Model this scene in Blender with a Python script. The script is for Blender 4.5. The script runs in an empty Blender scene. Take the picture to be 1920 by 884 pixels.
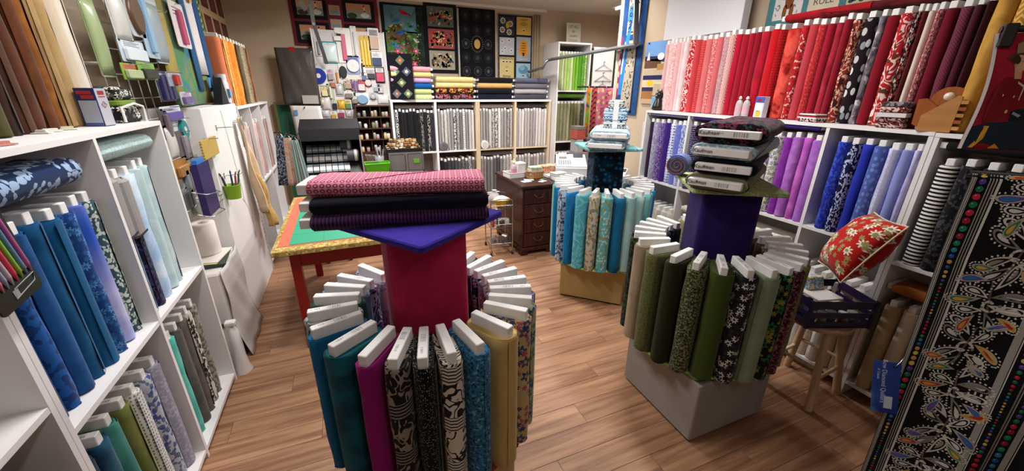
import bpy, bmesh, math, random
from mathutils import Vector, Matrix, Euler
from math import sin, cos, pi, radians, atan2, sqrt
random.seed(7)
S = bpy.context.scene
COL = S.collection

# ------------------------------------------------------------------ camera
CAM_H = 1.8
FPX, PITCH, YAW, ROLL = 729.2, 0.3616, 0.39367, 0.0087
_cy, _sy, _cp, _sp = cos(YAW), sin(YAW), cos(PITCH), sin(PITCH)
FWD = Vector((_sy*_cp, _cy*_cp, -_sp))
_r = Vector((_cy, -_sy, 0)); _u = _r.cross(FWD)
RGT = _r*cos(ROLL) + _u*sin(ROLL)
UPV = -_r*sin(ROLL) + _u*cos(ROLL)
cam = bpy.data.cameras.new('camera'); cam_o = bpy.data.objects.new('camera', cam); COL.objects.link(cam_o)
cam.sensor_width = 36.0; cam.lens = FPX/1920*36; cam.clip_start = 0.02; cam.clip_end = 60
m = Matrix((RGT, UPV, -FWD)).transposed().to_4x4(); m.translation = (0, 0, CAM_H)
cam_o.matrix_world = m
S.camera = cam_o

# ------------------------------------------------------------------ world, exposure, lamps
S.view_settings.view_transform = 'Standard'; S.view_settings.look = 'None'
S.view_settings.gamma = 1.0; S.view_settings.use_curve_mapping = False
S.view_settings.exposure = 0.62
W = bpy.data.worlds.new('world'); S.world = W; W.use_nodes = True
W.node_tree.nodes['Background'].inputs[0].default_value = (0.9, 0.93, 1.0, 1)
W.node_tree.nodes['Background'].inputs[1].default_value = 0.13
CEIL = 3.02
LAMPS = [(-0.2, 2.0, 23), (1.7, 2.1, 30), (0.5, 4.75, 62), (2.6, 4.6, 40), (0.5, -0.6, 6), (4.1, 5.1, 16)]   # x, y, watts; last one is an added lamp brightening the alcove

# points on real planes seen through a pixel of the 1920x884 frame: used to measure positions
def ray(px, py): return RGT*((px-960)/FPX) - UPV*((py-442)/FPX) + FWD
def onz(px, py, z): d = ray(px, py); return Vector((0, 0, CAM_H)) + d*((z-CAM_H)/d.z)
def onx(px, py, x): d = ray(px, py); return Vector((0, 0, CAM_H)) + d*(x/d.x)
def ony(px, py, y): d = ray(px, py); return Vector((0, 0, CAM_H)) + d*(y/d.y)

# ------------------------------------------------------------------ materials
def lin(h):
    if not isinstance(h, str): return tuple(h)+(1,) if len(h) == 3 else tuple(h)
    h = h.lstrip('#'); v = [int(h[i:i+2], 16)/255 for i in (0, 2, 4)]
    return tuple((c/12.92 if c <= .04045 else ((c+.055)/1.055)**2.4) for c in v)+(1,)
def mul(c, k): c = lin(c); return tuple(min(1, x*k) for x in c[:3])+(1,)

class NT:
    def __init__(s, name):
        s.m = bpy.data.materials.new(name); s.m.use_nodes = True
        s.t = s.m.node_tree; s.b = s.t.nodes['Principled BSDF']
    def n(s, typ, **kw):
        nd = s.t.nodes.new(typ)
        for k, v in kw.items(): setattr(nd, k, v)
        return nd
    def put(s, sock, v):
        if isinstance(v, bpy.types.NodeSocket): s.t.links.new(v, sock)
        else: sock.default_value = v
    def math(s, op, a, b=0.0, c=0.0):
        nd = s.n('ShaderNodeMath', operation=op)
        for i, v in enumerate((a, b, c)): s.put(nd.inputs[i], v)
        return nd.outputs[0]
    def vec(s, op, a, b=(0, 0, 0)):
        nd = s.n('ShaderNodeVectorMath', operation=op)
        s.put(nd.inputs[0], a); s.put(nd.inputs[1], b)
        return nd.outputs[0]
    def scale(s, a, k):
        nd = s.n('ShaderNodeVectorMath', operation='SCALE'); s.put(nd.inputs[0], a); nd.inputs['Scale'].default_value = k
        return nd.outputs[0]
    def mix(s, f, a, b):
        nd = s.n('ShaderNodeMix', data_type='RGBA'); s.put(nd.inputs[0], f)
        s.put(nd.inputs[6], a); s.put(nd.inputs[7], b)
        return nd.outputs[2]
    def lt(s, a, b): return s.math('LESS_THAN', a, b)
    def smooth(s, a, lo, hi):
        nd = s.n('ShaderNodeMapRange', interpolation_type='SMOOTHSTEP'); s.put(nd.inputs[0], a)
        nd.inputs[1].default_value = lo; nd.inputs[2].default_value = hi
        return nd.outputs[0]
    def noise(s, v, sc, det=3, dist=0.0, rough=.55):
        nd = s.n('ShaderNodeTexNoise'); s.put(nd.inputs['Vector'], v)
        nd.inputs['Scale'].default_value = sc; nd.inputs['Detail'].default_value = det
        nd.inputs['Distortion'].default_value = dist; nd.inputs['Roughness'].default_value = rough
        return nd.outputs['Fac']
    def sep(s, v):
        nd = s.n('ShaderNodeSeparateXYZ'); s.put(nd.inputs[0], v); return nd.outputs
    def voro(s, v, sc, rnd=1.0, dim='2D', feat='F1'):
        nd = s.n('ShaderNodeTexVoronoi', voronoi_dimensions=dim, feature=feat)
        s.put(nd.inputs['Vector'], v); nd.inputs['Scale'].default_value = sc; nd.inputs['Randomness'].default_value = rnd
        return nd
    def coords(s, uv=False, rnd=True):
        tc = s.n('ShaderNodeTexCoord'); v = tc.outputs['UV' if uv else 'Object']
        if rnd:
            oi = s.n('ShaderNodeObjectInfo'); k = s.math('MULTIPLY', oi.outputs['Random'], 3.0)
            cb = s.n('ShaderNodeCombineXYZ')
            for i in range(3): s.t.links.new(k, cb.inputs[i])
            v = s.vec('ADD', v, cb.outputs[0])
        return v
    def bump(s, h, st=.2, d=.002):
        nd = s.n('ShaderNodeBump'); nd.inputs['Strength'].default_value = st; nd.inputs['Distance'].default_value = d
        s.put(nd.inputs['Height'], h); s.t.links.new(nd.outputs[0], s.b.inputs['Normal'])
    def done(s, col, rough=.9, spec=.25, metal=0):
        s.put(s.b.inputs['Base Color'], col); s.put(s.b.inputs['Roughness'], rough)
        s.b.inputs['Specular IOR Level'].default_value = spec; s.b.inputs['Metallic'].default_value = metal
        return s.m

MATS = {}
def pm(name, c, rough=.5, metal=0, var=.06, sc=6, spec=.4, trans=0, emit=0, bump=0):
    k = ('pm', name)
    if k in MATS: return MATS[k]
    t = NT(name); c = lin(c)
    f = t.noise(t.coords(), sc, 3)
    col = t.mix(f, mul(c, 1-var), mul(c, 1+var))
    if bump: t.bump(t.noise(t.coords(), sc*12, 3), bump, .002)
    t.done(col, rough, spec, metal)
    if trans: t.b.inputs['Transmission Weight'].default_value = trans; t.b.inputs['IOR'].default_value = 1.3
    if emit: t.b.inputs['Emission Color'].default_value = c; t.b.inputs['Emission Strength'].default_value = emit
    MATS[k] = t.m
    return t.m
def plain(c, rough=.7):
    return pm('print_'+str(c).strip('#')+('' if rough == .7 else '_%d' % (rough*100)), c, rough, var=.04)

def fab(kind, c1, c2=None, c3=None, s=1.0, rough=.92):
    k = (kind, c1, c2, c3, s)
    if k in MATS: return MATS[k]
    t = NT('fabric_'+kind); a = lin(c1); b = lin(c2) if c2 else mul(c1, 1.3); c = lin(c3) if c3 else b
    v = t.coords(True)
    n1 = t.noise(v, 11, 3)
    base = t.mix(n1, mul(a, .88), mul(a, 1.1))
    if kind == 'solid': col = base
    elif kind in ('mottle', 'batik'):
        f = t.smooth(t.noise(v, 9*s, 5, .8), .32, .68)
        col = t.mix(f, a, b)
        if c3: col = t.mix(t.smooth(t.noise(t.vec('ADD', v, (5, 3, 0)), 14*s, 4, .5), .52, .66), col, c)
    elif kind == 'glow':
        vo = t.voro(v, 20*s, 1.0); f = t.smooth(vo.outputs['Distance'], .42, .0); f = t.math('MULTIPLY', f, t.sep(vo.outputs['Color'])[1]); col = t.mix(t.math('ADD', f, t.math('MULTIPLY', t.smooth(t.noise(v, 9, 4), .45, .7), .18)), a, b); col = t.mix(t.smooth(vo.outputs['Distance'], .1, .0), col, c)
    elif kind == 'grade':
        f = t.math('SINE', t.math('MULTIPLY', t.sep(v)[1], 9*s)); f = t.math('MULTIPLY_ADD', f, .5, .5)
        col = t.mix(t.math('MULTIPLY', f, t.math('ADD', t.noise(v, 10, 3), .5)), a, b)
    elif kind == 'dots':
        vo = t.voro(v, 55*s, .25); col = t.mix(t.lt(vo.outputs['Distance'], .27), base, b)
    elif kind == 'spots':
        vo = t.voro(v, 26*s, .75); col = t.mix(t.lt(vo.outputs['Distance'], .3), base, t.mix(t.sep(vo.outputs['Color'])[0], b, c))
    elif kind == 'stars':
        vo = t.voro(v, 120*s, 1.0); col = t.mix(t.math('MULTIPLY', t.lt(vo.outputs['Distance'], .2), t.math('GREATER_THAN', t.sep(vo.outputs['Color'])[0], .45)), base, b)
    elif kind == 'ring':
        vo = t.voro(v, 62*s, 0.0); d = vo.outputs['Distance']
        col = t.mix(t.math('MULTIPLY', t.lt(d, .42), t.math('GREATER_THAN', d, .2)), base, b)
    elif kind in ('floral', 'leaf', 'multi'):
        col = base
        if kind == 'multi' or c3:
            pass
        layers = ((21*s, .44, 8 if kind == 'floral' else 5, (0, 0, 0)), (34*s, .42, 6, (.37, .21, 0)))
        for i, (sc, R, n, off) in enumerate(layers):
            vv = t.vec('ADD', v, off)
            vo = t.voro(vv, sc, .8); pos = vo.outputs['Position']; d = vo.outputs['Distance']
            dv = t.sep(t.vec('SUBTRACT', vv, pos)); rn = t.sep(vo.outputs['Color'])
            ang = t.math('ADD', t.math('ARCTAN2', dv[1], dv[0]), t.math('MULTIPLY', rn[0], 6.28))
            if kind == 'leaf':
                w = t.math('POWER', t.math('ABSOLUTE', t.math('COSINE', ang)), 3.0); rad = t.math('MULTIPLY', w, .62)
            else:
                rad = t.math('MULTIPLY', t.math('MULTIPLY_ADD', t.math('COSINE', t.math('MULTIPLY', ang, n)), .25, .75), R)
            mk = t.math('MULTIPLY', t.lt(d, rad), t.math('GREATER_THAN', rn[1], .22 if i == 0 else .35))
            pc = (b if i == 0 else c)
            if kind == 'multi':
                pc = t.mix(t.smooth(rn[2], .3, .7), b, c)
            col = t.mix(mk, col, pc)
            if kind != 'leaf' and i == 0:
                col = t.mix(t.math('MULTIPLY', t.lt(d, R*.3), mk), col, c if kind == 'floral' else mul(a, .8))
    elif kind == 'stripeH':
        f = t.math('SINE', t.math('MULTIPLY', t.sep(v)[1], 340*s)); col = t.mix(t.math('GREATER_THAN', f, 0), base, b)
    elif kind == 'stripeV':
        f = t.math('SINE', t.math('MULTIPLY', t.sep(v)[0], 340*s)); col = t.mix(t.smooth(f, -.2, .6), base, b)
    elif kind == 'check':
        ck = t.n('ShaderNodeTexChecker'); t.put(ck.inputs[0], v); ck.inputs['Scale'].default_value = 90*s
        t.put(ck.inputs[1], a); t.put(ck.inputs[2], b); col = ck.outputs[0]
    elif kind == 'zig':
        o = t.sep(v); tri = t.math('PINGPONG', o[0], .02/s); f = t.math('SINE', t.math('MULTIPLY', t.math('ADD', o[1], tri), 260*s))
        col = t.mix(t.smooth(f, .1, .5), base, b)
    elif kind == 'swirl':
        f = t.math('SINE', t.math('MULTIPLY', t.noise(v, 13*s, 2, .6), 42)); col = t.mix(t.smooth(f, .15, .45), base, b)
        if c3: col = t.mix(t.smooth(t.noise(t.vec('ADD', v, (2, 7, 0)), 20*s, 2), .55, .6), col, c)
    elif kind == 'speck':
        f = t.noise(v, 75*s, 2); col = t.mix(t.smooth(f, .52, .58), base, b)
        if c3: col = t.mix(t.smooth(t.noise(t.vec('ADD', v, (2, 7, 0)), 60*s, 2), .57, .62), col, c)
    elif kind == 'border':   # bands of stripes with scrolled flowers between
        o = t.sep(v); ph = t.math('FRACT', t.math('MULTIPLY', o[1], 5.2*s))
        line = t.math('GREATER_THAN', t.math('SINE', t.math('MULTIPLY', ph, 95)), .1)
        band = t.lt(t.math('ABSOLUTE', t.math('SUBTRACT', ph, .2)), .15)
        sw = t.smooth(t.math('SINE', t.math('MULTIPLY', t.noise(v, 15, 1, .8), 30)), .25, .5)
        col = t.mix(t.math('MULTIPLY', line, band), t.mix(t.math('MULTIPLY', sw, t.math('SUBTRACT', 1.0, band)), base, c), b)
    else: raise KeyError(kind)
    t.bump(t.noise(v, 420, 2), .25, .0015)
    t.done(col, rough, .12)
    t.b.inputs['Sheen Weight'].default_value = .08
    MATS[k] = t.m
    return t.m

def _board():
    t = NT('bolt_board'); v = t.coords(False, False); o = t.sep(v)
    oi = t.n('ShaderNodeObjectInfo'); r = oi.outputs['Random']
    y = t.math('ADD', o[1], t.math('MULTIPLY_ADD', r, .05, -.025))
    bars = t.math('GREATER_THAN', t.noise(t.vec('MULTIPLY', v, (0, 1, 0)), 420, 0), .5)
    zone = t.math('MULTIPLY', t.lt(t.math('ABSOLUTE', t.math('SUBTRACT', y, .03)), .022), t.lt(t.math('ABSOLUTE', o[0]), .0085))
    zone2 = t.math('MULTIPLY', t.lt(t.math('ABSOLUTE', t.math('ADD', y, .035)), .016), t.lt(t.math('ABSOLUTE', t.math('ADD', o[0], .002)), .004))
    f = t.math('MULTIPLY', t.math('MAXIMUM', zone, zone2), bars)
    f = t.math('MULTIPLY', f, t.math('GREATER_THAN', r, .35))
    col = t.mix(t.math('MULTIPLY', f, .65), t.mix(t.noise(v, 30, 3), lin('#d9d6d4'), lin('#eceae8')), lin('#50505a'))
    return t.done(col, .6, .3)
BOARD = _board()
def _wood(name, c1, c2, axis=0, sc=3.0, rough=.5, tint=.32):
    t = NT(name); v = t.coords(False)
    k = [26.0, 26.0, 26.0]; k[axis] = 1.6
    f = t.noise(t.vec('MULTIPLY', v, tuple(x*sc/3 for x in k)), 1.0, 6, .5, .65)
    oi = t.n('ShaderNodeObjectInfo')
    col = t.mix(t.smooth(f, .3, .7), lin(c1), lin(c2))
    tn = t.math('MULTIPLY_ADD', oi.outputs['Random'], tint, 1-tint*.55)
    cb = t.n('ShaderNodeCombineXYZ')
    for i in range(3): t.t.links.new(tn, cb.inputs[i])
    mx = t.n('ShaderNodeMix', data_type='RGBA', blend_type='MULTIPLY'); mx.inputs[0].default_value = 1
    t.put(mx.inputs[6], col); t.put(mx.inputs[7], cb.outputs[0])
    return t.done(mx.outputs[2], rough, .35)
WHITE = pm('white_melamine', '#e2dfe0', .45, var=.03)
WALLM = pm('beige_wall_paint', '#b7a58f', .9, var=.03, sc=3, spec=.1, bump=.08)
PLANK = _wood('vinyl_plank', '#7a533c', '#b08666', 0, 2.2, tint=.16)
DARKWOOD = _wood('dark_mahogany', '#2a1210', '#45211a', 2, 3, .35)
PALEWOOD = _wood('pale_stool_wood', '#b39676', '#cdb292', 2, 3, .5)
BLACKP = pm('black_plastic', '#17171a', .4)
STEEL = pm('chrome_wire', '#b9bcc0', .28, 1.0)
GREYMETAL = pm('grey_steel', '#777a7c', .4, .7)

# ------------------------------------------------------------------ mesh helpers
class MB:
    def __init__(s): s.v = []; s.f = []; s.uv = []; s.sm = []
    def add(s, vs, fs, uvs=None, smooth=False):
        o = len(s.v); s.v += [tuple(p) for p in vs]
        for i, f in enumerate(fs):
            s.f.append([o+j for j in f]); s.sm.append(smooth)
            s.uv.append(uvs[i] if uvs else None)
    def box(s, x0, x1, y0, y1, z0, z1, M=None):
        vs = [Vector((x, y, z)) for x in (x0, x1) for y in (y0, y1) for z in (z0, z1)]
        if M: vs = [M @ p for p in vs]
        s.add(vs, [(0, 1, 3, 2), (4, 6, 7, 5), (0, 4, 5, 1), (2, 3, 7, 6), (0, 2, 6, 4), (1, 5, 7, 3)])
        return s
    def rbox(s, x0, x1, y0, y1, z0, z1, r=.01, M=None, n=3):   # rounded vertical edges, chamfered rim
        pts = []
        for cx, cy, a0 in ((x1-r, y1-r, 0), (x0+r, y1-r, 90), (x0+r, y0+r, 180), (x1-r, y0+r, 270)):
            for i in range(n+1): a = radians(a0+90*i/n); pts.append((cos(a), sin(a), cx, cy))
        c = min(r, (z1-z0)/3)*.6
        rings = [(z0, r-c), (z0+c, r), (z1-c, r), (z1, r-c)]
        vs = [Vector((cx+q*ca, cy+q*sa, z)) for z, q in rings for ca, sa, cx, cy in pts]
        if M: vs = [M @ p for p in vs]
        N = len(pts); fs = [list(range(N))[::-1], [3*N+i for i in range(N)]]
        for k in range(3):
            for i in range(N): j = (i+1) % N; fs.append((k*N+i, k*N+j, (k+1)*N+j, (k+1)*N+i))
        s.add(vs, fs, smooth=False); return s
    def cyl(s, p0, p1, r0, r1=None, n=14, cap=True):
        r1 = r0 if r1 is None else r1
        p0, p1 = Vector(p0), Vector(p1); d = (p1-p0).normalized(); a = d.orthogonal().normalized(); b = d.cross(a)
        vs = [p0+(a*cos(2*pi*i/n)+b*sin(2*pi*i/n))*r0 for i in range(n)]+[p1+(a*cos(2*pi*i/n)+b*sin(2*pi*i/n))*r1 for i in range(n)]
        s.add(vs, [(i, (i+1) % n, n+(i+1) % n, n+i) for i in range(n)], smooth=True)
        if cap: s.add(vs, [list(range(n))[::-1], [n+i for i in range(n)]])
        return s
    def tube(s, pts, r, n=8):
        pts = [Vector(p) for p in pts]
        prev = None; vs = []
        for i, p in enumerate(pts):
            d = ((pts[min(i+1, len(pts)-1)]-pts[max(i-1, 0)])).normalized()
            a = (prev - d*prev.dot(d)).normalized() if prev is not None and (prev - d*prev.dot(d)).length > 1e-4 else d.orthogonal().normalized()
            prev = a; b = d.cross(a)
            vs += [p+(a*cos(2*pi*k/n)+b*sin(2*pi*k/n))*r for k in range(n)]
        fs = [(i*n+k, i*n+(k+1) % n, (i+1)*n+(k+1) % n, (i+1)*n+k) for i in range(len(pts)-1) for k in range(n)]
        s.add(vs, fs, smooth=True)
        s.add(vs, [list(range(n))[::-1], [(len(pts)-1)*n+k for k in range(n)]]); return s
    def lathe(s, prof, n=18, c=(0, 0, 0), sx=1, sy=1):
        c = Vector(c)
        vs = [c+Vector((r*cos(2*pi*k/n)*sx, r*sin(2*pi*k/n)*sy, z)) for r, z in prof for k in range(n)]
        fs = [(i*n+k, i*n+(k+1) % n, (i+1)*n+(k+1) % n, (i+1)*n+k) for i in range(len(prof)-1) for k in range(n)]
        s.add(vs, fs, smooth=True)
        s.add(vs, [list(range(n))[::-1], [(len(prof)-1)*n+k for k in range(n)]]); return s
    def sheet(s, fn, nu, nv, su=1.0, sv=1.0, th=.004, smooth=True):   # fn(u,v) in 0..1 -> point ; closed thin slab
        P = [[Vector(fn(i/nu, j/nv)) for j in range(nv+1)] for i in range(nu+1)]
        def nrm(i, j):
            a = P[min(i+1, nu)][j]-P[max(i-1, 0)][j]; b = P[i][min(j+1, nv)]-P[i][max(j-1, 0)]
            n = a.cross(b); return n.normalized() if n.length > 1e-9 else Vector((0, 0, 1))
        top = [P[i][j]+nrm(i, j)*th/2 for i in range(nu+1) for j in range(nv+1)]
        bot = [P[i][j]-nrm(i, j)*th/2 for i in range(nu+1) for j in range(nv+1)]
        Wd = nv+1; fs = []; uv = []
        def U(i, j): return (i/nu*su, j/nv*sv)
        for i in range(nu):
            for j in range(nv):
                q = [(i, j), (i+1, j), (i+1, j+1), (i, j+1)]
                fs.append([a*Wd+b for a, b in q]); uv.append([U(*x) for x in q])
        s.add(top, fs, uv, smooth); s.add(bot, [f[::-1] for f in fs], [u[::-1] for u in uv], smooth)
        o = len(s.v)-2*len(top); K = len(top)
        rim = [(i, 0) for i in range(nu)]+[(nu, j) for j in range(nv)]+[(i, nv) for i in range(nu, 0, -1)]+[(0, j) for j in range(nv, 0, -1)]
        for k in range(len(rim)):
            a, b = rim[k], rim[(k+1) % len(rim)]
            ia, ib = o+a[0]*Wd+a[1], o+b[0]*Wd+b[1]
            s.f.append([ib, ia, ia+K, ib+K]); s.sm.append(False); s.uv.append([U(*b), U(*a), U(*a), U(*b)])
        return s
    def mesh(s, name):
        me = bpy.data.meshes.new(name); me.from_pydata(s.v, [], s.f); me.update()
        uvl = me.uv_layers.new(name='uv'); k = 0
        for pi_, p in enumerate(me.polygons):
            p.use_smooth = s.sm[pi_]; u = s.uv[pi_]
            nr = p.normal; ax = max(range(3), key=lambda q: abs(nr[q]))
            for j, li in enumerate(p.loop_indices):
                if u: uvl.data[li].uv = u[j]
                else:
                    c = me.vertices[me.loops[li].vertex_index].co
                    uvl.data[li].uv = ((c.y, c.z), (c.x, c.z), (c.x, c.y))[ax]
        return me
    def build(s, name, mat, parent=None, M=None):
        return part(name, s.mesh(name), mat, parent, M)

PRINT_NAMES = {'printed_motif', 'print_lines', 'mat_grid_lines', 'slot_row', 'wires', 'wire_shelf', 'pictures', 'border', 'lettering', 'bolt_head', 'cable', 'sloping_tier', 'red_script'}
def part(name, me, mat, parent=None, M=None):
    o = bpy.data.objects.new(name, me); COL.objects.link(o)
    if name in PRINT_NAMES: o['kind'] = 'stuff'
    if not me.materials: me.materials.append(mat)
    elif me.materials[0] is not mat:
        o.material_slots[0].link = 'OBJECT'; o.material_slots[0].material = mat
    if parent: o.parent = parent
    if M is not None: o.matrix_local = M
    return o
LABELS = {}
def tag(o, label, cat, group=None):
    if label in LABELS: print('DUPLICATE LABEL', label)
    LABELS[label] = o.name
    n = len(label.split())
    if n < 4 or n > 16: print('LABEL LENGTH', n, label)
    o['label'] = label; o['category'] = cat
    if group: o['group'] = group
    return o
def thing(name, label, cat, loc=(0, 0, 0), rz=0, group=None, M=None):
    o = bpy.data.objects.new(name, None); o.empty_display_size = .05; COL.objects.link(o)
    if M is not None: o.matrix_world = M
    else: o.location = loc; o.rotation_euler = (0, 0, rz)
    return tag(o, label, cat, group)
def struct(o): o['kind'] = 'structure'; return o
def text(body, size, mat, parent, M, name='lettering', align='CENTER', ext=.0004):
    cu = bpy.data.curves.new('t', 'FONT'); cu.body = body; cu.size = size; cu.align_x = align; cu.align_y = 'CENTER'; cu.extrude = ext; cu.resolution_u = 3
    to = bpy.data.objects.new('t', cu); COL.objects.link(to)
    dg = bpy.context.evaluated_depsgraph_get(); me = bpy.data.meshes.new_from_object(to.evaluated_get(dg))
    bpy.data.objects.remove(to); bpy.data.curves.remove(cu); me.name = name; me.materials.clear()
    return part(name, me, mat, parent, M)
def frame(o, x, z):      # matrix whose X axis is x and whose local Y is up z : for signs standing up; local Z is the outward normal
    x = Vector(x).normalized(); z = Vector(z).normalized(); n = x.cross(z)
    mm = Matrix((x, z, n)).transposed().to_4x4(); mm.translation = Vector(o); return mm
ORD = 'zeroth first second third fourth fifth sixth seventh eighth ninth tenth eleventh twelfth thirteenth fourteenth fifteenth sixteenth seventeenth eighteenth nineteenth twentieth'.split()
def ordn(i):
    if i <= 20: return ORD[i]
    t = {2: 'twenty', 3: 'thirty', 4: 'forty'}[i//10]
    return t+'-'+ORD[i % 10] if i % 10 else {3: 'thirtieth', 4: 'fortieth'}[i//10]

# ------------------------------------------------------------------ fabric bolts
BW, BT, BH = .20, .055, .58      # width, thickness, height of the wrapped board
def stadium(w, t, n=6, k=1.0):   # rounded-end outline, long axis Y
    r = t/2; pts = []
    for i in range(n+1): a = -pi/2+(-pi/2+pi*i/n); pts.append((r*cos(a+pi/2) if False else r*sin(-pi/2+pi*i/n), -w/2+r-r*cos(-pi/2+pi*i/n)*k))
    for i in range(n+1): pts.append((r*sin(pi/2-pi*i/n), w/2-r+r*cos(pi/2-pi*i/n)*k))
    return pts
def bolt_mesh(var, BT):
    rnd = random.Random(var*31+5); b = MB()
    ol = stadium(BW, BT, 6); N = len(ol)
    per = [0]
    for i in range(N): per.append(per[-1]+(Vector(ol[(i+1) % N])-Vector(ol[i])).length)
    zs = [0, .004, .06, .15, .25, .35, .45, .53, BH-.004, BH]
    ph = rnd.random()*6; am = .0022
    vs = []
    for zi, z in enumerate(zs):
        q = -.004 if zi in (0, len(zs)-1) else 0
        for i, (x, y) in enumerate(ol):
            n = Vector((x/(BT/2), y/(BW/2)*.6)); n.normalize()
            w = am*sin(z*16+ph+i*.9)+am*.7*sin(z*37+i*1.7+ph*2)+q
            vs.append((x+n.x*w, y+n.y*w, z))
    fs = []; uv = []
    for k in range(len(zs)-1):
        for i in range(N):
            j = (i+1) % N
            fs.append((k*N+i, k*N+j, (k+1)*N+j, (k+1)*N+i)); uv.append([(per[i], zs[k]), (per[i+1], zs[k]), (per[i+1], zs[k+1]), (per[i], zs[k+1])])
    b.add(vs, fs, uv, True)
    top = [(x*.93, y*.985, BH) for x, y in ol]; inn = [(x*.62, y*.9, BH-.004) for x, y in ol]
    for z0, fl in ((BH, 1), (0, -1)):
        vs = [(x, y, z0) for x, y in ol]+[(x*.6, y*.9, z0-.006*fl) for x, y in ol]
        vs = [(x-(.004 if i < N else 0)*(1 if x > 0 else -1), y, z) for i, (x, y, z) in enumerate(vs)]
        fs = [((i, (i+1) % N, N+(i+1) % N, N+i) if fl > 0 else (i, N+i, N+(i+1) % N, (i+1) % N)) for i in range(N)]
        b.add(vs, fs, None, False)
        b.add(vs[N:], [list(range(N)) if fl > 0 else list(range(N))[::-1]])
    # loose outer lap of cloth with a slanted end
    a0, a1 = ((1, 9), (3, 11), (2, 8), (5, 12))[var % 4]; sl = (1.0, -1.2, .8, -.6)[var % 4]
    zz = [.006+(BH-.012)*i/8 for i in range(9)]; rows = []; uvr = []
    for z in zz:
        end = a1+sl*(z/BH-.5)*2; st = a0
        row = []
        for i in range(9):
            q = st+(end-st)*i/8; i0 = int(q) % N; fr = q-int(q); x = ol[i0][0]*(1-fr)+ol[(i0+1) % N][0]*fr; y = ol[i0][1]*(1-fr)+ol[(i0+1) % N][1]*fr
            n = Vector((x/(BT/2), y/(BW/2)*.6)).normalized(); lift = .0045 if i < 8 else .006
            row.append((x+n.x*lift, y+n.y*lift, z))
        rows.append(row); uvr.append([(per[int(st)]+.04+.2*i/8, z) for i in range(9)])
    vs = [p for r in rows for p in r]; fs = []; uv = []
    for k in range(8):
        for i in range(8):
            fs.append((k*9+i, k*9+i+1, k*9+10+i, k*9+9+i)); uv.append([uvr[k][i], uvr[k][i+1], uvr[k+1][i+1], uvr[k+1][i]])
    b.add(vs, fs, uv, True)
    return b.mesh('fabric')
def board_mesh():
    b = MB(); b.rbox(-.0145, .0145, -.085, .085, .0005, BH+.034, .004, n=2)
    return b.mesh('board')
BT2 = .085
BM = [bolt_mesh(i, BT) for i in range(4)]; BM2 = [bolt_mesh(i, BT2) for i in range(4)]; BDM = board_mesh()
NB = [0]
def bolt(label, mat, M, t=BT, w=BW, h=BH, group=None, board=BOARD, cat='fabric bolt', bt=.033):
    NB[0] += 1; k = NB[0]
    b0 = BT2 if t > .066 else BT
    sc = Matrix.Diagonal((t/b0, w/BW, h/BH, 1))
    o = thing('fabric_bolt', label, cat, M=M @ sc, group=group)
    part('fabric', (BM2 if t > .066 else BM)[k % 4], mat, o)
    part('board', BDM, board, o, Matrix.Diagonal((min(bt, t*.66)/.029*b0/t, 1, 1, 1)))
    return o
def upright(x, y, z, out, lean=0, tilt=0):     # narrow edge faces direction `out` (angle of the outward normal in plan)
    return Matrix.Translation((x, y, z)) @ Matrix.Rotation(out+pi/2, 4, 'Z') @ Matrix.Rotation(lean, 4, 'Y') @ Matrix.Rotation(tilt, 4, 'X')
def lying(x, y, z, ang, t=BT, h=BH):           # length axis along plan angle `ang`, centred, resting on z
    return Matrix.Translation((x-cos(ang)*h/2, y-sin(ang)*h/2, z+t/2)) @ Matrix.Rotation(ang, 4, 'Z') @ Matrix(((0, 0, 1, 0), (0, 1, 0, 0), (-1, 0, 0, 0), (0, 0, 0, 1)))
# ------------------------------------------------------------------ setting
def wbox(name, mat, parent, x0, x1, y0, y1, z0, z1, r=0):
    l = parent.location if parent else Vector((0, 0, 0)); b = MB()
    if r: b.rbox(x0-l.x, x1-l.x, y0-l.y, y1-l.y, z0-l.z, z1-l.z, r)
    else: b.box(x0-l.x, x1-l.x, y0-l.y, y1-l.y, z0-l.z, z1-l.z)
    return b.build(name, mat, parent)
XL, XR, YB, YF, XA = -1.27, 3.12, 6.6, -1.7, 4.85       # walls: left, right, back, front; far wall of the alcove
floor = struct(wbox('floor', pm('floor_underlay', '#3a2c22', .9), None, XL-.1, XA+.1, YF-.1, YB+.1, -.1, -.004))
rf = random.Random(3); pl_mesh = {}
def plank(x0, x1, y0, y1):
    key = (round(x1-x0, 3), round(y1-y0, 3))
    if key not in pl_mesh:
        b = MB(); hx, hy, c = key[0]/2, key[1]/2, .0006
        b.add([(-hx, -hy, -.004), (hx, -hy, -.004), (hx, hy, -.004), (-hx, hy, -.004), (-hx+c, -hy+c, 0), (hx-c, -hy+c, 0), (hx-c, hy-c, 0), (-hx+c, hy-c, 0)],
              [(4, 5, 6, 7), (0, 1, 5, 4), (1, 2, 6, 5), (2, 3, 7, 6), (3, 0, 4, 7)])
        pl_mesh[key] = b.mesh('plank')
    part('plank', pl_mesh[key], PLANK, floor, Matrix.Translation(((x0+x1)/2, (y0+y1)/2, 0)))
PW, PL = .152, 1.22
y = .2; row = 0
while y < YB:
    off = (row*.47) % PL; x = XL-off
    xe = XR+.1 if y < 4.2 else XA
    while x < xe:
        a, b_ = max(x, XL), min(x+PL, xe)
        if b_-a > .08: plank(a+.0003, b_-.0003, y+.0003, min(y+PW, YB)-.0003)
        x += PL
    y += PW; row += 1
struct(wbox('wall_left', WALLM, None, XL-.1, XL, YF, YB, 0, CEIL))
struct(wbox('wall_back', WALLM, None, XL-.1, XA+.1, YB, YB+.1, 0, CEIL))
struct(wbox('wall_right', WALLM, None, XR, XR+.12, YF, 4.26, 0, CEIL))
struct(wbox('wall_front', WALLM, None, XL-.1, XR+.1, YF-.1, YF, 0, CEIL))
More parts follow.
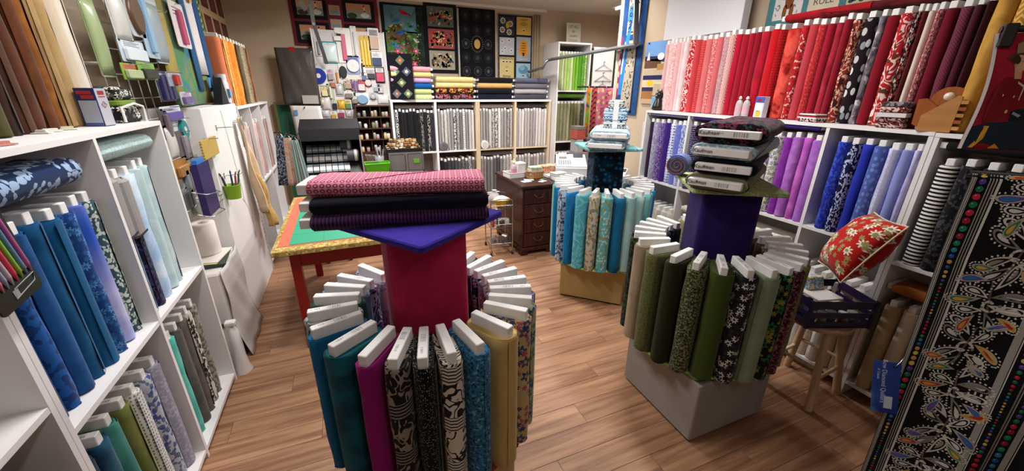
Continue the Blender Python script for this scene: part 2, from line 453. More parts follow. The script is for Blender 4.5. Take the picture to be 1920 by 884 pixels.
struct(wbox('wall_alcove', WALLM, None, XA, XA+.1, 4.0, YB, 0, CEIL))
struct(wbox('wall_alcove_front', WALLM, None, XR+.12, XA+.1, 4.0, 4.1, 0, CEIL))
ceil = struct(wbox('ceiling', pm('ceiling_paint', '#c9c2bb', .95, var=.02), None, XL-.1, XA+.1, YF-.1, YB+.1, CEIL, CEIL+.1))
struct(wbox('baseboard_left', WHITE, None, XL, XL+.015, YF, YB, 0, .1))
struct(wbox('baseboard_back', WHITE, None, XL, XA, YB-.015, YB, 0, .1))
struct(wbox('baseboard_right', WHITE, None, XR-.015, XR, YF, 4.26, 0, .1))
struct(wbox('trim_1', pm('crown_trim', '#d9d4cd', .6), None, .7, 3.32, YB-.03, YB, CEIL-.035, CEIL))
struct(wbox('trim_2', WHITE, None, XR-.004, XR+.124, 4.26, 4.275, 0, CEIL))
for i, (x, y, wt) in enumerate(LAMPS):
    o = thing('ceiling_light', 'long white fluorescent ceiling fitting (alcove one added), %s counted from the front left' % ordn(i+1), 'ceiling light', (x, y, CEIL), group='fluorescent ceiling lights')
    b = MB(); b.box(-.1, .1, -.62, .62, -.05, 0); b.build('housing', WHITE, o)
    for s in (-.05, .05):
        b = MB(); b.cyl((s, -.58, -.068), (s, .58, -.068), .016, n=10); b.build('tube', pm('glowing_tube', '#ffffff', .4, emit=2.2), o)
    ld = bpy.data.lights.new('tube_light', 'AREA'); ld.shape = 'RECTANGLE'; ld.size = .2; ld.size_y = 1.2; ld.energy = wt; ld.color = (1, .965, .93); ld.spread = radians(170)
    lo = bpy.data.objects.new('tube_light', ld); COL.objects.link(lo); lo.parent = o; lo.location = (0, 0, -.095)

# ------------------------------------------------------------------ white shelf units
def unit(label, xf, xb, ycuts, zs, mat=WHITE, th=.02, backm=None, name='shelf_unit'):
    """front plane x=xf, back x=xb, dividers at ycuts, boards with tops at zs (first is lowest)"""
    x0, x1 = min(xf, xb), max(xf, xb)
    o = thing(name, label, 'shelf unit', ((x0+x1)/2, (ycuts[0]+ycuts[-1])/2, 0))
    for k, yy in enumerate(ycuts):
        nm = 'side_panel' if k in (0, len(ycuts)-1) else 'divider'
        wbox(nm, mat, o, x0, x1, yy-th/2, yy+th/2, 0, zs[-1]-th)
    for k, z in enumerate(zs):
        if k == len(zs)-1: wbox('top_board', mat, o, x0-.002, x1, ycuts[0]-th/2, ycuts[-1]+th/2, z-th, z)
        else:
            for a, c in zip(ycuts[:-1], ycuts[1:]): wbox('shelf', mat, o, x0+.001, x1-.001, a+th/2, c-th/2, z-th, z)
    bx = (xb-.006, xb) if xb > xf else (xb, xb+.006)
    wbox('back_panel', backm or mat, o, bx[0], bx[1], ycuts[0], ycuts[-1], .05, zs[-1]-th)
    return o
LX = -.875
unit('tall white shelf unit of blue fabric bolts at the left wall', LX, -1.262, [1.315, 1.966, 2.585], [.055, .825, 1.632])
unit('white shelf unit with a nearly empty dark cubby at far left edge', LX, -1.262, [.64, 1.293], [.43, .95, 1.632])
RX = 2.7
unit('long white shelf unit of purple and blue bolts along right wall', RX, 3.09, [1.045, 1.52, 2.075, 2.61, 3.14], [.09, .977, 1.615])
unit('white shelf unit with black bolts at the right edge', RX, 3.09, [-.05, .47, 1.022], [.1, .925, 1.612])

def ROW(descs, ys, plane_x, z, out, place, zrot=0, group=None, depth=.1, h=BH, first='left', jitter=.012, t_fill=.89):
    """descs: list of (words, material); ys: boundary list along the row (len+1)"""
    rj = random.Random(len(place)*7+len(descs))
    s = 1 if out == 0 else -1
    for i, (d, mt) in enumerate(descs):
        a, c = ys[i], ys[i+1]; t = abs(c-a)*t_fill
        xx = plane_x - s*(depth+rj.uniform(0, jitter))
        bolt('%s fabric bolt, %s from %s %s' % (d, ordn(i+1), first, place), mt,
             upright(xx, (a+c)/2, z+.0015, out, lean=0), t=t, group=group, h=h*rj.uniform(.975, 1.0))
def lsp(a, b, n): return [a+(b-a)*i/n for i in range(n+1)]

# red row on the right unit (left = far)
px = [1236, 1243, 1250, 1257, 1264, 1270, 1276, 1290, 1299, 1308, 1318, 1328, 1338, 1350, 1360, 1372, 1384, 1394, 1404, 1421, 1437, 1447, 1473, 1487, 1503, 1519, 1533, 1548, 1562, 1580, 1605, 1620, 1642, 1668, 1680, 1690, 1703, 1718, 1742, 1767, 1785, 1803]
red = [('pale pink', fab('solid', '#e3b3b4')), ('pink swirl print', fab('swirl', '#e6b9ba', '#f2d4d2')), ('pale pink lace print', fab('swirl', '#e0acae', '#f0d4d2')),
 ('soft pink', fab('solid', '#dfb0b0')), ('pink white', fab('mottle', '#ead2d4', '#e4bcc0')), ('white blush', fab('mottle', '#ebdcdc', '#e3c6ca')),
 ('red white swirl', fab('swirl', '#b9262c', '#eacdc8')), ('coral', fab('solid', '#c74146')), ('coral polka dot', fab('dots', '#c53a3d', '#da6e68')),
 ('salmon pink', fab('solid', '#cf6d70')), ('salmon dotted', fab('speck', '#cc6467', '#e6b0ac')), ('dusty salmon', fab('solid', '#ca666b')), ('greyish pink print', fab('speck', '#bf9aa0', '#a87a84')),
 ('red white checked', fab('check', '#b01e28', '#efdcd6')), ('crimson', fab('solid', '#b01430')), ('deep crimson', fab('solid', '#98142a')), ('plain crimson', fab('solid', '#a81630')), ('dark crimson', fab('solid', '#8c1226')),
 ('bright crimson', fab('mottle', '#b0152c', '#98122a')), ('plain red', fab('solid', '#b9141f')), ('red black dotted', fab('dots', '#bb1820', '#7a0c16')), ('flame red poppy', fab('mottle', '#b21a1c', '#dc5a4c', '#7c1012', .7)),
 ('red white floral', fab('leaf', '#b02228', '#e0a8a0', '#8a1218', 1.4)), ('rose red', fab('solid', '#b23a44')), ('red tonal print', fab('speck', '#b2282e', '#c84a4a')), ('wine red', fab('solid', '#9a1830')),
 ('crimson batik', fab('mottle', '#8c1428', '#b83248', s=.8)), ('maroon red', fab('solid', '#861526')), ('cream red paisley', fab('swirl', '#8f2a26', '#d8b49a', '#35181c')),
 ('black grey spotted', fab('spots', '#1c1218', '#d8d4d2', '#6d7280', .55)), ('grey plum mosaic', fab('mottle', '#4c3a48', '#8f8892', '#c8c4c8', 1.5)), ('dark maroon', fab('solid', '#7a1020')),
 ('red paisley medley', fab('swirl', '#b0202c', '#e6c6bc', '#5c3226', .9)), ('black red floral', fab('multi', '#1c1418', '#c8302c', '#d9d2cc', 1.3)), ('brown maroon', fab('solid', '#5c1a1e')),
 ('cream', fab('solid', '#d8c6bc')), ('pink red sprigged', fab('speck', '#b0616a', '#e6c4c0', '#8a2a36')), ('burgundy', fab('solid', '#6a1526')), ('plum weave', fab('check', '#5e2434', '#74384a', s=1.5)), ('deep plum', fab('solid', '#461a2a')), ('blackish maroon', fab('solid', '#34131d'))]
ROW(red, [onx(p, 168, 2.80)[1] for p in px], 2.70, 1.615, pi, 'in red row atop right shelf', group='red and pink bolts on the right shelf', depth=.19)
# gold and orange bolts further right
gy = [1.03, .955, .895, .84, .78, .72]
ROW([('big mottled gold', fab('mottle', '#b38438', '#c79a4c')), ('gold zigzag print', fab('zig', '#b07d30', '#d6b468')), ('orange amber', fab('mottle', '#b0641c', '#c98838')), ('burnt orange', fab('mottle', '#a4500f', '#c67a28')), ('rust orange', fab('solid', '#9a4a16'))],
    gy, 2.70, 1.615, pi, 'in gold row atop right shelf', group='gold and orange bolts on the right shelf', depth=.15, h=.62)

# right unit cubbies, upper row
P1 = 'in lavender cubby, right shelf'
ROW([('blackish violet', fab('solid', '#2c1c38')), ('grey lavender leaf', fab('leaf', '#8f8aa6', '#b0acc2')), ('purple sprigged', fab('speck', '#5a3a86', '#a993c4')), ('deep violet', fab('solid', '#3d2278')),
     ('white blue-flowered', fab('dots', '#d6d8ea', '#5a63ae', s=.7)), ('periwinkle', fab('mottle', '#5d68b8', '#7580c8')), ('blue white print', fab('leaf', '#c2c8e4', '#6674b8'))],
    [3.10, 3.035, 2.965, 2.895, 2.82, 2.755, 2.69, 2.635], RX, .977, pi, P1, group='bolts in the lavender cubby', h=.545)
ROW([('black violet dotted', fab('dots', '#1f1636', '#9a90b8')), ('aubergine', fab('solid', '#27193e')), ('violet print', fab('leaf', '#3a2668', '#8a74b4')), ('dark purple', fab('solid', '#331d5c')), ('royal purple', fab('solid', '#48267c')), ('purple marbled', fab('mottle', '#3d2268', '#6a4a98')), ('plain violet', fab('solid', '#55308c'))],
    lsp(2.58, 2.10, 7), RX, .977, pi, 'in second cubby, right shelf', group='bolts in the dark purple cubby', h=.545)
ROW([('grey violet batik', fab('mottle', '#6d5c8c', '#a79abf')), ('white violet patchwork', fab('leaf', '#d5d2dc', '#8478a0', '#3d2446', .8)), ('white grey floral', fab('swirl', '#d8d6d8', '#6e6878', '#8c86b0')), ('white purple meadow', fab('multi', '#cfcfc4', '#7d62a4', '#7d8a4a', 1.2)),
     ('magenta purple', fab('mottle', '#7a2a94', '#8e3aa6')), ('orchid batik', fab('mottle', '#9a52b4', '#b377c6')), ('orchid pink', fab('mottle', '#a84cae', '#c46cc0')), ('light orchid', fab('mottle', '#9f5dbe', '#b57ccf'))],
    [2.05, 1.985, 1.92, 1.855, 1.79, 1.725, 1.66, 1.6, 1.54], RX, .977, pi, 'in orchid cubby, right shelf', group='bolts in the orchid cubby', h=.545)
ROW([('cobalt batik', fab('leaf', '#2030a0', '#3a50c0')), ('navy white leaf', fab('leaf', '#10143e', '#b0b6dc', s=1.1)), ('royal cobalt', fab('solid', '#2431a6')), ('dusk blue bokeh', fab('spots', '#4a5ca6', '#6074b8', '#7288c6')), ('lavender white', fab('speck', '#b7b9dc', '#c9cbe6')), ('plain lavender blue', fab('solid', '#8790cf')), ('lavender tie-dye', fab('mottle', '#c2bfdf', '#8682c0', s=.8))],
    [1.46, 1.395, 1.335, 1.272, 1.208, 1.15, 1.095, 1.06], RX, .977, pi, 'in blue cubby, right shelf', group='bolts in the blue cubby', h=.545)
ROW([('black white striped', fab('stripeH', '#17171a', '#dcdad6', s=.85)), ('black grey print', fab('leaf', '#161618', '#3c3c40')), ('black pin-dotted', fab('dots', '#19191b', '#8c8c8c', s=.9)), ('plain black', fab('solid', '#141416')), ('charcoal', fab('solid', '#27272a')), ('black twill', fab('stripeV', '#141415', '#222225'))],
    lsp(.985, .55, 6), RX, .925, pi, 'in black cubby, right shelf', group='bolts in the black cubby', h=.55)
# right unit, lower row
ROW([(a, fab('solid', c)) for a, c in (('ivory', '#d8d0c4'), ('warm white', '#d9d4cc'), ('white', '#dedad6'), ('oatmeal', '#cdc2b2'), ('snowy', '#e0dcd8'), ('pale cream', '#d6cab8'))], lsp(3.10, 2.64, 6), RX, .09, pi, 'in far lower cubby, right shelf', group='white bolts low on the right shelf', h=.62)
ROW([(a, fab('solid', c)) for a, c in (('creamy', '#d6ccba'), ('bone', '#d0c6b8'), ('linen', '#cfc0ac'), ('milk white', '#dcd6cc'), ('shell', '#d8cabc'))], lsp(2.58, 2.10, 5), RX, .09, pi, 'in second lower cubby, right shelf', group='white bolts low on the right shelf', h=.6)
ROW([(a, fab(k, c, d)) for a, k, c, d in (('ecru', 'solid', '#cabba4', None), ('putty', 'solid', '#c0b09a', None), ('white dotted', 'dots', '#dcd8d4', '#b8b0a4'), ('sandy', 'speck', '#c4b090', '#d8c8ac'), ('parchment', 'solid', '#d2c4aa', None))], lsp(2.04, 1.55, 5), RX, .09, pi, 'in third lower cubby, right shelf', group='white bolts low on the right shelf', h=.6)
ROW([(a, fab(k, c, d)) for a, k, c, d in (('ivory tonal', 'mottle', '#d8d0c6', '#c8bfb2'), ('white tonal', 'solid', '#dcd8d6', None), ('cream sprig', 'speck', '#d4c6b0', '#bfae94'), ('soft white', 'mottle', '#e0dcda', '#d2cac6'), ('vanilla', 'solid', '#d6c8ae', None), ('pearl', 'solid', '#d5d0ca', None))], lsp(1.49, 1.07, 6), RX, .09, pi, 'in fourth lower cubby, right shelf', group='white bolts low on the right shelf', h=.6)
ROW([('cream mottled', fab('mottle', '#c3b294', '#b19f80')), ('ivory', fab('solid', '#d3c7b2')), ('tan leaf', fab('speck', '#ab8c64', '#c2a67e')), ('golden tan', fab('mottle', '#ad8f60', '#c0a276')), ('beige', fab('solid', '#b49c78')), ('brown tan', fab('mottle', '#94764c', '#ab8c60'))],
    lsp(.985, .50, 6), RX, .10, pi, 'in tan cubby, right shelf', group='tan bolts low on the right shelf')
# bolts lying across the tops of cubbies
def lie(desc, mt, x, y, z, ang, place, t=BT, w=BW, h=BH, group=None):
    return bolt('%s fabric bolt lying %s' % (desc, place), mt, lying(x, y, z, ang, t, h), t=t, w=w, h=h, group=group)
for k, (d, mt, yc, pl, z, t, h) in enumerate([
    ('grey lavender', fab('solid', '#6d6788'), 2.875, 'across the lavender cubby, right shelf', 1.563, .03, .49), ('violet', fab('solid', '#3c2468'), 2.345, 'across the second cubby, right shelf', 1.563, .03, .5),
    ('deep purple', fab('solid', '#301850'), 1.80, 'behind another across the orchid cubby', 1.60-.03, .024, .52), ('indigo purple', fab('solid', '#35206a'), 1.80, 'in front of another across the orchid cubby', 1.535, .03, .52),
    ('black', fab('solid', '#121214'), .745, 'across the black cubby, right shelf', 1.535, .05, .52)]):
    if d == 'black': z = 1.533
    elif d == 'deep purple': z = 1.568
    elif d == 'indigo purple': z = 1.568; yc -= .0
    else: z = 1.568
    if d == 'indigo purple': zx = 2.93
    lie(d, mt, 2.78 if d != 'deep purple' else 2.965, yc, z, pi/2, pl, t=.026 if d != 'black' else .045, h=h-.05, w=.15)
lie('orange brown', fab('solid', '#a35e22'), 2.82, .76, .745, pi/2, 'over tan bolts, right shelf', t=.05, h=.44)
lie('cream', fab('solid', '#d6cab6'), 2.83, 1.78, .745, pi/2, 'folded over the third lower cubby', t=.05, h=.44)
lie('off-white', fab('solid', '#d9d1c4'), 2.83, 1.80, .8, pi/2, 'topmost over the third lower cubby', t=.04, h=.44)
lie('stone', fab('solid', '#c8bba8'), 2.83, 2.34, .76, pi/2, 'over the second lower cubby', t=.06, h=.42)
for k, (yy, d, c) in enumerate([(1.80, 'cherry red', '#a01520'), (1.60, 'dark wine', '#5a1522'), (1.28, 'red black print', '#6c1c24')]):
    lie(d, fab('mottle', c, mul(c, .6)), 2.93, yy, 2.235, pi/2, 'flat across the tops of red row', t=.045, h=.5-.06*k)

# left unit: brown row on top (left = near)
ROW([('lime green', fab('mottle', '#6c9430', '#80a440')), ('leaf green', fab('mottle', '#225020', '#2c6424')), ('olive brown', fab('mottle', '#3a3a20', '#4a4426')), ('chocolate', fab('solid', '#33211a')), ('mid brown', fab('mottle', '#3e271c', '#4c3022')), ('rust brown', fab('mottle', '#462a1d', '#543020')),
     ('russet', fab('mottle', '#4c2a1a', '#64371c')), ('amber brown', fab('mottle', '#6c3c1c', '#8c5828')), ('light tan', fab('mottle', '#8c7048', '#9c8056')), ('honey tan', fab('mottle', '#987c50', '#a88c60')), ('pale cream', fab('solid', '#bcae98')), ('creamy white', fab('solid', '#cfc8bc'))],
    [1.71, 1.775, 1.835, 1.90, 1.965, 2.03, 2.095, 2.155, 2.215, 2.285, 2.355, 2.42, 2.49], -1.0, 1.632, 0, 'in brown row atop left shelf', group='brown and green bolts on the left shelf', depth=.135, h=.66)
# left unit cubbies
ROW([('navy', fab('solid', '#12305e')), ('blue motif', fab('leaf', '#1c56a0', '#143a70', s=.8)), ('dark blue print', fab('mottle', '#163e72', '#1f5490')), ('teal blue', fab('mottle', '#124a78', '#1a5c8c')), ('peacock blue', fab('solid', '#155684')),
     ('navy flowered', fab('floral', '#173c78', '#4f86b8', '#2a5a94', 1.2)), ('blue lavender ombre', fab('grade', '#2450b4', '#b8b8e0')), ('teal cream leaf', fab('leaf', '#35525c', '#c0c8bc', s=1.3))],
    lsp(1.335, 1.945, 8), LX, .825, 0, 'in upper blue cubby, left shelf', group='blue bolts on the left shelf', depth=.13)
ROW([('ink blue', fab('mottle', '#14243e', '#1e3854')), ('dark teal', fab('mottle', '#1b3f5c', '#28586e')), ('sea green', fab('mottle', '#2e6a66', '#3f8478')), ('olive', fab('mottle', '#5f6636', '#757a40')),
     ('white dashed', fab('dots', '#d2d0cc', '#6c7480', s=1.1)), ('grey butterfly', fab('leaf', '#a6a8b4', '#3e4c86', '#5c6478', .9)), ('lavender grey', fab('speck', '#8d8b9c', '#a3a1b2'))],
    lsp(1.335, 1.945, 7), LX, .055, 0, 'in lower cubby, left shelf', group='bolts low on the left shelf', depth=.13, h=.6)
ROW([('sky batik sleeved', fab('mottle', '#5f86ae', '#2a3a50', s=.7)), ('navy script sleeved', fab('swirl', '#15132a', '#38345a')), ('light blue cloud', fab('mottle', '#8fb4dc', '#d2e0ee', s=.6)), ('ice aqua', fab('mottle', '#a9c2c6', '#bfd4d6')), ('pale aqua', fab('mottle', '#aac4ca', '#c4d8da'))],
    [1.99, 2.09, 2.17, 2.28, 2.36, 2.44], LX, .825, 0, 'in upper far cubby, left shelf', group='pale bolts on the left shelf', depth=.13, h=.62)
ROW([('aqua', fab('mottle', '#3f9c90', '#5cb4a8')), ('light teal', fab('mottle', '#4aa498', '#66bcae')), ('slate grey', fab('mottle', '#4a4846', '#5c5a58')), ('dark taupe', fab('mottle', '#57504a', '#6a625c')), ('white black-bird', fab('leaf', '#c2bab0', '#2c2826', s=.8)), ('taupe sprigged', fab('leaf', '#8f867a', '#5c5650'))],
    lsp(1.99, 2.47, 6), LX, .055, 0, 'in lower far cubby, left shelf', group='bolts low on the left shelf', depth=.13, h=.6)
lie('navy white shibori', fab('leaf', '#132a50', '#8fa6c4', s=.7), -1.0, 1.62, 1.475, pi/2, 'on blue bolts, left shelf', t=.085, h=.52)
lie('ice aqua print', fab('speck', '#b4cacc', '#9ab4b8'), -1.0, 2.26, 1.51, pi/2, 'over pale bolts, left shelf', t=.07, h=.5)
bolt('dark green fabric bolt standing in the nearly empty left cubby', fab('solid', '#12282a'), upright(-1.0, 1.15, .431, 0), h=.4, t=.07)
# grey paper sleeves on two bolts
for k, (yy, z) in enumerate([(2.045, 1.18), (2.13, 1.165)]):
    o = thing('paper_sleeve', 'grey paper sleeve over %s bolt in upper far cubby of left shelf' % ('the sky batik' if k == 0 else 'the navy script'), 'paper sleeve', (-1.005, yy, z), group='grey paper sleeves')
    b = MB(); b.rbox(-.115, .112, -.043, .043, 0, .27, .03); b.build('sleeve', pm('grey_kraft_sleeve', '#8d8888', .8), o)
    b = MB(); b.add([(.1125, -.03, .012), (.1125, .034, .02), (.1125, .034, .028), (.1125, -.03, .022), (.1145, -.03, .012), (.1145, .034, .02), (.1145, .034, .028), (.1145, -.03, .022)], [(4, 5, 6, 7), (0, 3, 2, 1), (0, 1, 5, 4), (2, 3, 7, 6), (1, 2, 6, 5), (0, 4, 7, 3)])
    b.build('dark_tag', plain('#2c2830'), o)

# ------------------------------------------------------------------ back shelf unit
YBF = 6.2
PINE = _wood('pale_pine_edge', '#cbb796', '#dcccb0', 2, 3, .6)
bo = thing('shelf_unit', 'wide back-wall shelf unit of black, grey and white bolts', 'shelf unit', (1.95, 6.4, 0))
bx = [.655, 1.295, 1.95, 1.985, 2.62, 3.255]
for k, x in enumerate(bx):
    wbox('side_panel' if k in (0, 5) else 'divider', WHITE if k < 2 else PINE, bo, x-.017, x+.017, YBF, 6.585, 0, 1.60)
for z in (.1, .86):
    for k in (0, 1, 3, 4): wbox('shelf', PINE if k > 1 else WHITE, bo, bx[k]+.018, bx[k+1]-.018, YBF+.002, 6.58, z-.022, z)
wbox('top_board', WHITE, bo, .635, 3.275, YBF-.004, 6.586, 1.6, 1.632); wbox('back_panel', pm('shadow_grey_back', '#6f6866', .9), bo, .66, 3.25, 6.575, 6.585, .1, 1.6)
def back_col(x0, x1, z, descs, place, group, h=.6):
    n = len(descs); xs = lsp(x0, x1, n); rj = random.Random(int(x0*100)+n)
    for i, (d, mt) in enumerate(descs):
        bolt('%s fabric bolt, %s from left %s' % (d, ordn(i+1), place), mt, upright((xs[i]+xs[i+1])/2, YBF+.13+rj.uniform(0, .015), z+.0015, -pi/2), t=(x1-x0)/n*.88, group=group, h=h*rj.uniform(.96, 1.01))
so = lambda d, c: (d, fab('solid', c))
back_col(.69, 1.27, .86, [('black white leaf', fab('leaf', '#1a1a1c', '#d8d8d6', s=1.3)), so('coal black', '#151517'), so('soft black', '#1b1b1e'), so('jet black', '#121214'), so('blackish grey', '#1e1e22'), so('matt black', '#161618'), ('black tonal', fab('mottle', '#121214', '#26262a')), ('black bird', fab('leaf', '#161618', '#8c8c88', s=.9)), so('charcoal black', '#222226'), ('black floral', fab('leaf', '#141416', '#a09c94', s=.8)), so('night grey', '#34323a')],
         'in upper black cubby, back shelf', 'black bolts on the back shelf')
back_col(1.33, 1.92, .86, [so('mid grey', '#8e8c8c'), ('grey print', fab('speck', '#a8a6a4', '#c4c2be')), ('silver leaf', fab('leaf', '#b4b2ae', '#d0cec8')), so('silver grey', '#aaa8a6'), so('cool grey', '#8c8c92'), ('white black scroll', fab('swirl', '#d6d4d0', '#26262a')), ('grey leaf', fab('leaf', '#7e7e80', '#b2b2b0')), so('steel grey', '#77787c'), ('white black-dotted', fab('dots', '#dddbd8', '#2a2a2c', s=.6)), so('pewter', '#8a8a8e'), so('pale grey', '#b9b7b5'), so('white', '#d6d4d2')],
         'in second upper cubby, back shelf', 'grey bolts on the back shelf')
back_col(2.01, 2.59, .86, [so('light grey', '#a9a7a5'), so('dove grey', '#979494'), so('smoke grey', '#8a8886'), ('white tonal', fab('speck', '#cfccc8', '#bab6b2')), ('black white vine', fab('swirl', '#cbc9c6', '#3c3c40', s=1.4)), ('white black floral', fab('floral', '#cfcdca', '#4c4c50', '#2c2c30', 1.4)), so('soft white', '#d2cfcb'), so('ash grey', '#a09e9c'), ('grey dotted', fab('dots', '#8e8c8a', '#c0beba')), ('silver scroll', fab('swirl', '#a8a6a4', '#66666a', s=1.3)), ('grey flowered', fab('speck', '#9a9896', '#c8c6c2'))],
         'in third upper cubby, back shelf', 'grey bolts on the back shelf')
back_col(2.645, 3.23, .86, [so('pearl grey', '#b7b2b2'), so('pinkish white', '#cdc6c6'), so('cloud white', '#d4d0ce'), so('fog grey', '#aeaaaa'), so('mist grey', '#b8b4b4'), ('taupe grey print', fab('speck', '#97908e', '#b4aeac')), so('pale mauve grey', '#a9a2a4'), so('chalk', '#cfcac8'), so('shell white', '#d6d0cc'), so('ivory grey', '#c6c0bc'), so('frost white', '#d8d4d2')],
         'in fourth upper cubby, back shelf', 'pale bolts on the back shelf')
back_col(1.33, 1.92, .1, [so('black', '#1c1b1d'), so('dark charcoal', '#2b2a2d'), ('charcoal print', fab('speck', '#333236', '#56565a')), so('iron grey', '#3d3c40'), so('graphite', '#48474b'), so('slate', '#545357'), ('slate leaf', fab('leaf', '#4a4a4e', '#7c7c80')), so('lead grey', '#5f5e62'), ('grey white paisley', fab('swirl', '#66666a', '#c8c6c4')), so('stone grey', '#6c6a6a')],
         'in lower charcoal cubby, back shelf', 'charcoal bolts on the back shelf')
back_col(2.01, 2.59, .1, [so('dusty grey', '#8c8886'), so('nickel', '#7e7c7c'), so('shale grey', '#6c6a6c'), ('grey weave', fab('check', '#6e6e70', '#88888a')), so('flint', '#5c5b5e'), so('gunmetal', '#4c4c50'), so('medium grey', '#77767a'), ('grey white script', fab('speck', '#8a8a8a', '#d0d0ce')), so('pale stone', '#a8a4a2'), ('off-white printed', fab('speck', '#c4c0be', '#88868a'))],
         'in third lower cubby, back shelf', 'grey bolts on the back shelf')
back_col(2.645, 3.23, .1, [so('warm grey', '#97918f'), ('grey sprig', fab('speck', '#a09a98', '#c6c2c0')), so('soft grey', '#a9a4a2'), ('pebble print', fab('speck', '#8c8684', '#b8b4b0')), so('oyster', '#b4aeaa'), so('cement grey', '#8a8583'), so('mushroom', '#9a9390'), so('plaster', '#bdb7b3'), so('rain grey', '#8d8a8c'), so('cloudy grey', '#a39f9f')],
         'in fourth lower cubby, back shelf', 'grey bolts on the back shelf')
for k, (x0, x1, c, d) in enumerate([(.69, 1.27, '#5f5a58', 'mouse grey'), (1.33, 1.92, '#6c6668', 'mauve grey'), (2.01, 2.59, '#8a807c', 'warm taupe'), (2.645, 3.23, '#4c4448', 'dark plum grey')]):
    lie(d, fab('solid', c), (x0+x1)/2, YBF+.17, 1.50, 0, 'across the %s upper cubby, back shelf' % ordn(k+1), t=.06, h=.54, group='bolts laid across the back shelf')
for k, (x0, x1, c, d) in enumerate([(2.01, 2.59, '#6a6466', 'dim grey'), (2.645, 3.23, '#5c5458', 'plum grey')]):
    lie(d, fab('solid', c), (x0+x1)/2, YBF+.17, .74, 0, 'across the %s lower cubby, back shelf' % ordn(k+3), t=.06, h=.54, group='bolts laid across the back shelf')
for x, c, d in ((1.40, '#6c6c70', 'dark grey'), (2.08, '#d9d6d2', 'white')):
    o = thing('jelly_roll', '%s coiled fabric strip roll at the cubby front, back shelf' % d, 'fabric roll', (x, YBF+.025, .861+.068))
    b = MB()
    b.cyl((0, -.025, 0), (0, .03, 0), .068, n=24); b.build('roll', fab('solid', c), o)
    b = MB(); b.tube([(.006*a*cos(a*1.9)*.9, -.027, .006*a*sin(a*1.9)*.9) for a in [i*.35 for i in range(30)]], .0022, 5); b.build('coil_edge', fab('solid', mul(c, .6)), o)
# stacks of bolts lying on the back shelf
st = [(.98, [('light green dotted', fab('speck', '#bcc489', '#d8dcb0')), ('pale green', fab('solid', '#c0cf8c')), ('royal blue', fab('solid', '#14549c')), ('lilac', fab('solid', '#b497c4')), ('pale yellow', fab('solid', '#d8c482')), ('baby pink', fab('solid', '#dc9ca8'))], 'on first stack'),
      (1.64, [('black rose', fab('multi', '#1a1516', '#c8605a', '#8c7098', .8)), ('black poppy', fab('multi', '#1a1516', '#d04a3c', '#d8c040', .8)), ('butter yellow', fab('mottle', '#d2be7c', '#dccb92')), ('cream yellow', fab('mottle', '#d6c684', '#e0d29c'))], 'on second stack'),
      (2.29, [('blue black', fab('solid', '#17182c')), ('black', fab('solid', '#17141a')), ('straw gold', fab('solid', '#c8a468')), ('coal', fab('solid', '#141216'))], 'on third stack'),
      (2.92, [('dark pewter', fab('solid', '#46464e')), ('light silver', fab('solid', '#a6a6aa')), ('slate mauve', fab('solid', '#6c6a76')), ('slate blue', fab('solid', '#5a6074'))], 'on fourth stack')]
for x, lst, pl in st:
    z = 1.633
    for k, (d, mt) in enumerate(lst):
        hh = .076 if len(lst) == 6 else .082
        bolt('%s fabric bolt, %s from bottom %s atop back shelf' % (d, ordn(k+1), pl), mt, lying(x+random.uniform(-.012, .012), YBF+.14, z, 0, t=hh-.004, h=.575), t=hh-.004, h=.575, group='bolts stacked on the back shelf')
        z += hh+.0015

# ------------------------------------------------------------------ green corner shelf
go = thing('shelf_unit', 'tall white corner shelf unit of green fabric bolts', 'shelf unit', (3.6, 6.3, 0))
for x in (3.305, 3.90): wbox('side_panel', WHITE, go, x-.012, x+.012, 6.06, 6.585, 0, 2.48)
for z in (.1, .95, 1.78): wbox('shelf', WHITE, go, 3.317, 3.888, 6.062, 6.58, z-.025, z)
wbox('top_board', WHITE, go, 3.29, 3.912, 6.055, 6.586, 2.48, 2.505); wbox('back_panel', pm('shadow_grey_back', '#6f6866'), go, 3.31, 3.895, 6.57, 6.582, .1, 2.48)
def green_row(z, descs, place, h):
    n = len(descs); xs = lsp(3.335, 3.87, n)
    for i, (d, k, c, c2) in enumerate(descs):
        bolt('%s fabric bolt, %s from left %s' % (d, ordn(i+1), place), fab(k, c, c2), upright((xs[i]+xs[i+1])/2, 6.19, z+.001, -pi/2), t=.535/n*.88, h=h, group='green bolts in the corner shelf')
green_row(1.78, [('sage', 'solid', '#94a06a', None), ('pale sage', 'mottle', '#aab488', '#c0c8a0'), ('celery', 'solid', '#a4b872', None), ('light lime', 'mottle', '#9ac060', '#b0d078'), ('white green', 'speck', '#b8c898', '#d2dcb8'), ('apple green', 'solid', '#7cb03c', None), ('lime', 'mottle', '#6aa82c', '#80bc3c'), ('grass green', 'solid', '#5a9c2c', None), ('leafy green', 'mottle', '#4c8a28', '#66a438'), ('green leaf print', 'leaf', '#6c9c44', '#b8cc90')], 'in upper green cubby', .56)
green_row(.95, [('olive tan', 'solid', '#7c7a58', None), ('grey olive', 'mottle', '#74745a', '#8c8a6a'), ('khaki', 'solid', '#8a866a', None), ('light khaki', 'speck', '#9a967a', '#b0ac90'), ('moss', 'solid', '#6c6e48', None), ('dull olive', 'solid', '#777452', None), ('tan olive', 'mottle', '#86806a', '#9a947c'), ('forest sprig', 'speck', '#34402c', '#5c6a48')], 'in middle green cubby', .62)
green_row(.1, [('dark moss', 'solid', '#39402a', None), ('dark olive', 'mottle', '#3a3e26', '#50543a'), ('bottle green', 'solid', '#2a3a28', None), ('pine green', 'mottle', '#2c4030', '#3c5440'), ('deep olive', 'solid', '#454428', None), ('fern', 'speck', '#34482c', '#5a7048'), ('ivy', 'solid', '#2c4228', None), ('dark sage', 'solid', '#4a543c', None)], 'in lower green cubby', .62)
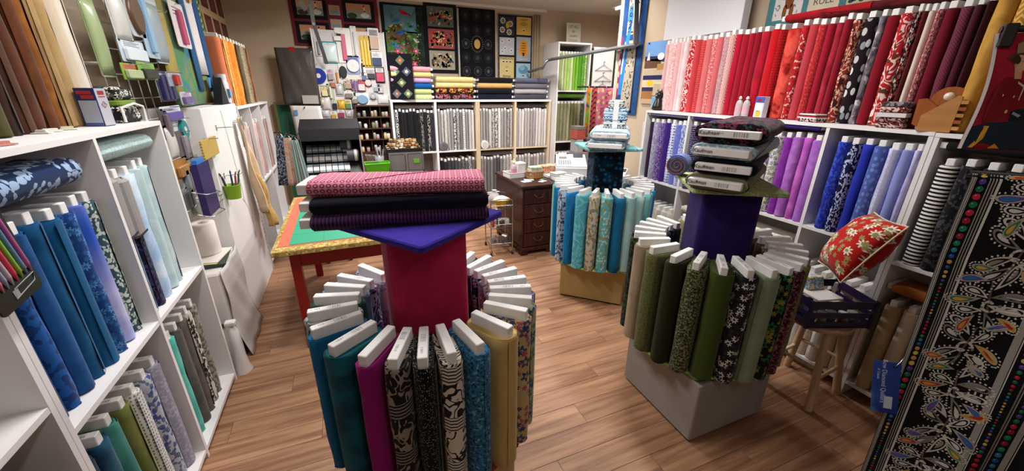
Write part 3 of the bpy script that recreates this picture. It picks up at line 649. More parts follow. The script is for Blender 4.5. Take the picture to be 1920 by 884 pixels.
bolt('bright green fabric bolt lying over the middle green cubby', fab('solid', '#5c8c30'), lying(3.62, 6.22, 1.66, 0, t=.07, h=.5), t=.07, h=.5)
# ------------------------------------------------------------------ round fabric displays
TRAY = .42
LIDZ = 1.356
def kiosk(label, cx, cy, base_rot, col_rot, lid_rot, m_base, m_tray, m_col, m_lid, base_off=(0, 0), bs=.28, lid=.25, col=.14, tray=TRAY):
    o = thing('fabric_display_stand', label, 'display stand', (cx, cy, 0))
    R = lambda a: Matrix.Rotation(a, 4, 'Z')
    b = MB(); b.rbox(-bs, bs, -bs, bs, .012, tray-.035, .012); b.build('base_box', m_base, o, Matrix.Translation((base_off[0], base_off[1], 0)) @ R(base_rot))
    b = MB(); b.box(-bs+.02, bs-.02, -bs+.02, bs-.02, 0, .012); b.build('foot', BLACKP, o, Matrix.Translation((base_off[0], base_off[1], 0)) @ R(base_rot))
    b = MB(); b.rbox(-.295, .295, -.295, .295, tray-.033, tray-.015, .02); b.build('lower_tray', m_tray, o, R(base_rot))
    b = MB(); b.lathe([(.395, tray-.015), (.40, tray-.012), (.40, tray-.004), (.395, tray-.001)], 40); b.build('round_tray', m_tray, o)
    b = MB(); b.rbox(-col, col, -col, col, tray-.001, LIDZ-.024, .028, n=5); b.build('column', m_col, o, R(col_rot))
    b = MB(); b.rbox(-lid, lid, -lid, lid, LIDZ-.024, LIDZ, .016, n=4); b.build('top_plate', m_lid, o, R(lid_rot))
    return o
VEL = dict(rough=.85)
m_pink = fab('mottle', '#a31c44', '#b3244e'); m_blue = fab('mottle', '#2a1a80', '#34248e'); m_purple = fab('mottle', '#22104c', '#2a145c')
kiosk('front display stand with crimson-pink column and blue-violet square top', .21, 1.40, 0, .02, radians(36), PALEWOOD, pm('rose_tray', '#8c2430', .7), m_pink, m_blue, lid=.225)
kiosk('display stand with dark purple column on grey stone-look base box', 1.80, 1.42, 0, radians(-32), radians(-33), pm('grey_stone_board', '#8f8984', .85, var=.16, sc=7, bump=.15), pm('lime_tray', '#8fae4c', .7), m_purple, fab('speck', '#8d9a68', '#b4bc8c'), base_off=(-.02, -.05), lid=.215)
kiosk('rear display stand with dark blue galaxy column on tan base box', 2.03, 2.80, radians(-43), radians(-20), radians(-15), pm('tan_speckled_board', '#ab9058', .85, var=.14, sc=14), pm('lime_tray_pale', '#a4b868', .7), fab('glow', '#04101c', '#1a6494', '#2c84b4', 1.0), fab('speck', '#5f9aa0', '#a8d0d0'), lid=.225, col=.13, tray=.36)

def ring(cx, cy, items, place, group, r=.34, w=.2, last=None, tray=TRAY, h=.59, k=1.16):
    for i, (ang, d, mt, t) in enumerate(items):
        a = radians(ang); dx, dy = sin(a), -cos(a)
        bolt('%s fabric bolt, %s from back left round the %s display' % (d, ordn(i+1), place), mt,
             upright(cx+dx*r, cy+dy*r, tray, atan2(dy, dx), tilt=0), t=t*k, w=w, h=h, group=group, bt=.031)
ring(.21, 1.40, [
 (-168, 'pale blue', fab('solid', '#8fa4b8'), .05), (-147, 'lavender white', fab('leaf', '#b9b4c8', '#8a86a8'), .05), (-131, 'navy paisley', fab('swirl', '#2a2c58', '#a8a4b8', '#5c3a5c'), .05), (-119, 'grey blue', fab('mottle', '#4c6080', '#7488a4'), .05),
 (-106, 'dark green', fab('mottle', '#1c4038', '#2a5448'), .055), (-90, 'white teal paisley', fab('swirl', '#b0aea6', '#4a3236', '#3c6a70', .7), .065), (-73, 'peacock blue', fab('solid', '#14608c'), .06), (-54, 'thick teal layered', fab('mottle', '#0b4a58', '#125c68', '#0a3a4a', .5), .085),
 (-37, 'magenta', fab('solid', '#8a1066'), .062), (-24, 'black silver-banded', fab('border', '#151216', '#7d766e', '#8e7a6c'), .062), (-12, 'black pin-dotted', fab('stars', '#0b0b0d', '#9a958a', s=1.0), .06), (0, 'white black-banded floral', fab('border', '#d2c8ba', '#3c3234', '#1f1a1e'), .062),
 (13, 'blue ditsy print', fab('speck', '#2c6c96', '#12304e', '#6aa0bc', 1.3), .07), (31, 'butter yellow', fab('solid', '#c2a468'), .085), (48, 'yellow floral', fab('multi', '#bda872', '#38406c', '#b0566c', .8), .07), (61, 'cream blue-flowered', fab('multi', '#a9a684', '#2c4478', '#5a7a58', .8), .055),
 (74, 'lavender floral', fab('multi', '#9c9cb4', '#4a5a94', '#a85c80', .8), .055), (86, 'white floral', fab('multi', '#bcbcb8', '#6c7c94', '#88a074', .9), .055), (99, 'silver blue sprigged', fab('speck', '#7c849c', '#c0c4d0'), .05), (112, 'navy floral', fab('multi', '#1c2140', '#8a90b0', '#9c5c7c', 1.1), .05),
 (124, 'violet red spotted', fab('spots', '#2a1438', '#8c2438', '#4a2a68'), .055), (137, 'dark teal', fab('solid', '#0c3434'), .05), (150, 'turquoise mint', fab('mottle', '#44a898', '#6cc4b4'), .055), (170, 'sea blue', fab('solid', '#2c6c8c'), .05)],
 'pink-column', 'bolts on the pink-column display')
ring(1.80, 1.42, [
 (-178, 'charcoal', fab('solid', '#34343a'), .045), (-164, 'dark navy print', fab('leaf', '#1a1c30', '#5c6078'), .045), (-152, 'smoke', fab('solid', '#55525a'), .045), (-138, 'black lilac', fab('multi', '#17151a', '#5c4a74', '#88808c'), .045), (-124, 'forest black', fab('leaf', '#1c241c', '#3c4a34'), .045),
 (-109, 'thick beige', fab('mottle', '#9a8872', '#a8967e'), .07), (-92, 'sage mossy print', fab('speck', '#565a36', '#6a6c44', '#484c2e', 1.6), .085), (-74, 'dark olive', fab('solid', '#23250f'), .07), (-59, 'green sprig', fab('speck', '#2c2e1e', '#8a8a68', '#5c6a34', 1.5), .075),
 (-43, 'moss green', fab('solid', '#3c4a16'), .085), (-28, 'black white bloom', fab('floral', '#171519', '#c6c2b8', '#2a282c', 1.1), .075), (-13, 'pale sage', fab('mottle', '#76846a', '#86937a'), .08), (0, 'dark tropical floral', fab('multi', '#15170f', '#26603a', '#8c7c34', .8), .06), (12, 'wine berry print', fab('speck', '#3c1620', '#9c6068', '#6c2c44', .9), .06),
 (25, 'olive tan', fab('solid', '#6e6a38'), .05), (40, 'tan rose', fab('mottle', '#8c7458', '#a48a6c'), .045), (54, 'ecru sprigged', fab('speck', '#9a8c74', '#c0b294'), .045), (70, 'taupe', fab('solid', '#7a6a58'), .06), (88, 'mushroom brown', fab('solid', '#6a5c50'), .06), (104, 'dark plum', fab('solid', '#2a1c28'), .05), (120, 'brown floral', fab('multi', '#3a2c22', '#8c6c4c', '#5c6a44'), .045), (138, 'fern green', fab('solid', '#3c4a2c'), .045), (156, 'khaki print', fab('speck', '#6c6a4c', '#94906c'), .045)],
 'purple-column', 'bolts on the purple-column display')
ring(2.03, 2.80, [
 (-172, 'ocean blue', fab('solid', '#20689c'), .045), (-158, 'pale sky', fab('mottle', '#8cb8cc', '#b4d4e0'), .045), (-145, 'white aqua', fab('speck', '#bcd0d4', '#7cb4c4'), .045), (-132, 'soft turquoise', fab('mottle', '#5cb0c0', '#84c8d0'), .045), (-118, 'sea foam', fab('solid', '#90c0bc'), .045),
 (-104, 'bright azure', fab('solid', '#1476ac'), .05), (-90, 'white blue fern', fab('leaf', '#b4c4d0', '#38587c', s=.9), .055), (-76, 'vivid blue', fab('mottle', '#1472ac', '#2080ba'), .05), (-60, 'aqua swirl', fab('swirl', '#4ca4b8', '#70bcca', s=.6), .085), (-45, 'cream palm print', fab('leaf', '#c4b8a4', '#6e8478', '#9a8458', .7), .075),
 (-30, 'aqua palm print', fab('leaf', '#5cacb4', '#8a8c58', '#b4cabc', .7), .085), (-15, 'deep teal blue', fab('mottle', '#0c5880', '#12668e'), .08), (-2, 'pale ice aqua', fab('mottle', '#90b8b8', '#a2c4c2'), .085), (12, 'light mint aqua', fab('mottle', '#94bcba', '#a6c8c4'), .07), (28, 'turquoise gradient', fab('grade', '#44a0b0', '#84c4c8', s=1.4), .085),
 (44, 'cerulean', fab('solid', '#1474a8'), .06), (57, 'navy star', fab('dots', '#12306c', '#3c64a0'), .055), (70, 'pale teal', fab('mottle', '#6cb0b4', '#8cc4c4'), .045), (83, 'blue grey', fab('solid', '#6c8ca4'), .045), (97, 'ice white', fab('solid', '#b8ccd0'), .045), (111, 'aqua print', fab('leaf', '#58a4b0', '#a0ccd0'), .045), (126, 'marine', fab('solid', '#1c5080'), .045), (142, 'sky print', fab('speck', '#7cb0cc', '#b4d0dc'), .045), (158, 'teal print', fab('leaf', '#1c6474', '#5ca0ac'), .045)],
 'galaxy-column', 'bolts on the galaxy-column display', tray=.36, h=.645, k=1.0)

# bolts lying on the pink-column stand
K1 = [('purple ribbed', fab('stripeH', '#4a2652', '#28122f', s=1.6), LIDZ+.001, .048, (.155, 1.385)), ('blackish indigo', fab('solid', '#100c20'), LIDZ+.051, .046, (.16, 1.40)), ('pink ringed', fab('ring', '#cc879a', '#84304c', s=.8), LIDZ+.099, .052, (.158, 1.425))]
for i, (d, mt, z, t, (x, y)) in enumerate(K1):
    o = bolt('%s fabric bolt lying %s on the pink-column display' % (d, ('lowest', 'in the middle', 'topmost')[i]), mt, lying(x, y, z, pi+radians((-9, -11, -13)[i]), t=t, h=.585), t=t, w=.185, h=.585, bt=.042, group='bolts lying on the pink-column display')
    if i == 2:
        b = MB(); P0 = [Vector(p) for p in ((-.0285, -.07, .16), (-.0288, .0, .30), (-.0285, .06, .38), (-.0285, .075, .40))]
        b.tube(P0, .0016, 5); b.build('torn_edge', fab('solid', '#8a2440'), o)
# stack on the purple-column stand: narrow ends towards the room
va = atan2(1.42, 1.80)
def endprint(t, w):
    o = LASTB[0]; bd = [c for c in o.children if c.name.startswith('board')][0]
    sx = t/(BT2 if t > .066 else BT)*bd.scale.x
    MT = Matrix.Translation((0, 0, BH+.0362)) @ Matrix.Rotation(pi/2, 4, 'Z')
    # words lie along the board's width; undo the bolt's own scaling
    text('Kaufman', .024, plain('#4a4650'), bd, Matrix.Translation((-.001, -.055, BH+.0362)) @ Matrix.Diagonal((1/sx, BW/w, 1, 1)) @ Matrix.Rotation(pi/2, 4, 'Z'), ext=.0002)
    text('cotton quilting', .010, plain('#7a7680'), bd, Matrix.Translation((-.001, .0, BH+.0362)) @ Matrix.Diagonal((1/sx, BW/w, 1, 1)) @ Matrix.Rotation(pi/2, 4, 'Z'), ext=.0002) if False else None
LASTB = [None]
def end_bolt(d, mt, x, y, z, ang, t, w, place, h=.56):
    o = bolt('%s fabric bolt lying %s' % (d, place), mt, lying(x, y, z, ang, t=t, h=h), t=t, w=w, h=h, group='bolts lying with their ends to the room')
    LASTB[0] = o
    return o
z = LIDZ+.002
for i, (d, mt, t, da, w) in enumerate([('grey green', fab('solid', '#77755e'), .074, 0, .27), ('plain black', fab('solid', '#0f0f11'), .070, .04, .27), ('pale blue print', fab('speck', '#8fa8b8', '#c4d2d8'), .066, -.05, .27), ('black bright-floral', fab('multi', '#131114', '#7c2c4c', '#2c4c4c', 1.5), .092, -.02, .29)]):
    end_bolt(d, mt, 1.80+.006*i, 1.42-.006*i, z, va-.16+da+pi, t, w, '%s from bottom on the purple-column display' % ordn(i+1)); z += t+.002
    endprint(t, w)
o = thing('jelly_roll', 'blue swirl coiled fabric strip roll beside the stack on purple-column display', 'fabric roll', (1.665, 1.63, LIDZ+.001))
M0 = Matrix.Rotation(va-.1, 4, 'Z')
b = MB(); b.cyl((-.03, 0, .058), (.07, 0, .058), .056, n=24); b.build('roll', fab('mottle', '#3c4c84', '#6c7cb0'), o, M0)
for c, ph in (('#4a5c9c', 0), ('#a0705c', 2.6)):
    b = MB(); b.tube([(-.032, (.004+.0035*a)*cos(a*1.2+ph), .058+(.004+.0035*a)*sin(a*1.2+ph)) for a in [i*.3 for i in range(48)]], .0042, 5); b.build('coil', fab('solid', c), o, M0)
# stack on the galaxy-column stand
z = LIDZ+.002
for i, (d, mt, t) in enumerate([('pale blue sprigged', fab('leaf', '#86a8bc', '#c0d2dc'), .075), ('ice blue', fab('speck', '#9cb8c8', '#c0d4de'), .072)]):
    end_bolt(d, mt, 2.0+.012*i, 2.74, z, atan2(2.8, 2.0)-.1+pi+.06*i, t, .30, '%s from bottom on the galaxy-column display' % ordn(i+1)); z += t+.002
for i, (sz, hh, c, c2, d) in enumerate([((.09, .07), .06, '#cfd2d4', '#24242a', 'black and white gingham'), ((.095, .075), .085, '#b4c6d2', '#3c6c90', 'blue and white'), ((.065, .06), .06, '#c6c6c6', '#3a3a40', 'white and charcoal')]):
    o = thing('fat_quarter_bundle', 'folded %s fabric bundle, %s from bottom on pale blue bolts' % (d, ordn(i+1)), 'fabric bundle', (2.03, 2.72, z), radians(-38), group='folded fabric bundles on the rear display')
    n = 4
    for k in range(n):
        b = MB(); b.rbox(-sz[0]+.004*(k % 2), sz[0]-.003*(k % 3), -sz[1], sz[1], hh*k/n, hh*(k+1)/n-.001, .012)
        b.build('folded_piece', fab('swirl' if k % 2 else 'check', c, c2) if k != 2 else fab('solid', c), o)
    b = MB(); b.box(-.02, .02, -sz[1]-.002, sz[1]+.002, -.0, hh+.002); b.build('paper_band', plain('#d8d8d6'), o)
    z += hh+.003

# ------------------------------------------------------------------ cutting table
RED = pm('red_painted_wood', '#8c1814', .4)
tz = .80
q = [onz(505, 474, tz), onz(565, 370, tz)]
tx0, ty0 = -.56, 2.70
o = thing('cutting_table', 'red-legged cutting table with green mat and yellow floral cloth edge', 'table', (.1, 3.42, 0))
X0, X1, Y0, Y1 = -.555, .70, 2.70, 4.16
wbox('tabletop', fab('multi', '#a8904c', '#8c5a34', '#cbb878', 1.3), o, X0, X1, Y0, Y1, tz-.035, tz, .006)
wbox('salmon_border', pm('salmon_mat_edge', '#c4664c', .7), o, X0+.03, X1-.03, Y0+.09, Y1-.06, tz, tz+.002)
for xx in (-.22, .09, .4):
    pass
wbox('cutting_mat', pm('green_cutting_mat', '#2f9a76', .55), o, X0+.10, X1-.10, Y0+.105, Y1-.12, tz+.002, tz+.005)
b = MB()
for i in range(1, 5): b.box(X0+.10+i*.21-.001-.1, X0+.10+i*.21+.001-.1, Y0+.105-3.42, Y1-.12-3.42, tz+.005, tz+.0056)
for i in range(1, 6): b.box(X0+.10-.1, X1-.10-.1, Y0+.105+i*.2-.001-3.42, Y0+.105+i*.2+.001-3.42, tz+.005, tz+.0056)
b.build('mat_grid_lines', plain('#2a7c62'), o)
for xx in (X0+.12, X1-.12):
    for yy in (Y0+.10, Y1-.12): wbox('leg', RED, o, xx-.03, xx+.03, yy-.03, yy+.03, 0, tz-.036)
wbox('apron', RED, o, X0+.15, X1-.15, Y0+.08, Y0+.10, tz-.15, tz-.036); wbox('apron', RED, o, X0+.15, X1-.15, Y1-.12, Y1-.10, tz-.15, tz-.036)
wbox('apron', RED, o, X0+.10, X0+.12, Y0+.13, Y1-.15, tz-.15, tz-.036); wbox('apron', RED, o, X1-.12, X1-.10, Y0+.13, Y1-.15, tz-.15, tz-.036)
o = thing('fabric_square', 'small yellow-green fabric square lying on the green cutting mat', 'fabric scrap', (-.14, 3.45, tz+.0062), .7)
b = MB(); b.rbox(-.06, .06, -.06, .06, 0, .004, .01); b.build('cloth', fab('leaf', '#7c8c3c', '#2c5c2c'), o); b = MB(); b.rbox(-.03, .03, -.03, .03, .0042, .007, .008); b.build('top_fold', fab('solid', '#4c7c34'), o)

# ------------------------------------------------------------------ dark desk cabinet
dx0, dx1, dy0, dy1, dh = 1.68, 2.06, 3.74, 4.55, .82
o = thing('drawer_cabinet', 'dark mahogany drawer cabinet with four brass-handled drawers', 'cabinet', ((dx0+dx1)/2, (dy0+dy1)/2, 0))
wbox('carcass', DARKWOOD, o, dx0, dx1, dy0+.012, dy1, .09, dh-.035)
wbox('top', DARKWOOD, o, dx0-.025, dx1+.025, dy0-.02, dy1+.02, dh-.033, dh, .012)
wbox('plinth', DARKWOOD, o, dx0-.015, dx1+.015, dy0-.005, dy1+.01, .05, .09, .006)
for sx in (dx0-.01, dx1-.07):
    for sy in (dy0, dy1-.08): wbox('bracket_foot', DARKWOOD, o, sx, sx+.08, sy, sy+.08, 0, .05)
BRASS = pm('aged_brass', '#6c5c48', .4, .9)
for k in range(4):
    z0 = .105+k*.168
    d = wbox('drawer', DARKWOOD, o, dx0+.02, dx1-.02, dy0-.004, dy0+.011, z0, z0+.155, .003)
    b = MB(); mx = 0; c = Vector(((dx0+dx1)/2, dy0-.004, z0+.09))-o.location
    b.tube([c+Vector((-.05, 0, .01)), c+Vector((-.048, -.018, 0)), c+Vector((-.03, -.022, -.016)), c+Vector((0, -.022, -.022)), c+Vector((.03, -.022, -.016)), c+Vector((.048, -.018, 0)), c+Vector((.05, 0, .01))], .004, 6)
    for s in (-.05, .05): b.cyl(c+Vector((s, .001, .01)), c+Vector((s, -.006, .01)), .014, n=10)
    b.build('handle', BRASS, d)
# on the desk
o = thing('supply_tray', 'white plastic tray on the dark drawer cabinet, holding bottles', 'tray', (1.80, 4.22, dh+.001), .1)
b = MB(); t_ = .004
b.box(-.13, .13, -.09, .09, 0, t_)
for a in ((-.13, -.126, -.09, .09), (.126, .13, -.09, .09), (-.126, .126, -.09, -.086), (-.126, .126, .086, .09)): b.box(*a, t_, .055)
b.build('tray_body', pm('white_plastic', '#dcdad8', .35), o)
b = MB(); b.tube([(-.132, -.092, .055), (.132, -.092, .055), (.132, .092, .055), (-.132, .092, .055), (-.132, -.092, .055)], .004, 6); b.build('rim', pm('white_plastic', '#dcdad8', .35), o)
def bottle(label, x, y, z, r, h, mt, capm, lab=None, pump=False, rz=0, cat='bottle', group=None, flat=1.0):
    o = thing('bottle', label, cat, (x, y, z), rz, group=group)
    b = MB(); b.lathe([(r*.9, 0), (r, .01), (r, h*.62), (r*.75, h*.75), (r*.32, h*.82), (r*.32, h*.86)], 16, sy=flat); b.build('body', mt, o)
    b = MB(); b.lathe([(r*.42, h*.86), (r*.42, h*.93), (r*.3, h*.95), (r*.2, h)], 12); b.build('cap', capm, o)
    if pump: b = MB(); b.tube([(0, 0, h), (0, 0, h*1.1), (r*.9, 0, h*1.1), (r*1.0, 0, h*1.06)], .004, 6); b.build('pump', capm, o)
    if lab: b = MB(); b.lathe([(r*1.012, h*.15), (r*1.012, h*.5)], 16, sy=flat*1.01); b.build('label', lab, o)
    return o
CLEARP = pm('clear_pink_plastic', '#d9c9cf', .15, trans=.35)
bottle('clear sanitiser bottle with pink label in the white tray', 1.755, 4.18, dh+.006, .034, .19, CLEARP, plain('#d8d6d6', .3), plain('#c8809a'), True, -2.2)
o = thing('tissue_box', 'white lidded box standing in the white tray beside sanitiser', 'box', (1.855, 4.25, dh+.006), .15)
b = MB(); b.rbox(-.05, .05, -.05, .05, 0, .13, .008); b.build('body', plain('#d4cfce', .5), o); b = MB(); b.rbox(-.055, .055, -.055, .055, .131, .155, .01); b.build('lid', plain('#e0dedd', .4), o)
o = thing('small_carton', 'small yellow and white carton behind the sanitiser bottle', 'box', (1.79, 4.285, dh+.006), .3)
b = MB(); b.rbox(-.025, .025, -.016, .016, 0, .17, .003); b.build('body', plain('#c9c08a', .5), o); b = MB(); b.box(-.02, .02, -.0168, -.0162, .03, .1); b.build('label', plain('#e0ded4'), o)
o = thing('wicker_basket', 'honey-brown wicker basket holding folded cloth on the dark cabinet', 'basket', (1.98, 4.08, dh+.001))
WICK = _wood('wicker_splint', '#96633a', '#b98550', 2, 3, .6)
N_ = 22
for k in range(N_):
    a = 2*pi*k/N_
    b = MB(); b.box(-.0125, .0125, -.002, .002, 0, .085, Matrix.Rotation(a, 4, 'Z') @ Matrix.Translation((0, -.088, 0)) @ Matrix.Rotation(radians(8), 4, 'X'))
    b.build('splint', WICK, o, Matrix.Diagonal((1.1, .85, 1, 1)))
b = MB(); b.lathe([(.08, 0), (.08, .004)], 22, sx=1.1, sy=.85); b.build('base', WICK, o)
for zz, rr in ((.012, .092), (.082, .103)):
    b = MB(); b.tube([(1.1*rr*cos(a*2*pi/22), .85*rr*sin(a*2*pi/22), zz) for a in range(23)], .005, 6); b.build('hoop', WICK, o)
o = thing('folded_cloth', 'folded pale green cloth heaped in the wicker basket', 'cloth', (1.98, 4.08, dh+.03))
for k, (c, zz) in enumerate((('#7c8468', 0), ('#a8a898', .035), ('#8f9a7c', .062))):
    b = MB(); b.rbox(-.09+.006*k, .088-.008*k, -.062, .06-.005*k, zz+.012, zz+.042, .02); b.build('fold', fab('leaf', c, '#c0c0b0'), o)
for i, (x, y, w_, l_, c, rz, d) in enumerate([(1.80, 3.93, .11, .08, '#cfd0cc', .2, 'pale printed leaflet'), (1.86, 3.99, .11, .08, '#a8b4b8', -.3, 'blue grey leaflet'), (1.97, 3.86, .1, .06, '#dad8d4', .5, 'white order slip'), (2.0, 3.94, .07, .035, '#5c8c2c', .6, 'green patterned card')]):
    o = thing('leaflet', '%s lying on the dark drawer cabinet top' % d, 'paper', (x, y, dh+.001+.0015*i), rz, group='papers on the dark cabinet')
    b = MB(); b.box(-w_/2, w_/2, -l_/2, l_/2, 0, .0012); b.build('sheet', plain(c), o)
    b = MB(); [b.box(-w_*.4, w_*(.35-.1*(k % 2)), -l_*.35+k*l_*.2, -l_*.35+k*l_*.2+.004, .0012, .0014) for k in range(4)]; b.build('print_lines', plain('#8a8c90'), o)
# counter behind with papers, register
o = thing('counter', 'low white sales counter behind the galaxy-column display', 'counter', (2.62, 4.15, 0))
wbox('worktop', WHITE, o, 2.16, 3.08, 3.88, 4.42, .80, .83); wbox('side_panel', WHITE, o, 2.18, 2.2, 3.9, 4.4, 0, .8); wbox('side_panel', WHITE, o, 3.04, 3.06, 3.9, 4.4, 0, .8); wbox('front_panel', WHITE, o, 2.2, 3.04, 4.36, 4.38, 0, .8)
GREYP = pm('light_grey_plastic', '#b8b8bc', .45)
o = thing('cash_register', 'pale grey cash register with a screen on the sales counter', 'cash register', (2.50, 4.15, .831), radians(-25))
b = MB(); b.rbox(-.19, .19, -.17, .17, 0, .09, .015); b.build('drawer_base', GREYP, o)
b = MB(); b.add([(-.18, -.15, .091), (.18, -.15, .091), (.18, .15, .091), (-.18, .15, .091), (-.18, -.15, .105), (.18, -.15, .105), (.18, .15, .2), (-.18, .15, .2)], [(3, 2, 1, 0), (4, 5, 6, 7), (0, 1, 5, 4), (1, 2, 6, 5), (2, 3, 7, 6), (3, 0, 4, 7)]); b.build('sloped_body', pm('white_plastic', '#dcdad8', .35), o)
SL = Matrix.Translation((0, 0, .153)) @ Matrix.Rotation(atan2(.095, .3), 4, 'X')
for i in range(6):
    for j in range(4): 
        b = MB(); b.rbox(-.009, .009, -.009, .009, 0, .008, .003); b.build('key', plain('#8c8e94'), o, SL @ Matrix.Translation((-.15+i*.027, -.1+j*.027, 0)))
b = MB(); b.rbox(-.06, .06, -.045, .045, 0, .012, .006); b.build('display', BLACKP, o, SL @ Matrix.Translation((.09, .09, 0)) @ Matrix.Rotation(.5, 4, 'X'))
b = MB(); b.rbox(-.05, .05, -.05, .05, 0, .03, .01); b.build('printer_cover', GREYP, o, SL @ Matrix.Translation((-.10, .09, 0)))
for i, (x, y, c, d, hh) in enumerate([(2.25, 4.0, '#c8c4c0', 'white pattern booklets', .05), (2.24, 4.27, '#b88c6c', 'floral gift box', .07)]):
    o = thing('stack' if i == 0 else 'gift_box', 'low pile of %s on the sales counter' % d if i == 0 else 'peach floral box on the sales counter', 'papers' if i == 0 else 'box', (x, y, .831), .2)
    for k in range(5 if i == 0 else 1):
        b = MB(); b.rbox(-.09+.004*(k % 2), .09-.003*k*.5, -.06, .06, hh*k/(5 if i == 0 else 1), hh*(k+1)/(5 if i == 0 else 1)-.001, .004); b.build('booklet' if i == 0 else 'body', plain(c) if i == 0 else fab('multi', '#c49a78', '#b0563c', '#d8c0a0'), o)
    if i: b = MB(); b.rbox(-.095, .095, -.065, .065, hh+.0005, hh+.02, .006); b.build('lid', fab('multi', '#c8a484', '#b0563c', '#d8c0a0'), o)
o = thing('phone_terminal', 'white card terminal with dark screen on a stand at shelf end', 'card terminal', (2.62, 3.02, .978), radians(-50))
o.location = (2.60, 3.27, .96)
b = MB(); b.rbox(-.04, .04, -.08, .08, .02, .045, .01, Matrix.Rotation(.35, 4, 'X')); b.build('body', pm('white_plastic', '#dcdad8', .35), o)
b = MB(); b.rbox(-.03, .03, -.005, .06, .0455, .0475, .005, Matrix.Rotation(.35, 4, 'X')); b.build('screen', BLACKP, o)
b = MB(); b.cyl((0, 0, -.955), (0, 0, .02), .015); b.cyl((0, 0, -.96), (0, 0, -.945), .06, n=20); b.build('stand', GREYMETAL, o)

# ------------------------------------------------------------------ wire cart
o = thing('wire_cart', 'chrome three-tier wire cart beside the dark drawer cabinet', 'cart', (1.50, 4.02, 0), radians(-8))
cw, cd = .125, .17
for sx in (-cw, cw):
    b = MB(); b.tube([(sx, -cd, .03), (sx, -cd, .62), (sx*.92, -cd, .655), (0, -cd, .665), ] if sx < 0 else [(sx, -cd, .03), (sx, -cd, .62), (sx*.92, -cd, .655), (0, -cd, .665)], .007); b.build('front_post', STEEL, o)
    b = MB(); b.tube([(sx, cd, .03), (sx, cd, .62), (sx*.92, cd, .655), (0, cd, .665)], .007); b.build('rear_post', STEEL, o)
    for sy in (-cd, cd):
        b = MB(); b.cyl((sx-.01, sy, .022), (sx+.01, sy, .022), .022, n=14); b.build('castor', BLACKP, o)
for zz in (.10, .33, .55):
    b = MB(); b.tube([(-cw, -cd, zz), (cw, -cd, zz), (cw, cd, zz), (-cw, cd, zz), (-cw, -cd, zz)], .005, 6)
    for i in range(1, 9): b.tube([(-cw+2*cw*i/9, -cd, zz), (-cw+2*cw*i/9, cd, zz)], .002, 5)
    b.tube([(-cw, -cd, zz+.04), (cw, -cd, zz+.04)], .004, 6)
    b.build('wire_shelf', STEEL, o)
CM = o.matrix_world.copy(); CM = Matrix.Translation((1.50, 4.02, 0)) @ Matrix.Rotation(radians(-8), 4, 'Z')
def oncart(x, y, z): return CM @ Vector((x, y, z))
o = thing('mixing_bowl', 'yellow bowl full of white trims on top of the wire cart', 'bowl', oncart(.02, -.06, .557))
b = MB(); b.lathe([(.05, 0), (.075, .03), (.092, .07), (.096, .085), (.09, .085), (.085, .07), (.05, .02)], 24); b.build('bowl', pm('yellow_plastic', '#c9a02c', .35), o)
b = MB(); b.lathe([(.084, .072), (.07, .095), (.035, .112), (.01, .115)], 20); b.build('white_trims', fab('speck', '#d0cec8', '#e8e6e2'), o)
o = thing('bag', 'crumpled clear bag behind the yellow bowl on the cart', 'bag', oncart(-.03, .09, .557))
b = MB(); b.lathe([(.05, 0), (.075, .03), (.07, .07), (.045, .11), (.02, .13), (.03, .15)], 14); b.build('film', pm('clear_film', '#c8c6cc', .2, trans=.3), o)
for i, (x, y, z, c, rr, d) in enumerate([(-.07, -.09, .107, '#9a9a98', .05, 'silver thread spool cone'), (.01, -.1, .107, '#8a7a68', .05, 'bronze coiled trim roll'), (.07, -.06, .107, '#a4a09c', .052, 'grey coiled trim roll')]):
    o = thing('trim_roll', '%s on the bottom tier of the cart' % d, 'trim roll', oncart(x, y, z+rr), radians(-8+20*i))
    b = MB(); b.cyl((0, -.035, 0), (0, .035, 0), rr, n=20); b.build('roll', pm('metallic_trim_'+c[1:], c, .3, .6), o); b = MB(); b.cyl((0, -.037, 0), (0, -.0352, 0), rr*.4, n=14); b.build('core', plain('#54504c'), o)
for i, (x, y, c, d) in enumerate([(-.08, -.08, '#8c8690', 'grey lace bundle'), (.0, -.1, '#4c4038', 'dark ribbon bundle'), (.07, -.07, '#b9b6b4', 'white ribbon spool box'), (-.04, .06, '#6c5f58', 'brown braid bundle')]):
    o = thing('trim_bundle', '%s on the middle tier of the cart' % d, 'trim', oncart(x, y, .337), .5*i)
    b = MB(); b.rbox(-.032, .032, -.04, .04, 0, .07, .014); b.build('bundle', fab('speck', c, mul(c, 1.5)), o); b = MB(); b.box(-.034, .034, -.008, .008, -.0005, .072); b.build('band', plain('#c8c4c0'), o)
o = thing('scissors', 'red-handled scissors hooked on the wire cart front post', 'scissors', oncart(-.10, -.185, .54))
b = MB(); b.tube([(-.012, 0, 0), (-.02, 0, -.03), (-.008, 0, -.06), (.012, 0, -.055), (.015, 0, -.02), (.0, 0, .0), (-.012, 0, 0)], .006, 6); b.build('red_handle', plain('#b42418', .4), o)
b = MB(); b.box(-.012, .010, -.003, .003, -.19, -.06); b.build('blade_sheath', plain('#a8281c', .5), o)

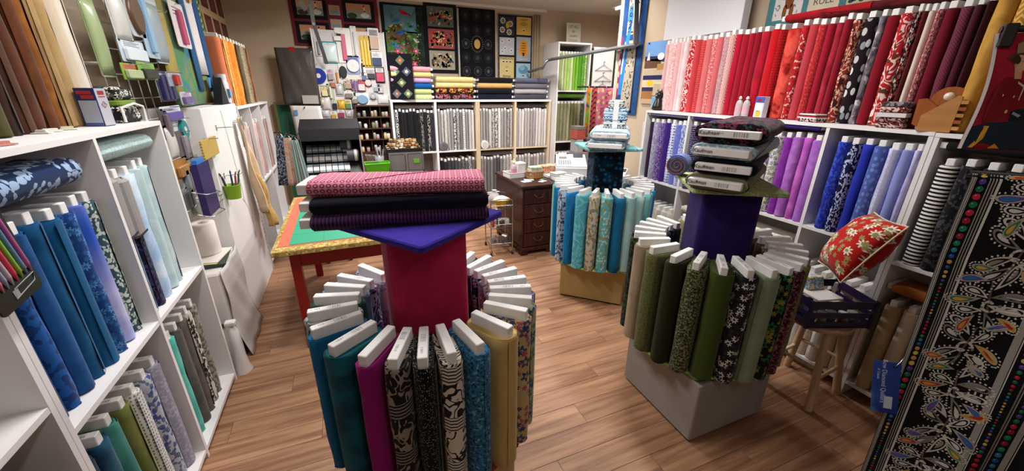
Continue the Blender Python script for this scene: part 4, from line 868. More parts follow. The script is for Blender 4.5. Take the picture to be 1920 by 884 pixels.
# ------------------------------------------------------------------ stool with crate, cushion
o = thing('stool', 'pale wooden four-legged stool beside the purple-column display', 'stool', (2.50, 1.16, 0), radians(5))
b = MB(); b.lathe([(.165, .50), (.17, .507), (.17, .523), (.165, .53)], 28); b.build('seat', PALEWOOD, o)
tops = [(-.09, -.09), (.09, -.09), (.09, .09), (-.09, .09)]; feet = [(-.16, -.15), (.16, -.15), (.16, .15), (-.16, .15)]
for (a, c), (e, f) in zip(tops, feet): b = MB(); b.cyl((e, f, 0), (a, c, .50), .022, .019, n=14); b.build('leg', PALEWOOD, o)
def at(i, z): k = z/.5; return Vector((feet[i][0]+(tops[i][0]-feet[i][0])*k, feet[i][1]+(tops[i][1]-feet[i][1])*k, z))
for i, zz in ((0, .2), (1, .26), (2, .2), (3, .26)): b = MB(); b.cyl(at(i, zz), at((i+1) % 4, zz), .011, n=10); b.build('stretcher', PALEWOOD, o)
PUR = pm('dark_purple_plastic', '#22143e', .4)
cM = Matrix.Translation((2.50, 1.17, .531)) @ Matrix.Rotation(radians(-22), 4, 'Z')
o = thing('crate', 'dark purple slatted plastic crate of spools on the pale stool', 'crate', M=cM)
hw, hd, hh = .18, .14, .17
b = MB(); b.box(-hw, hw, -hd, hd, 0, .008); b.build('bottom', PUR, o)
for s in (-1, 1):
    for zz in (.012, .068, .125):
        b = MB(); b.box(-hw, hw, s*hd-.004, s*hd+.004, zz, zz+(.045 if zz > .1 else .03)); b.build('slat', PUR, o)
        b = MB(); b.box(s*hw-.004, s*hw+.004, -hd, hd, zz, zz+(.045 if zz > .1 else .03)); b.build('slat', PUR, o)
for sx in (-hw, hw):
    for sy in (-hd, hd): b = MB(); b.box(sx-.009, sx+.009, sy-.009, sy+.009, 0, hh+.004); b.build('corner_post', PUR, o)
for i, (x, y, c) in enumerate([(-.13, -.09, '#3c8c84'), (-.07, -.1, '#c8b48c'), (-.01, -.09, '#7c88a4'), (.05, -.1, '#b07c5c'), (.11, -.09, '#8c9aa8'), (.0, .03, '#c0b8a8'), (.1, .04, '#6c5c7c'), (-.1, .04, '#a4947c')]):
    nm = ['teal', 'straw', 'blue grey', 'copper', 'silver', 'ivory', 'mauve', 'khaki'][i]
    o = thing('thread_spool', '%s thread spool inside the purple crate on the stool' % nm, 'spool', (cM @ Vector((x, y, .009))), group='spools in the purple crate')
    b = MB(); b.lathe([(.02, .006), (.024, .02), (.024, .05), (.02, .064)], 14); b.build('thread', fab('solid', c), o)
    b = MB(); b.cyl((0, 0, 0), (0, 0, .006), .025, n=14); b.cyl((0, 0, .064), (0, 0, .07), .025, n=14); b.build('flange', plain('#d0ccc4', .4), o)
o = thing('notepad', 'white pad with a yellow pattern packet on the crate corner', 'paper pad', M=cM @ Matrix.Translation((-.10, -.03, .179)) @ Matrix.Rotation(.15, 4, 'Z'))
b = MB(); b.rbox(-.085, .075, -.115, .10, 0, .012, .004); b.build('pad', plain('#dedad6'), o)
b = MB(); b.rbox(-.05, .05, -.02, .08, .013, .09, .01, Matrix.Rotation(-.3, 4, 'X')); b.build('packet', fab('multi', '#cfc4a8', '#c9a43c', '#5c8cb0', .9), o)
# cushion : thin-edged pillow standing on one corner
cu = MB(); n = 18; hs = .188
def pil(s):
    def f(u, v):
        x, y = (u-.5)*2, (v-.5)*2
        k = (1-abs(x)**2.6)*(1-abs(y)**2.6); pin = 1-.10*(abs(x)**2*abs(y)**2) ; ed = .06*(1-x*x)*(abs(y)**6)+0
        return (x*hs*(1-.07*(1-y*y)*abs(x)), y*hs*(1-.07*(1-x*x)*abs(y)), s*.10*max(k, 0)**.62+ .004*sin(x*9+y*4)*k)
    return f
fM = fab('floral', '#a81c16', '#d8d0c0', '#8c8450', .8)
# stands on crate and leans back on the shelf divider
pc = onx(1609, 462, 2.46)
_V = ray(1615, 466).normalized(); _R = (RGT-_V*RGT.dot(_V)).normalized(); _U = _R.cross(_V)
nrm = (-.393*_V+.614*_U-.679*_R).normalized(); rt = .67*_R+.74*_U; rt = (rt-nrm*rt.dot(nrm)).normalized(); up = nrm.cross(rt)
pM = Matrix((rt, up, nrm)).transposed().to_4x4() @ Matrix.Rotation(0, 4, 'Z'); pM.translation = pc
o = thing('cushion', 'red cushion with white flowers leaning in the purple crate', 'cushion', M=pM)
b = MB(); b.sheet(pil(1), n, n, .38, .38, .002); b.build('front_cover', fM, o)
b = MB(); b.sheet(lambda u, v: pil(-1)(u, v), n, n, .38, .38, .002); b.build('back_cover', fM, o)
b = MB(); e = []
for a in range(65):
    t_ = a/64*4; k = int(t_) % 4; f_ = t_-int(t_); u, v = [(f_, 0), (1, f_), (1-f_, 1), (0, 1-f_)][k]
    e.append(pil(1)(u, v))
b.tube(e, .0045, 6); b.build('piping', fab('solid', '#c8b89c'), o)
# ------------------------------------------------------------------ printed cloth panels
class Prints:
    def __init__(s): s.d = {}; s.lv = 0
    def poly(s, c, pts, lv=0):
        b = s.d.setdefault(c, MB()); z = .0024+.0002*lv
        b.add([(x, y, z) for x, y in pts], [list(range(len(pts)))])
    def rect(s, c, x0, y0, x1, y1, lv=0): s.poly(c, [(x0, y0), (x1, y0), (x1, y1), (x0, y1)], lv)
    def ell(s, c, x, y, rx, ry, lv=1, n=14, a=0):
        s.poly(c, [(x+rx*cos(t)*cos(a)-ry*sin(t)*sin(a), y+rx*cos(t)*sin(a)+ry*sin(t)*cos(a)) for t in [2*pi*i/n for i in range(n)]], lv)
    def flower(s, c, c2, x, y, r, lv=1, n=5, a=0):
        for k in range(n): q = a+2*pi*k/n; s.ell(c, x+r*.55*cos(q), y+r*.55*sin(q), r*.5, r*.34, lv, 10, q)
        s.ell(c2, x, y, r*.28, r*.28, lv+1, 10)
    def bird(s, c, c2, x, y, r, f=1, lv=2):
        s.ell(c, x, y, r, r*.5, lv, 14, .3*f); s.ell(c, x+f*r*.85, y+r*.55, r*.36, r*.34, lv)
        s.poly(c2, [(x-f*r*.7, y-r*.1), (x-f*r*2.0, y-r*.75), (x-f*r*1.8, y-r*.25), (x-f*r*.6, y+r*.2)], lv)
        s.poly(c2, [(x+f*r*.3, y+r*.2), (x-f*r*.9, y+r*.25), (x-f*r*.3, y-r*.2)], lv+1)
        s.poly('#2a2420', [(x+f*r*1.15, y+r*.62), (x+f*r*1.5, y+r*.5), (x+f*r*1.15, y+r*.45)], lv)
    def build(s, o, rough=.9):
        for c, b in s.d.items(): b.build('printed_motif', c if not isinstance(c, str) else fab('solid', c), o)
def hung(name, label, cat, M, w, h, base, pr=None, wave=.0, border=None, bw=.03, group=None):
    o = thing(name, label, cat, M=M, group=group)
    b = MB()
    if wave: b.sheet(lambda u, v: (u*w, v*h, wave*sin(u*9)*(1-v*.6)), 16, 10, w, h, .004)
    else: b.box(0, w, 0, h, -.002, .002)
    b.build('cloth', base, o)
    if border:
        b = MB()
        for x0, y0, x1, y1 in ((0, 0, w, bw), (0, h-bw, w, h), (0, bw, bw, h-bw), (w-bw, bw, w, h-bw)): b.box(x0, x1, y0, y1, .002, .0045)
        b.build('border', border, o)
    if pr: pr.build(o)
    return o
def BWALL(x, z, y=YB-.012): return frame((x, y, z), (1, 0, 0), (0, 0, 1))     # local Z towards the room (-Y)
def RWALL(y, z, x=XR-.012): return frame((x, y, z), (0, -1, 0), (0, 0, 1))    # local Z towards -X
def LWALL(y, z, x): return frame((x, y, z), (0, 1, 0), (0, 0, 1))             # local Z towards +X
rp = random.Random(11)

# lighthouse quilt, back wall left
p = Prints(); w, h = 1.13, .92
sc_cols = [('#c08a68', '#8c9a9c', '#3c4834'), ('#d0a480', '#7c949c', '#4a4a34')]
for i in range(2):
    for j in range(3):
        x0 = .04+i*.62; y0 = .03+j*.30; p.rect('#1c1a20', x0, y0, x0+.42, y0+.27)
        a, bb, c = sc_cols[(i+j) % 2]
        p.rect(a, x0+.05, y0+.13, x0+.37, y0+.23, 1); p.rect(bb, x0+.05, y0+.05, x0+.37, y0+.14, 2); p.ell(c, x0+.12, y0+.08, .065, .035, 3); p.ell('#d8d8d4', x0+.29, y0+.09, .06, .03, 3)
        p.poly('#d8d4cc', [(x0+.27, y0+.08), (x0+.30, y0+.08), (x0+.292, y0+.2), (x0+.278, y0+.2)], 4); p.rect('#6c1c1c', x0+.276, y0+.13, x0+.296, y0+.15, 5); p.rect('#2c2428', x0+.276, y0+.195, x0+.294, y0+.215, 5)
for j in range(5): p.rect('#b0a098', .485, .06+j*.17, .625, .18+j*.17, 1); p.rect('#7c98a0', .5, .075+j*.17, .61, .12+j*.17, 2); p.rect('#c49470', .5, .12+j*.17, .61, .165+j*.17, 2)
hung('lighthouse_quilt', 'dark red quilt of framed lighthouse scenes on the back wall', 'quilt', BWALL(-.50, 2.33), w, .66, fab('solid', '#6c2830'), None).location
bpy.context.view_layer.update()
qo = bpy.data.objects['lighthouse_quilt']
pp = Prints()
for c, b in p.d.items():
    nb = MB()
    for f in b.f:
        vs = [b.v[i] for i in f]
        if max(v[1] for v in vs) < .65: nb.add(vs, [list(range(len(vs)))])
    if nb.v: pp.d[c] = nb
pp.build(qo)
# bird quilt panels
p = Prints(); w, h = .62, .90
p.rect(fab('batik', '#4a6c7c', '#5c8490', '#3c5c6c', .5), .05, .52, .5, .87, 0); p.rect(fab('batik', '#44643c', '#5c7a4a', '#2c4428', .8), .05, .24, .5, .54, 0); p.rect(fab('batik', '#2c3c20', '#4a5a30', '#54402c', .9), .05, .04, .5, .25, 0); p.rect(fab('batik', '#15181c', '#2c3c2c', '#1c2420', .7), .5, .04, .6, .87, 0)
p.poly(fab('batik', '#3c2c1c', '#6a5236', '#2a2014', .8), [(.06, .52), (.10, .60), (.25, .64), (.36, .5), (.48, .2), (.5, .06), (.38, .06), (.3, .36), (.2, .42), (.07, .38)], 1)
for _ in range(70): p.ell(rp.choice(['#2a7034', '#3c8440', '#54803c', '#205828', '#6c8c4c', '#1c4830']), rp.uniform(.08, .56), rp.uniform(.07, .64), rp.uniform(.012, .04), rp.uniform(.007, .016), 2, 8, rp.uniform(0, 3))
for _ in range(40): p.ell(rp.choice(['#c8a848', '#c86c84', '#b8c0b4', '#5c8cb0', '#8c5434']), rp.uniform(.08, .57), rp.uniform(.07, .66), rp.uniform(.004, .013), rp.uniform(.004, .009), 3, 7, rp.uniform(0, 3))
for x, y in ((.2, .27), (.26, .22), (.36, .14), (.16, .17), (.44, .1), (.22, .12), (.47, .28), (.3, .17)): p.flower(rp.choice(['#d07890', '#d88c9c', '#c8506c']), '#e8c8c0', x, y, .042, 3, 5, rp.uniform(0, 1))
p.bird('#b8282c', '#8c1c20', .33, .78, .052, -1, 5); p.bird('#2860a4', '#1c4888', .27, .52, .05, 1, 5); p.bird('#2c74a8', '#c04a78', .19, .34, .055, -1, 5); p.bird('#c8c4c0', '#383c44', .49, .42, .04, -1, 5); p.bird('#2c6a94', '#244a6c', .22, .67, .036, 1, 5); p.bird('#c8b048', '#6c5c2c', .13, .6, .025, 1, 5)
hung('bird_quilt_panel', 'dark fabric panel of coloured birds and pink flowers on back wall', 'fabric panel', BWALL(.66, 2.04), w, h, fab('solid', '#15161e'), p)
p = Prints(); w, h = .50, .96
for j, (bg, cols) in enumerate([('#9c9484', ('#8c6c4c', '#2c4868', '#c8c0b0')), ('#94504c', ('#c03c48', '#d8c4a8', '#c87c30')), ('#5c6258', ('#b05030', '#c8b8a0', '#3c5c7c'))]):
    y0 = .05+j*.30; p.rect(bg, .05, y0, .45, y0+.27, 0)
    for _ in range(60): p.ell(rp.choice(cols+('#4c4a3a', '#7c7a5c')), rp.uniform(.09, .41), y0+rp.uniform(.04, .23), rp.uniform(.012, .04), rp.uniform(.01, .02), 1, 9, rp.uniform(0, 3))
    p.bird(cols[0], cols[1], .3, y0+.14, .05, 1 if j % 2 else -1, 3); p.flower(cols[0], cols[2], .14, y0+.1, .04, 3)
hung('bird_block_panel', 'fabric panel with three stacked bird and flower pictures', 'fabric panel', BWALL(1.28, 2.02), w, h, fab('solid', '#17171d'), p)
# black oval-motif panel
p = Prints(); w, h = .61, 1.0
for i in range(3):
    for j in range(5):
        x, y = .12+i*.185, .1+j*.2; c = '#5c5c62' if j in (0, 2) else '#3a3a40'
        if (i, j) == (1, 2): continue
        n = 16
        for k in range(n): a = 2*pi*k/n; p.ell(c, x+.06*cos(a), y+.066*sin(a), .009, .005, 1, 7, a)
        p.ell('#2a2a30', x, y, .04, .045, 1); p.ell(c, x, y, .018, .024, 2)
for k in range(22): a = 2*pi*k/22; p.ell('#6c6048', .305+.095*cos(a), .5+.115*sin(a), .012, .007, 1, 7, a)
p.ell('#c09a58', .305, .5, .05, .07, 2, 20)
hung('black_fabric_panel', 'black fabric panel of grey medallions and one gold oval', 'fabric panel', BWALL(1.80, 1.96), w, h, fab('solid', '#111115'), p)
# bee panel
bp = hung('bee_fabric_panel', 'fabric panel of bee pictures with yellow and blue blocks', 'fabric panel', BWALL(2.455, 1.92), .62, 1.0, fab('solid', '#1d1e26'), None, border=fab('speck', '#5c5c64', '#8c8c94'), bw=.012)
p = Prints()
def block(x0, y0, x1, y1, c): p.rect(c, x0, y0, x1, y1, 0)
block(.03, .03, .29, .37, '#c9b47c'); block(.03, .40, .29, .66, '#b4b6bc'); block(.03, .69, .29, .96, '#34383c')
block(.33, .03, .59, .28, '#9ab6c4'); block(.33, .31, .59, .68, '#9a9ca4'); block(.33, .71, .59, .97, '#c8a452')
for x, y in ((.09, .9), (.22, .86), (.08, .77), (.2, .74)): p.flower('#d2d0cc', '#c8a048', x, y, .045, 1, 8)
p.ell('#c8a040', .17, .84, .03, .05, 3)
for x, y in ((.08, .6), (.2, .62), (.13, .5), (.24, .47), (.08, .45)): p.flower('#d8d8d8', '#54565c', x, y, .032, 1, 6)
for k in range(6): p.ell('#cc8a2c', .46, .42+k*.037, .10-.012*abs(k-2), .024, 2, 16)
p.ell('#3a2c24', .46, .42, .022, .03, 3); p.ell('#5c8ca4', .46, .18, .09, .07, 1, 16); p.ell('#7ca8bc', .44, .21, .05, .04, 2, 12)
for x, y in ((.16, .16), (.46, .09), (.46, .78), (.1, .3), (.16, .3), (.22, .3)): p.ell('#26221e', x, y, .016, .011, 4); p.ell('#d8c478', x, y+.012, .009, .007, 5); p.ell('#cfd4d8', x-.014, y+.016, .012, .006, 5, 8, .5); p.ell('#cfd4d8', x+.014, y+.016, .012, .006, 5, 8, -.5)
p.ell('#b08c3c', .46, .87, .07, .03, 1)
p.build(bp)
INK = plain('#2c2620')
text('PARDON', .058, INK, bp, Matrix.Translation((.16, .345, .0035))); text('things', .062, INK, bp, Matrix.Translation((.16, .075, .0035))); text('with', .03, INK, bp, Matrix.Translation((.16, .22, .0035)))
text('HONEY', .04, plain('#6c4c1c'), bp, Matrix.Translation((.46, .93, .0035))); text('bee kind', .04, plain('#c8ccd0'), bp, Matrix.Translation((.46, .345, .0035)))
o = thing('drape', 'long cream cloth drape hanging beside the bee panel', 'cloth', M=BWALL(3.10, 1.66))
b = MB(); b.sheet(lambda u, v: (u*.14*(1-.25*v), v*1.28, .02*sin(u*14)+.01), 14, 8, .14, 1.3, .004); b.build('cloth', fab('solid', '#a8967c'), o)
o = thing('drape', 'grey lace strip hung between the black panel and bee panel', 'cloth', M=BWALL(1.785, 1.70, YB-.03)); 
b = MB(); b.sheet(lambda u, v: (u*.025, v*1.24, .004*sin(v*20)), 3, 10, .03, 1.2, .003); b.build('cloth', fab('speck', '#a8a4a0', '#c8c4c0'), o)
# attic-window quilt runner hanging off the stack
p = Prints(); w, h = .34, .95
for i in range(2):
    for j in range(6):
        x, y = .09+i*.16+.08*(j % 2), .08+j*.15; s = .066
        if x > .3: continue
        p.poly(rp.choice(['#5c6c54', '#44506c', '#6c4444', '#54646c', '#7c7a54']), [(x, y-s), (x+s, y), (x, y+s), (x-s, y)], 0); p.flower(rp.choice(['#c8603c', '#c8b48c', '#6c9cb0']), '#d8cc9c', x, y, .028, 2)
hung('table_runner', 'black quilted runner of diamond flower blocks beside shelf bolts', 'quilt', frame((.66, YBF+.03, 1.635), (.95, -.3, 0), (0, .12, 1)), w, .62, fab('solid', '#131218'), None)
ro = bpy.data.objects['table_runner']; pq = Prints()
for c, b in p.d.items():
    nb = MB(); [nb.add([b.v[i] for i in f], [list(range(len(f)))]) for f in b.f if max(b.v[i][1] for i in f) < .61]
    if nb.v: pq.d[c] = nb
pq.build(ro)

# ------------------------------------------------------------------ pegboard and its packages
def peg_mat():
    t = NT('white_pegboard'); v = t.coords(False, False); vo = t.voro(t.vec('MULTIPLY', v, (1, 0, 1)), 1/.0254, 0, '3D')
    col = t.mix(t.lt(vo.outputs['Distance'], .13), lin('#cfcccb'), lin('#7a7674')); return t.done(col, .5, .3)
o = thing('pegboard', 'white pegboard hung with sewing notions on the back wall', 'pegboard', (.2, 6.48, 0))
wbox('board', peg_mat(), o, -.27, .66, 6.47, 6.485, 1.05, 2.53); wbox('frame_strip', WHITE, o, -.285, -.27, 6.465, 6.5, 1.05, 2.54); wbox('frame_strip', WHITE, o, .66, .672, 6.465, 6.5, 1.05, 2.54)
for z in (1.1, 2.4): wbox('standoff', WHITE, o, -.2, -.15, 6.485, 6.598, z, z+.05); wbox('standoff', WHITE, o, .55, .6, 6.485, 6.598, z, z+.05)
CLR = lambda: pm('clear_blister', '#cfd2d6', .12, trans=.55)
def pack(label, M, w, h, card, prod=None, pc='#888888', pcol2=None, cat='package', name='notion_package', group='packages on the pegboard', d=.02, hang=True, lab=None):
    """hanging blister pack: card, product, header, hook"""
    o = thing(name, label, cat, M=M, group=group)
    b = MB(); b.rbox(-w/2, w/2, 0, h, 0, .004, min(w, h)*.08); b.build('card', plain(card, .45), o)
    if prod == 'disc': b = MB(); b.cyl((0, h*.45, .004), (0, h*.45, .004+d), min(w*.46, h*.42), n=22); b.build('product', plain(pc, .3), o); b = MB(); b.cyl((0, h*.45, .004+d), (0, h*.45, .006+d), min(w, h)*.14, n=16); b.build('hub', plain(pcol2 or '#d0ccc8', .3), o)
    elif prod == 'box': b = MB(); b.rbox(-w*.4, w*.4, h*.08, h*.62, .004, .004+d, .008); b.build('product', plain(pc, .35), o)
    elif prod == 'bar': b = MB(); b.rbox(-w*.14, w*.14, h*.08, h*.82, .004, .004+d, .006); b.build('product', plain(pc, .35), o)
    elif prod == 'bars':
        for k in range(3): b = MB(); b.rbox(-w*.4+k*w*.28, -w*.4+k*w*.28+w*.2, h*.06, h*.85, .004, .004+d, .005); b.build('product', plain(pc if k != 1 else (pcol2 or pc), .35), o)
    elif prod == 'oval': b = MB(); b.lathe([(.5, 0), (.5, d*.7), (.42, d)], 20, sx=w*.9, sy=h*.8); M2 = Matrix.Translation((0, h*.45, .004)); b.build('product', plain(pc, .35), o, M2)
    elif prod == 'pouch': b = MB(); b.sheet(lambda u, v: ((u-.5)*w*.94, v*h*.86+.01, .005+d*sin(pi*u)**.6*sin(pi*v)**.6), 8, 8, w, h, .002); b.build('pouch', plain(pc, .3), o)
    if lab:
        b = MB(); b.box(-w*.4, w*.4, h*.66, h*.93, .0041, .0048); b.build('header_print', plain(lab, .45), o)
        if lab != card:
            b = MB(); [b.box(-w*.32, w*(.3-.12*(k % 2)), h*(.71+.07*k), h*(.735+.07*k), .0048, .0052) for k in range(3)]; b.build('print_lines', plain('#54565c'), o)
    if hang: b = MB(); b.tube([(0, h*.96, -.012), (0, h*.96, .05), (0, h*.985, .056)], .0025, 6); b.build('hook', STEEL, o)
    return o
def PG(pxc, pyb, wpx, hpx):
    wpx *= 1.18; hpx *= 1.12     # bottom-centre pixel and pixel size on the pegboard plane
    y = 6.455; a = ony(pxc, pyb, y); s = (ony(pxc+50, pyb, y)-ony(pxc-50, pyb, y)).length/100
    return BWALL(a.x, a.z, 6.462), wpx*s, hpx*s
for (pxc, pyb, wp, hp, card, prod, pc, lab, d) in [
    (622, 119, 24, 36, '#2a8e9c', 'pouch', '#c9dada', '#d2dede', 'turquoise packet with white label'), (649, 118, 24, 56, '#dcd9d6', 'bar', '#c05a78', '#dcd9d6', 'tall white card with pink strip'), (668, 108, 9, 50, '#cfcbc8', 'bar', '#b0b4b8', '#cfcbc8', 'slim white ruler packet'),
    (689, 126, 17, 50, '#c8a030', 'bars', '#d8b84c', '#c8a030', 'yellow packet of long pens'), (703, 96, 17, 36, '#dddad8', 'box', '#b49880', '#8c8c90', 'white sachet with clasp picture'), (708, 126, 18, 24, '#e0dedc', 'box', '#3a4468', '#dcdad8', 'white card with navy block'),
    (600, 161, 27, 38, '#cfd0d0', 'disc', '#1c2c88', '#cfd0d0', 'round blue tape dispenser'), (664, 139, 21, 30, '#8c9cc0', 'disc', '#d4d6da', '#5c6c9c', 'blue card with white rotary cutter'), (681, 143, 9, 26, '#e2e0de', 'bar', '#3a3c40', '#e2e0de', 'white card with black pen'),
    (645, 148, 14, 25, '#d4d0cc', 'oval', '#26282c', None, 'black oval thread snips'), (634, 156, 10, 22, '#c8c4c0', 'bar', '#c08030', '#c8c4c0', 'slim card with orange pen'), (621, 152, 11, 20, '#b0b4bc', 'box', '#9a8c94', '#d0a0a0', 'grey small clasp packet'), (697, 149, 14, 15, '#8c8c90', 'box', '#3a4048', '#c8c4c0', 'grey bobbin packet'),
    (714, 156, 15, 26, '#26262c', 'box', '#c8506c', '#d8d4d4', 'black card with pink case'), (655, 168, 15, 17, '#d8d4d0', 'box', '#a88c7c', '#c8b49c', 'small white card with tan clips'), (667, 171, 15, 20, '#d4b478', 'bars', '#7c5c94', '#c8c4c0', 'striped needle packet'), (679, 172, 13, 20, '#b8444c', 'box', '#d0c8c4', '#c05058', 'red and white needle card'), (691, 162, 11, 13, '#8c3c48', 'disc', '#c8c0bc', None, 'wine coloured pin tin'),
    (610, 182, 12, 17, '#c8b88c', 'box', '#d4c8a0', '#c8b88c', 'cream packet of hooks'), (622, 187, 11, 27, '#a8ac90', 'bar', '#d0d0c4', '#a8ac90', 'olive card of tapes'), (638, 180, 12, 20, '#c8c8c8', 'pouch', '#b4b4b4', '#d4d4d4', 'pale sachet of buttons'), (655, 185, 15, 14, '#d0ccc8', 'box', '#7c746c', '#d0ccc8', 'white card with brown purse clasp'), (707, 173, 12, 13, '#c4c4c8', 'box', '#94a4ac', '#c4c4c8', 'small blue grey packet'),
    (681, 197, 20, 20, '#e0dedc', 'oval', '#7c9cb8', None, 'white card with blue oval chalk'), (614, 208, 15, 26, '#cfccca', 'pouch', '#c4c0be', '#dcd8d6', 'white sachet of elastics'), (629, 206, 9, 18, '#b8b4b0', 'box', '#2c2a2c', '#b8b4b0', 'card with two black squares'), (642, 207, 13, 18, '#b88c2c', 'pouch', '#c8a038', '#b88c2c', 'amber packet of clips'), (654, 205, 11, 16, '#dcd8d4', 'box', '#5c7c5c', '#c8a84c', 'white and green needle card'),
    (612, 222, 13, 15, '#d4d0d0', 'pouch', '#b8b8bc', None, 'clear sachet of snaps'), (641, 222, 12, 16, '#c8c0c4', 'box', '#8c3c58', '#d8d4d4', 'white card with magenta tin'), (720, 197, 20, 18, '#cfccc8', 'pouch', '#d8d6d6', None, 'white crumpled bag of lace'),
    (600, 105, 12, 30, '#c9c6c4', 'bar', '#9a9ca4', '#c9c6c4', 'narrow grey needle card'), (634, 78, 16, 14, '#c4c0c0', 'box', '#d8d6d4', '#c8c8cc', 'small white clip card'), (714, 176, 10, 16, '#a8a4a8', 'box', '#c4c0bc', '#b8b4b8', 'grey hook card'),
    (606, 200, 9, 14, '#d0cac0', 'pouch', '#c8bca8', None, 'tan sachet of pins'), (625, 165, 9, 15, '#c8b0a0', 'box', '#a8685c', '#d0c8c0', 'small rust-red snap card'), (647, 170, 9, 16, '#c4c8b8', 'bar', '#7c8c6c', '#c4c8b8', 'narrow sage marker card'),
    (684, 152, 9, 14, '#d4d0d0', 'box', '#5c6c94', '#d4d0d0', 'tiny white card with blue clip'), (700, 186, 12, 12, '#c0bcbc', 'disc', '#a0a4ac', None, 'small silver bobbin disc'), (667, 195, 10, 13, '#c8c4bc', 'box', '#8c7c6c', '#c8c4bc', 'brown toggle card'),
    (600, 218, 10, 15, '#b8b4b4', 'pouch', '#a8a8ac', None, 'grey sachet of eyelets'), (627, 224, 10, 14, '#d8d0c0', 'box', '#b09050', '#d8d4c8', 'cream card with gold buckle'), (655, 222, 11, 14, '#ccc8c8', 'pouch', '#bcb4b8', None, 'pale mauve sachet of hooks')]:
    Mx, w_, h_ = PG(pxc, pyb, wp, hp)
    pack('%s hanging on the white pegboard' % d, Mx, w_, h_, card, prod, pc, lab=lab, d=.028)
Mx, w_, h_ = PG(675, 205, 20, 28)
o = thing('navy_folder', 'dark navy card behind the white chalk card on the pegboard', 'package', M=Matrix.Translation((0, .004, 0)) @ Mx, group=None)
b = MB(); b.box(-w_*.7, w_*.4, 0, h_, -.002, .003); b.build('card', plain('#22263c'), o); b = MB(); b.tube([(0, h_*.9, -.004), (0, h_*.9, .03)], .003); b.build('hook', STEEL, o)
# wadding packet hanging on wall
o = thing('wadding_packet', 'large grey plastic-wrapped wadding packet hung on the beige wall', 'package', M=frame((-.74, 6.40, 1.56), (1, -.12, 0), (0, 0, 1)))
b = MB(); b.sheet(lambda u, v: (u*.46, v*.72, .035*sin(pi*u)**.5*sin(pi*v)**.5+.006*sin(u*17+v*9)), 12, 14, .4, .7, .004); b.build('wadding', pm('charcoal_wadding', '#46423f', .22, var=.1, sc=10), o)
b = MB(); b.box(.24, .44, .02, .13, .036, .038); b.build('paper_insert', plain('#a8a29c'), o); b = MB(); b.box(.17, .24, .67, .73, -.002, .014); b.build('red_clip', plain('#8c1c1c', .4), o)
b = MB(); b.box(-.006, .45, .69, .712, -.012, -.004); b.build('hanger_bar', GREYMETAL, o)
# poster / pattern sheets pinned below, green board behind
o = thing('pin_board', 'green pin board leaning by the left end of the pegboard', 'board', (-.62, 6.45, .0))
wbox('board', pm('green_felt', '#1c5440', .9), o, -.86, -.30, 6.52, 6.54, .02, 1.56)
wbox('frame', pm('olive_frame', '#5c5a2c', .6), o, -.30, -.27, 6.51, 6.55, .02, 1.6)
wbox('frame', pm('olive_frame', '#5c5a2c', .6), o, -.89, -.86, 6.51, 6.55, .02, 1.6)
o = thing('pattern_sheet', 'white sewing pattern sheet with small pictures on the green board', 'paper', M=frame((-.70, 6.32, 1.10), (1, -.25, 0), (.05, .12, 1)))
b = MB(); b.sheet(lambda u, v: (u*.40+.05*(1-v), v*.46, .02*sin(u*3)*(1-v)), 8, 8, .4, .4, .002); b.build('sheet', plain('#cfccca', .5), o)
b = MB(); b.box(.05, .1, .33, .4, .016, .017); b.build('blue_stamp', plain('#5c84b0'), o); b = MB(); [b.box(.12+.1*(k % 2), .17+.1*(k % 2), .12+.07*(k//2), .16+.07*(k//2), .024, .0245) for k in range(4)]; b.build('pictures', plain('#a8888c'), o)
b = MB(); b.cyl((.2, .44, -.02), (.2, .44, .03), .008, n=8); b.cyl((.2, .44, -.2), (.2, .44, -.02), .004, n=6); b.build('board_pin', STEEL, o)

# ceiling-hung steel struts
o = thing('ceiling_strut', 'grey steel strut slanting down from the ceiling at upper left', 'strut', (0, 0, 0))
a, c = ony(577, -25, 5.9), ony(613, 120, 6.36)
b = MB(); mid = ony(588, 45, 6.05)
def strip(b, p0, p1, w=.022, t=.004):
    d = (p1-p0).normalized(); s = d.cross(Vector((0, 1, 0))).normalized()*w; n = d.cross(s).normalized()*t
    vs = [p+x*s+y*n for p in (p0, p1) for x, y in ((-1, -1), (1, -1), (1, 1), (-1, 1))]
    b.add(vs, [(3, 2, 1, 0), (4, 5, 6, 7), (0, 1, 5, 4), (1, 2, 6, 5), (2, 3, 7, 6), (3, 0, 4, 7)])
top = Vector((a.x, a.y, CEIL-.001)); strip(b, top, mid); strip(b, mid, c); b.build('bar', GREYMETAL, o)
b = MB(); strip(b, ony(560, 0, 5.86), ony(574, 18, 5.98), .03); b.box(top.x-.05, top.x+.05, top.y-.03, top.y+.03, CEIL-.008, CEIL); b.build('bracket', GREYMETAL, o)
b = MB(); b.cyl(mid+Vector((0, -.012, 0)), mid+Vector((0, .012, 0)), .018, n=10); b.build('bolt_head', STEEL, o)
o = thing('rail', 'grey steel rail running from the corner shelf towards blue quilt', 'rail', (0, 0, 0))
p0, p1 = ony(1030, 112, 5.95), onx(1198, 83, 3.06)
b = MB(); strip(b, p0, p1, .034, .012); b.build('bar', GREYMETAL, o)
b = MB(); b.tube([p0, p0+Vector((-.06, 0, -.03)), p0+Vector((-.10, .02, -.12)), p0+Vector((-.10, .55, -.16))], .022, 8); b.build('bent_end', GREYMETAL, o)
b = MB(); p2 = onx(1188, 0, 3.06); strip(b, p1+Vector((-.02, .03, 0)), Vector((p2.x, p2.y, CEIL-.002)), .03, .008); b.build('ceiling_brace', GREYMETAL, o)
b = MB(); [b.cyl(p0.lerp(p1, k)+Vector((0, -.016, 0)), p0.lerp(p1, k)+Vector((0, .016, 0)), .01, n=8) for k in (.2, .5, .8)]; b.build('bolt_head', STEEL, o)

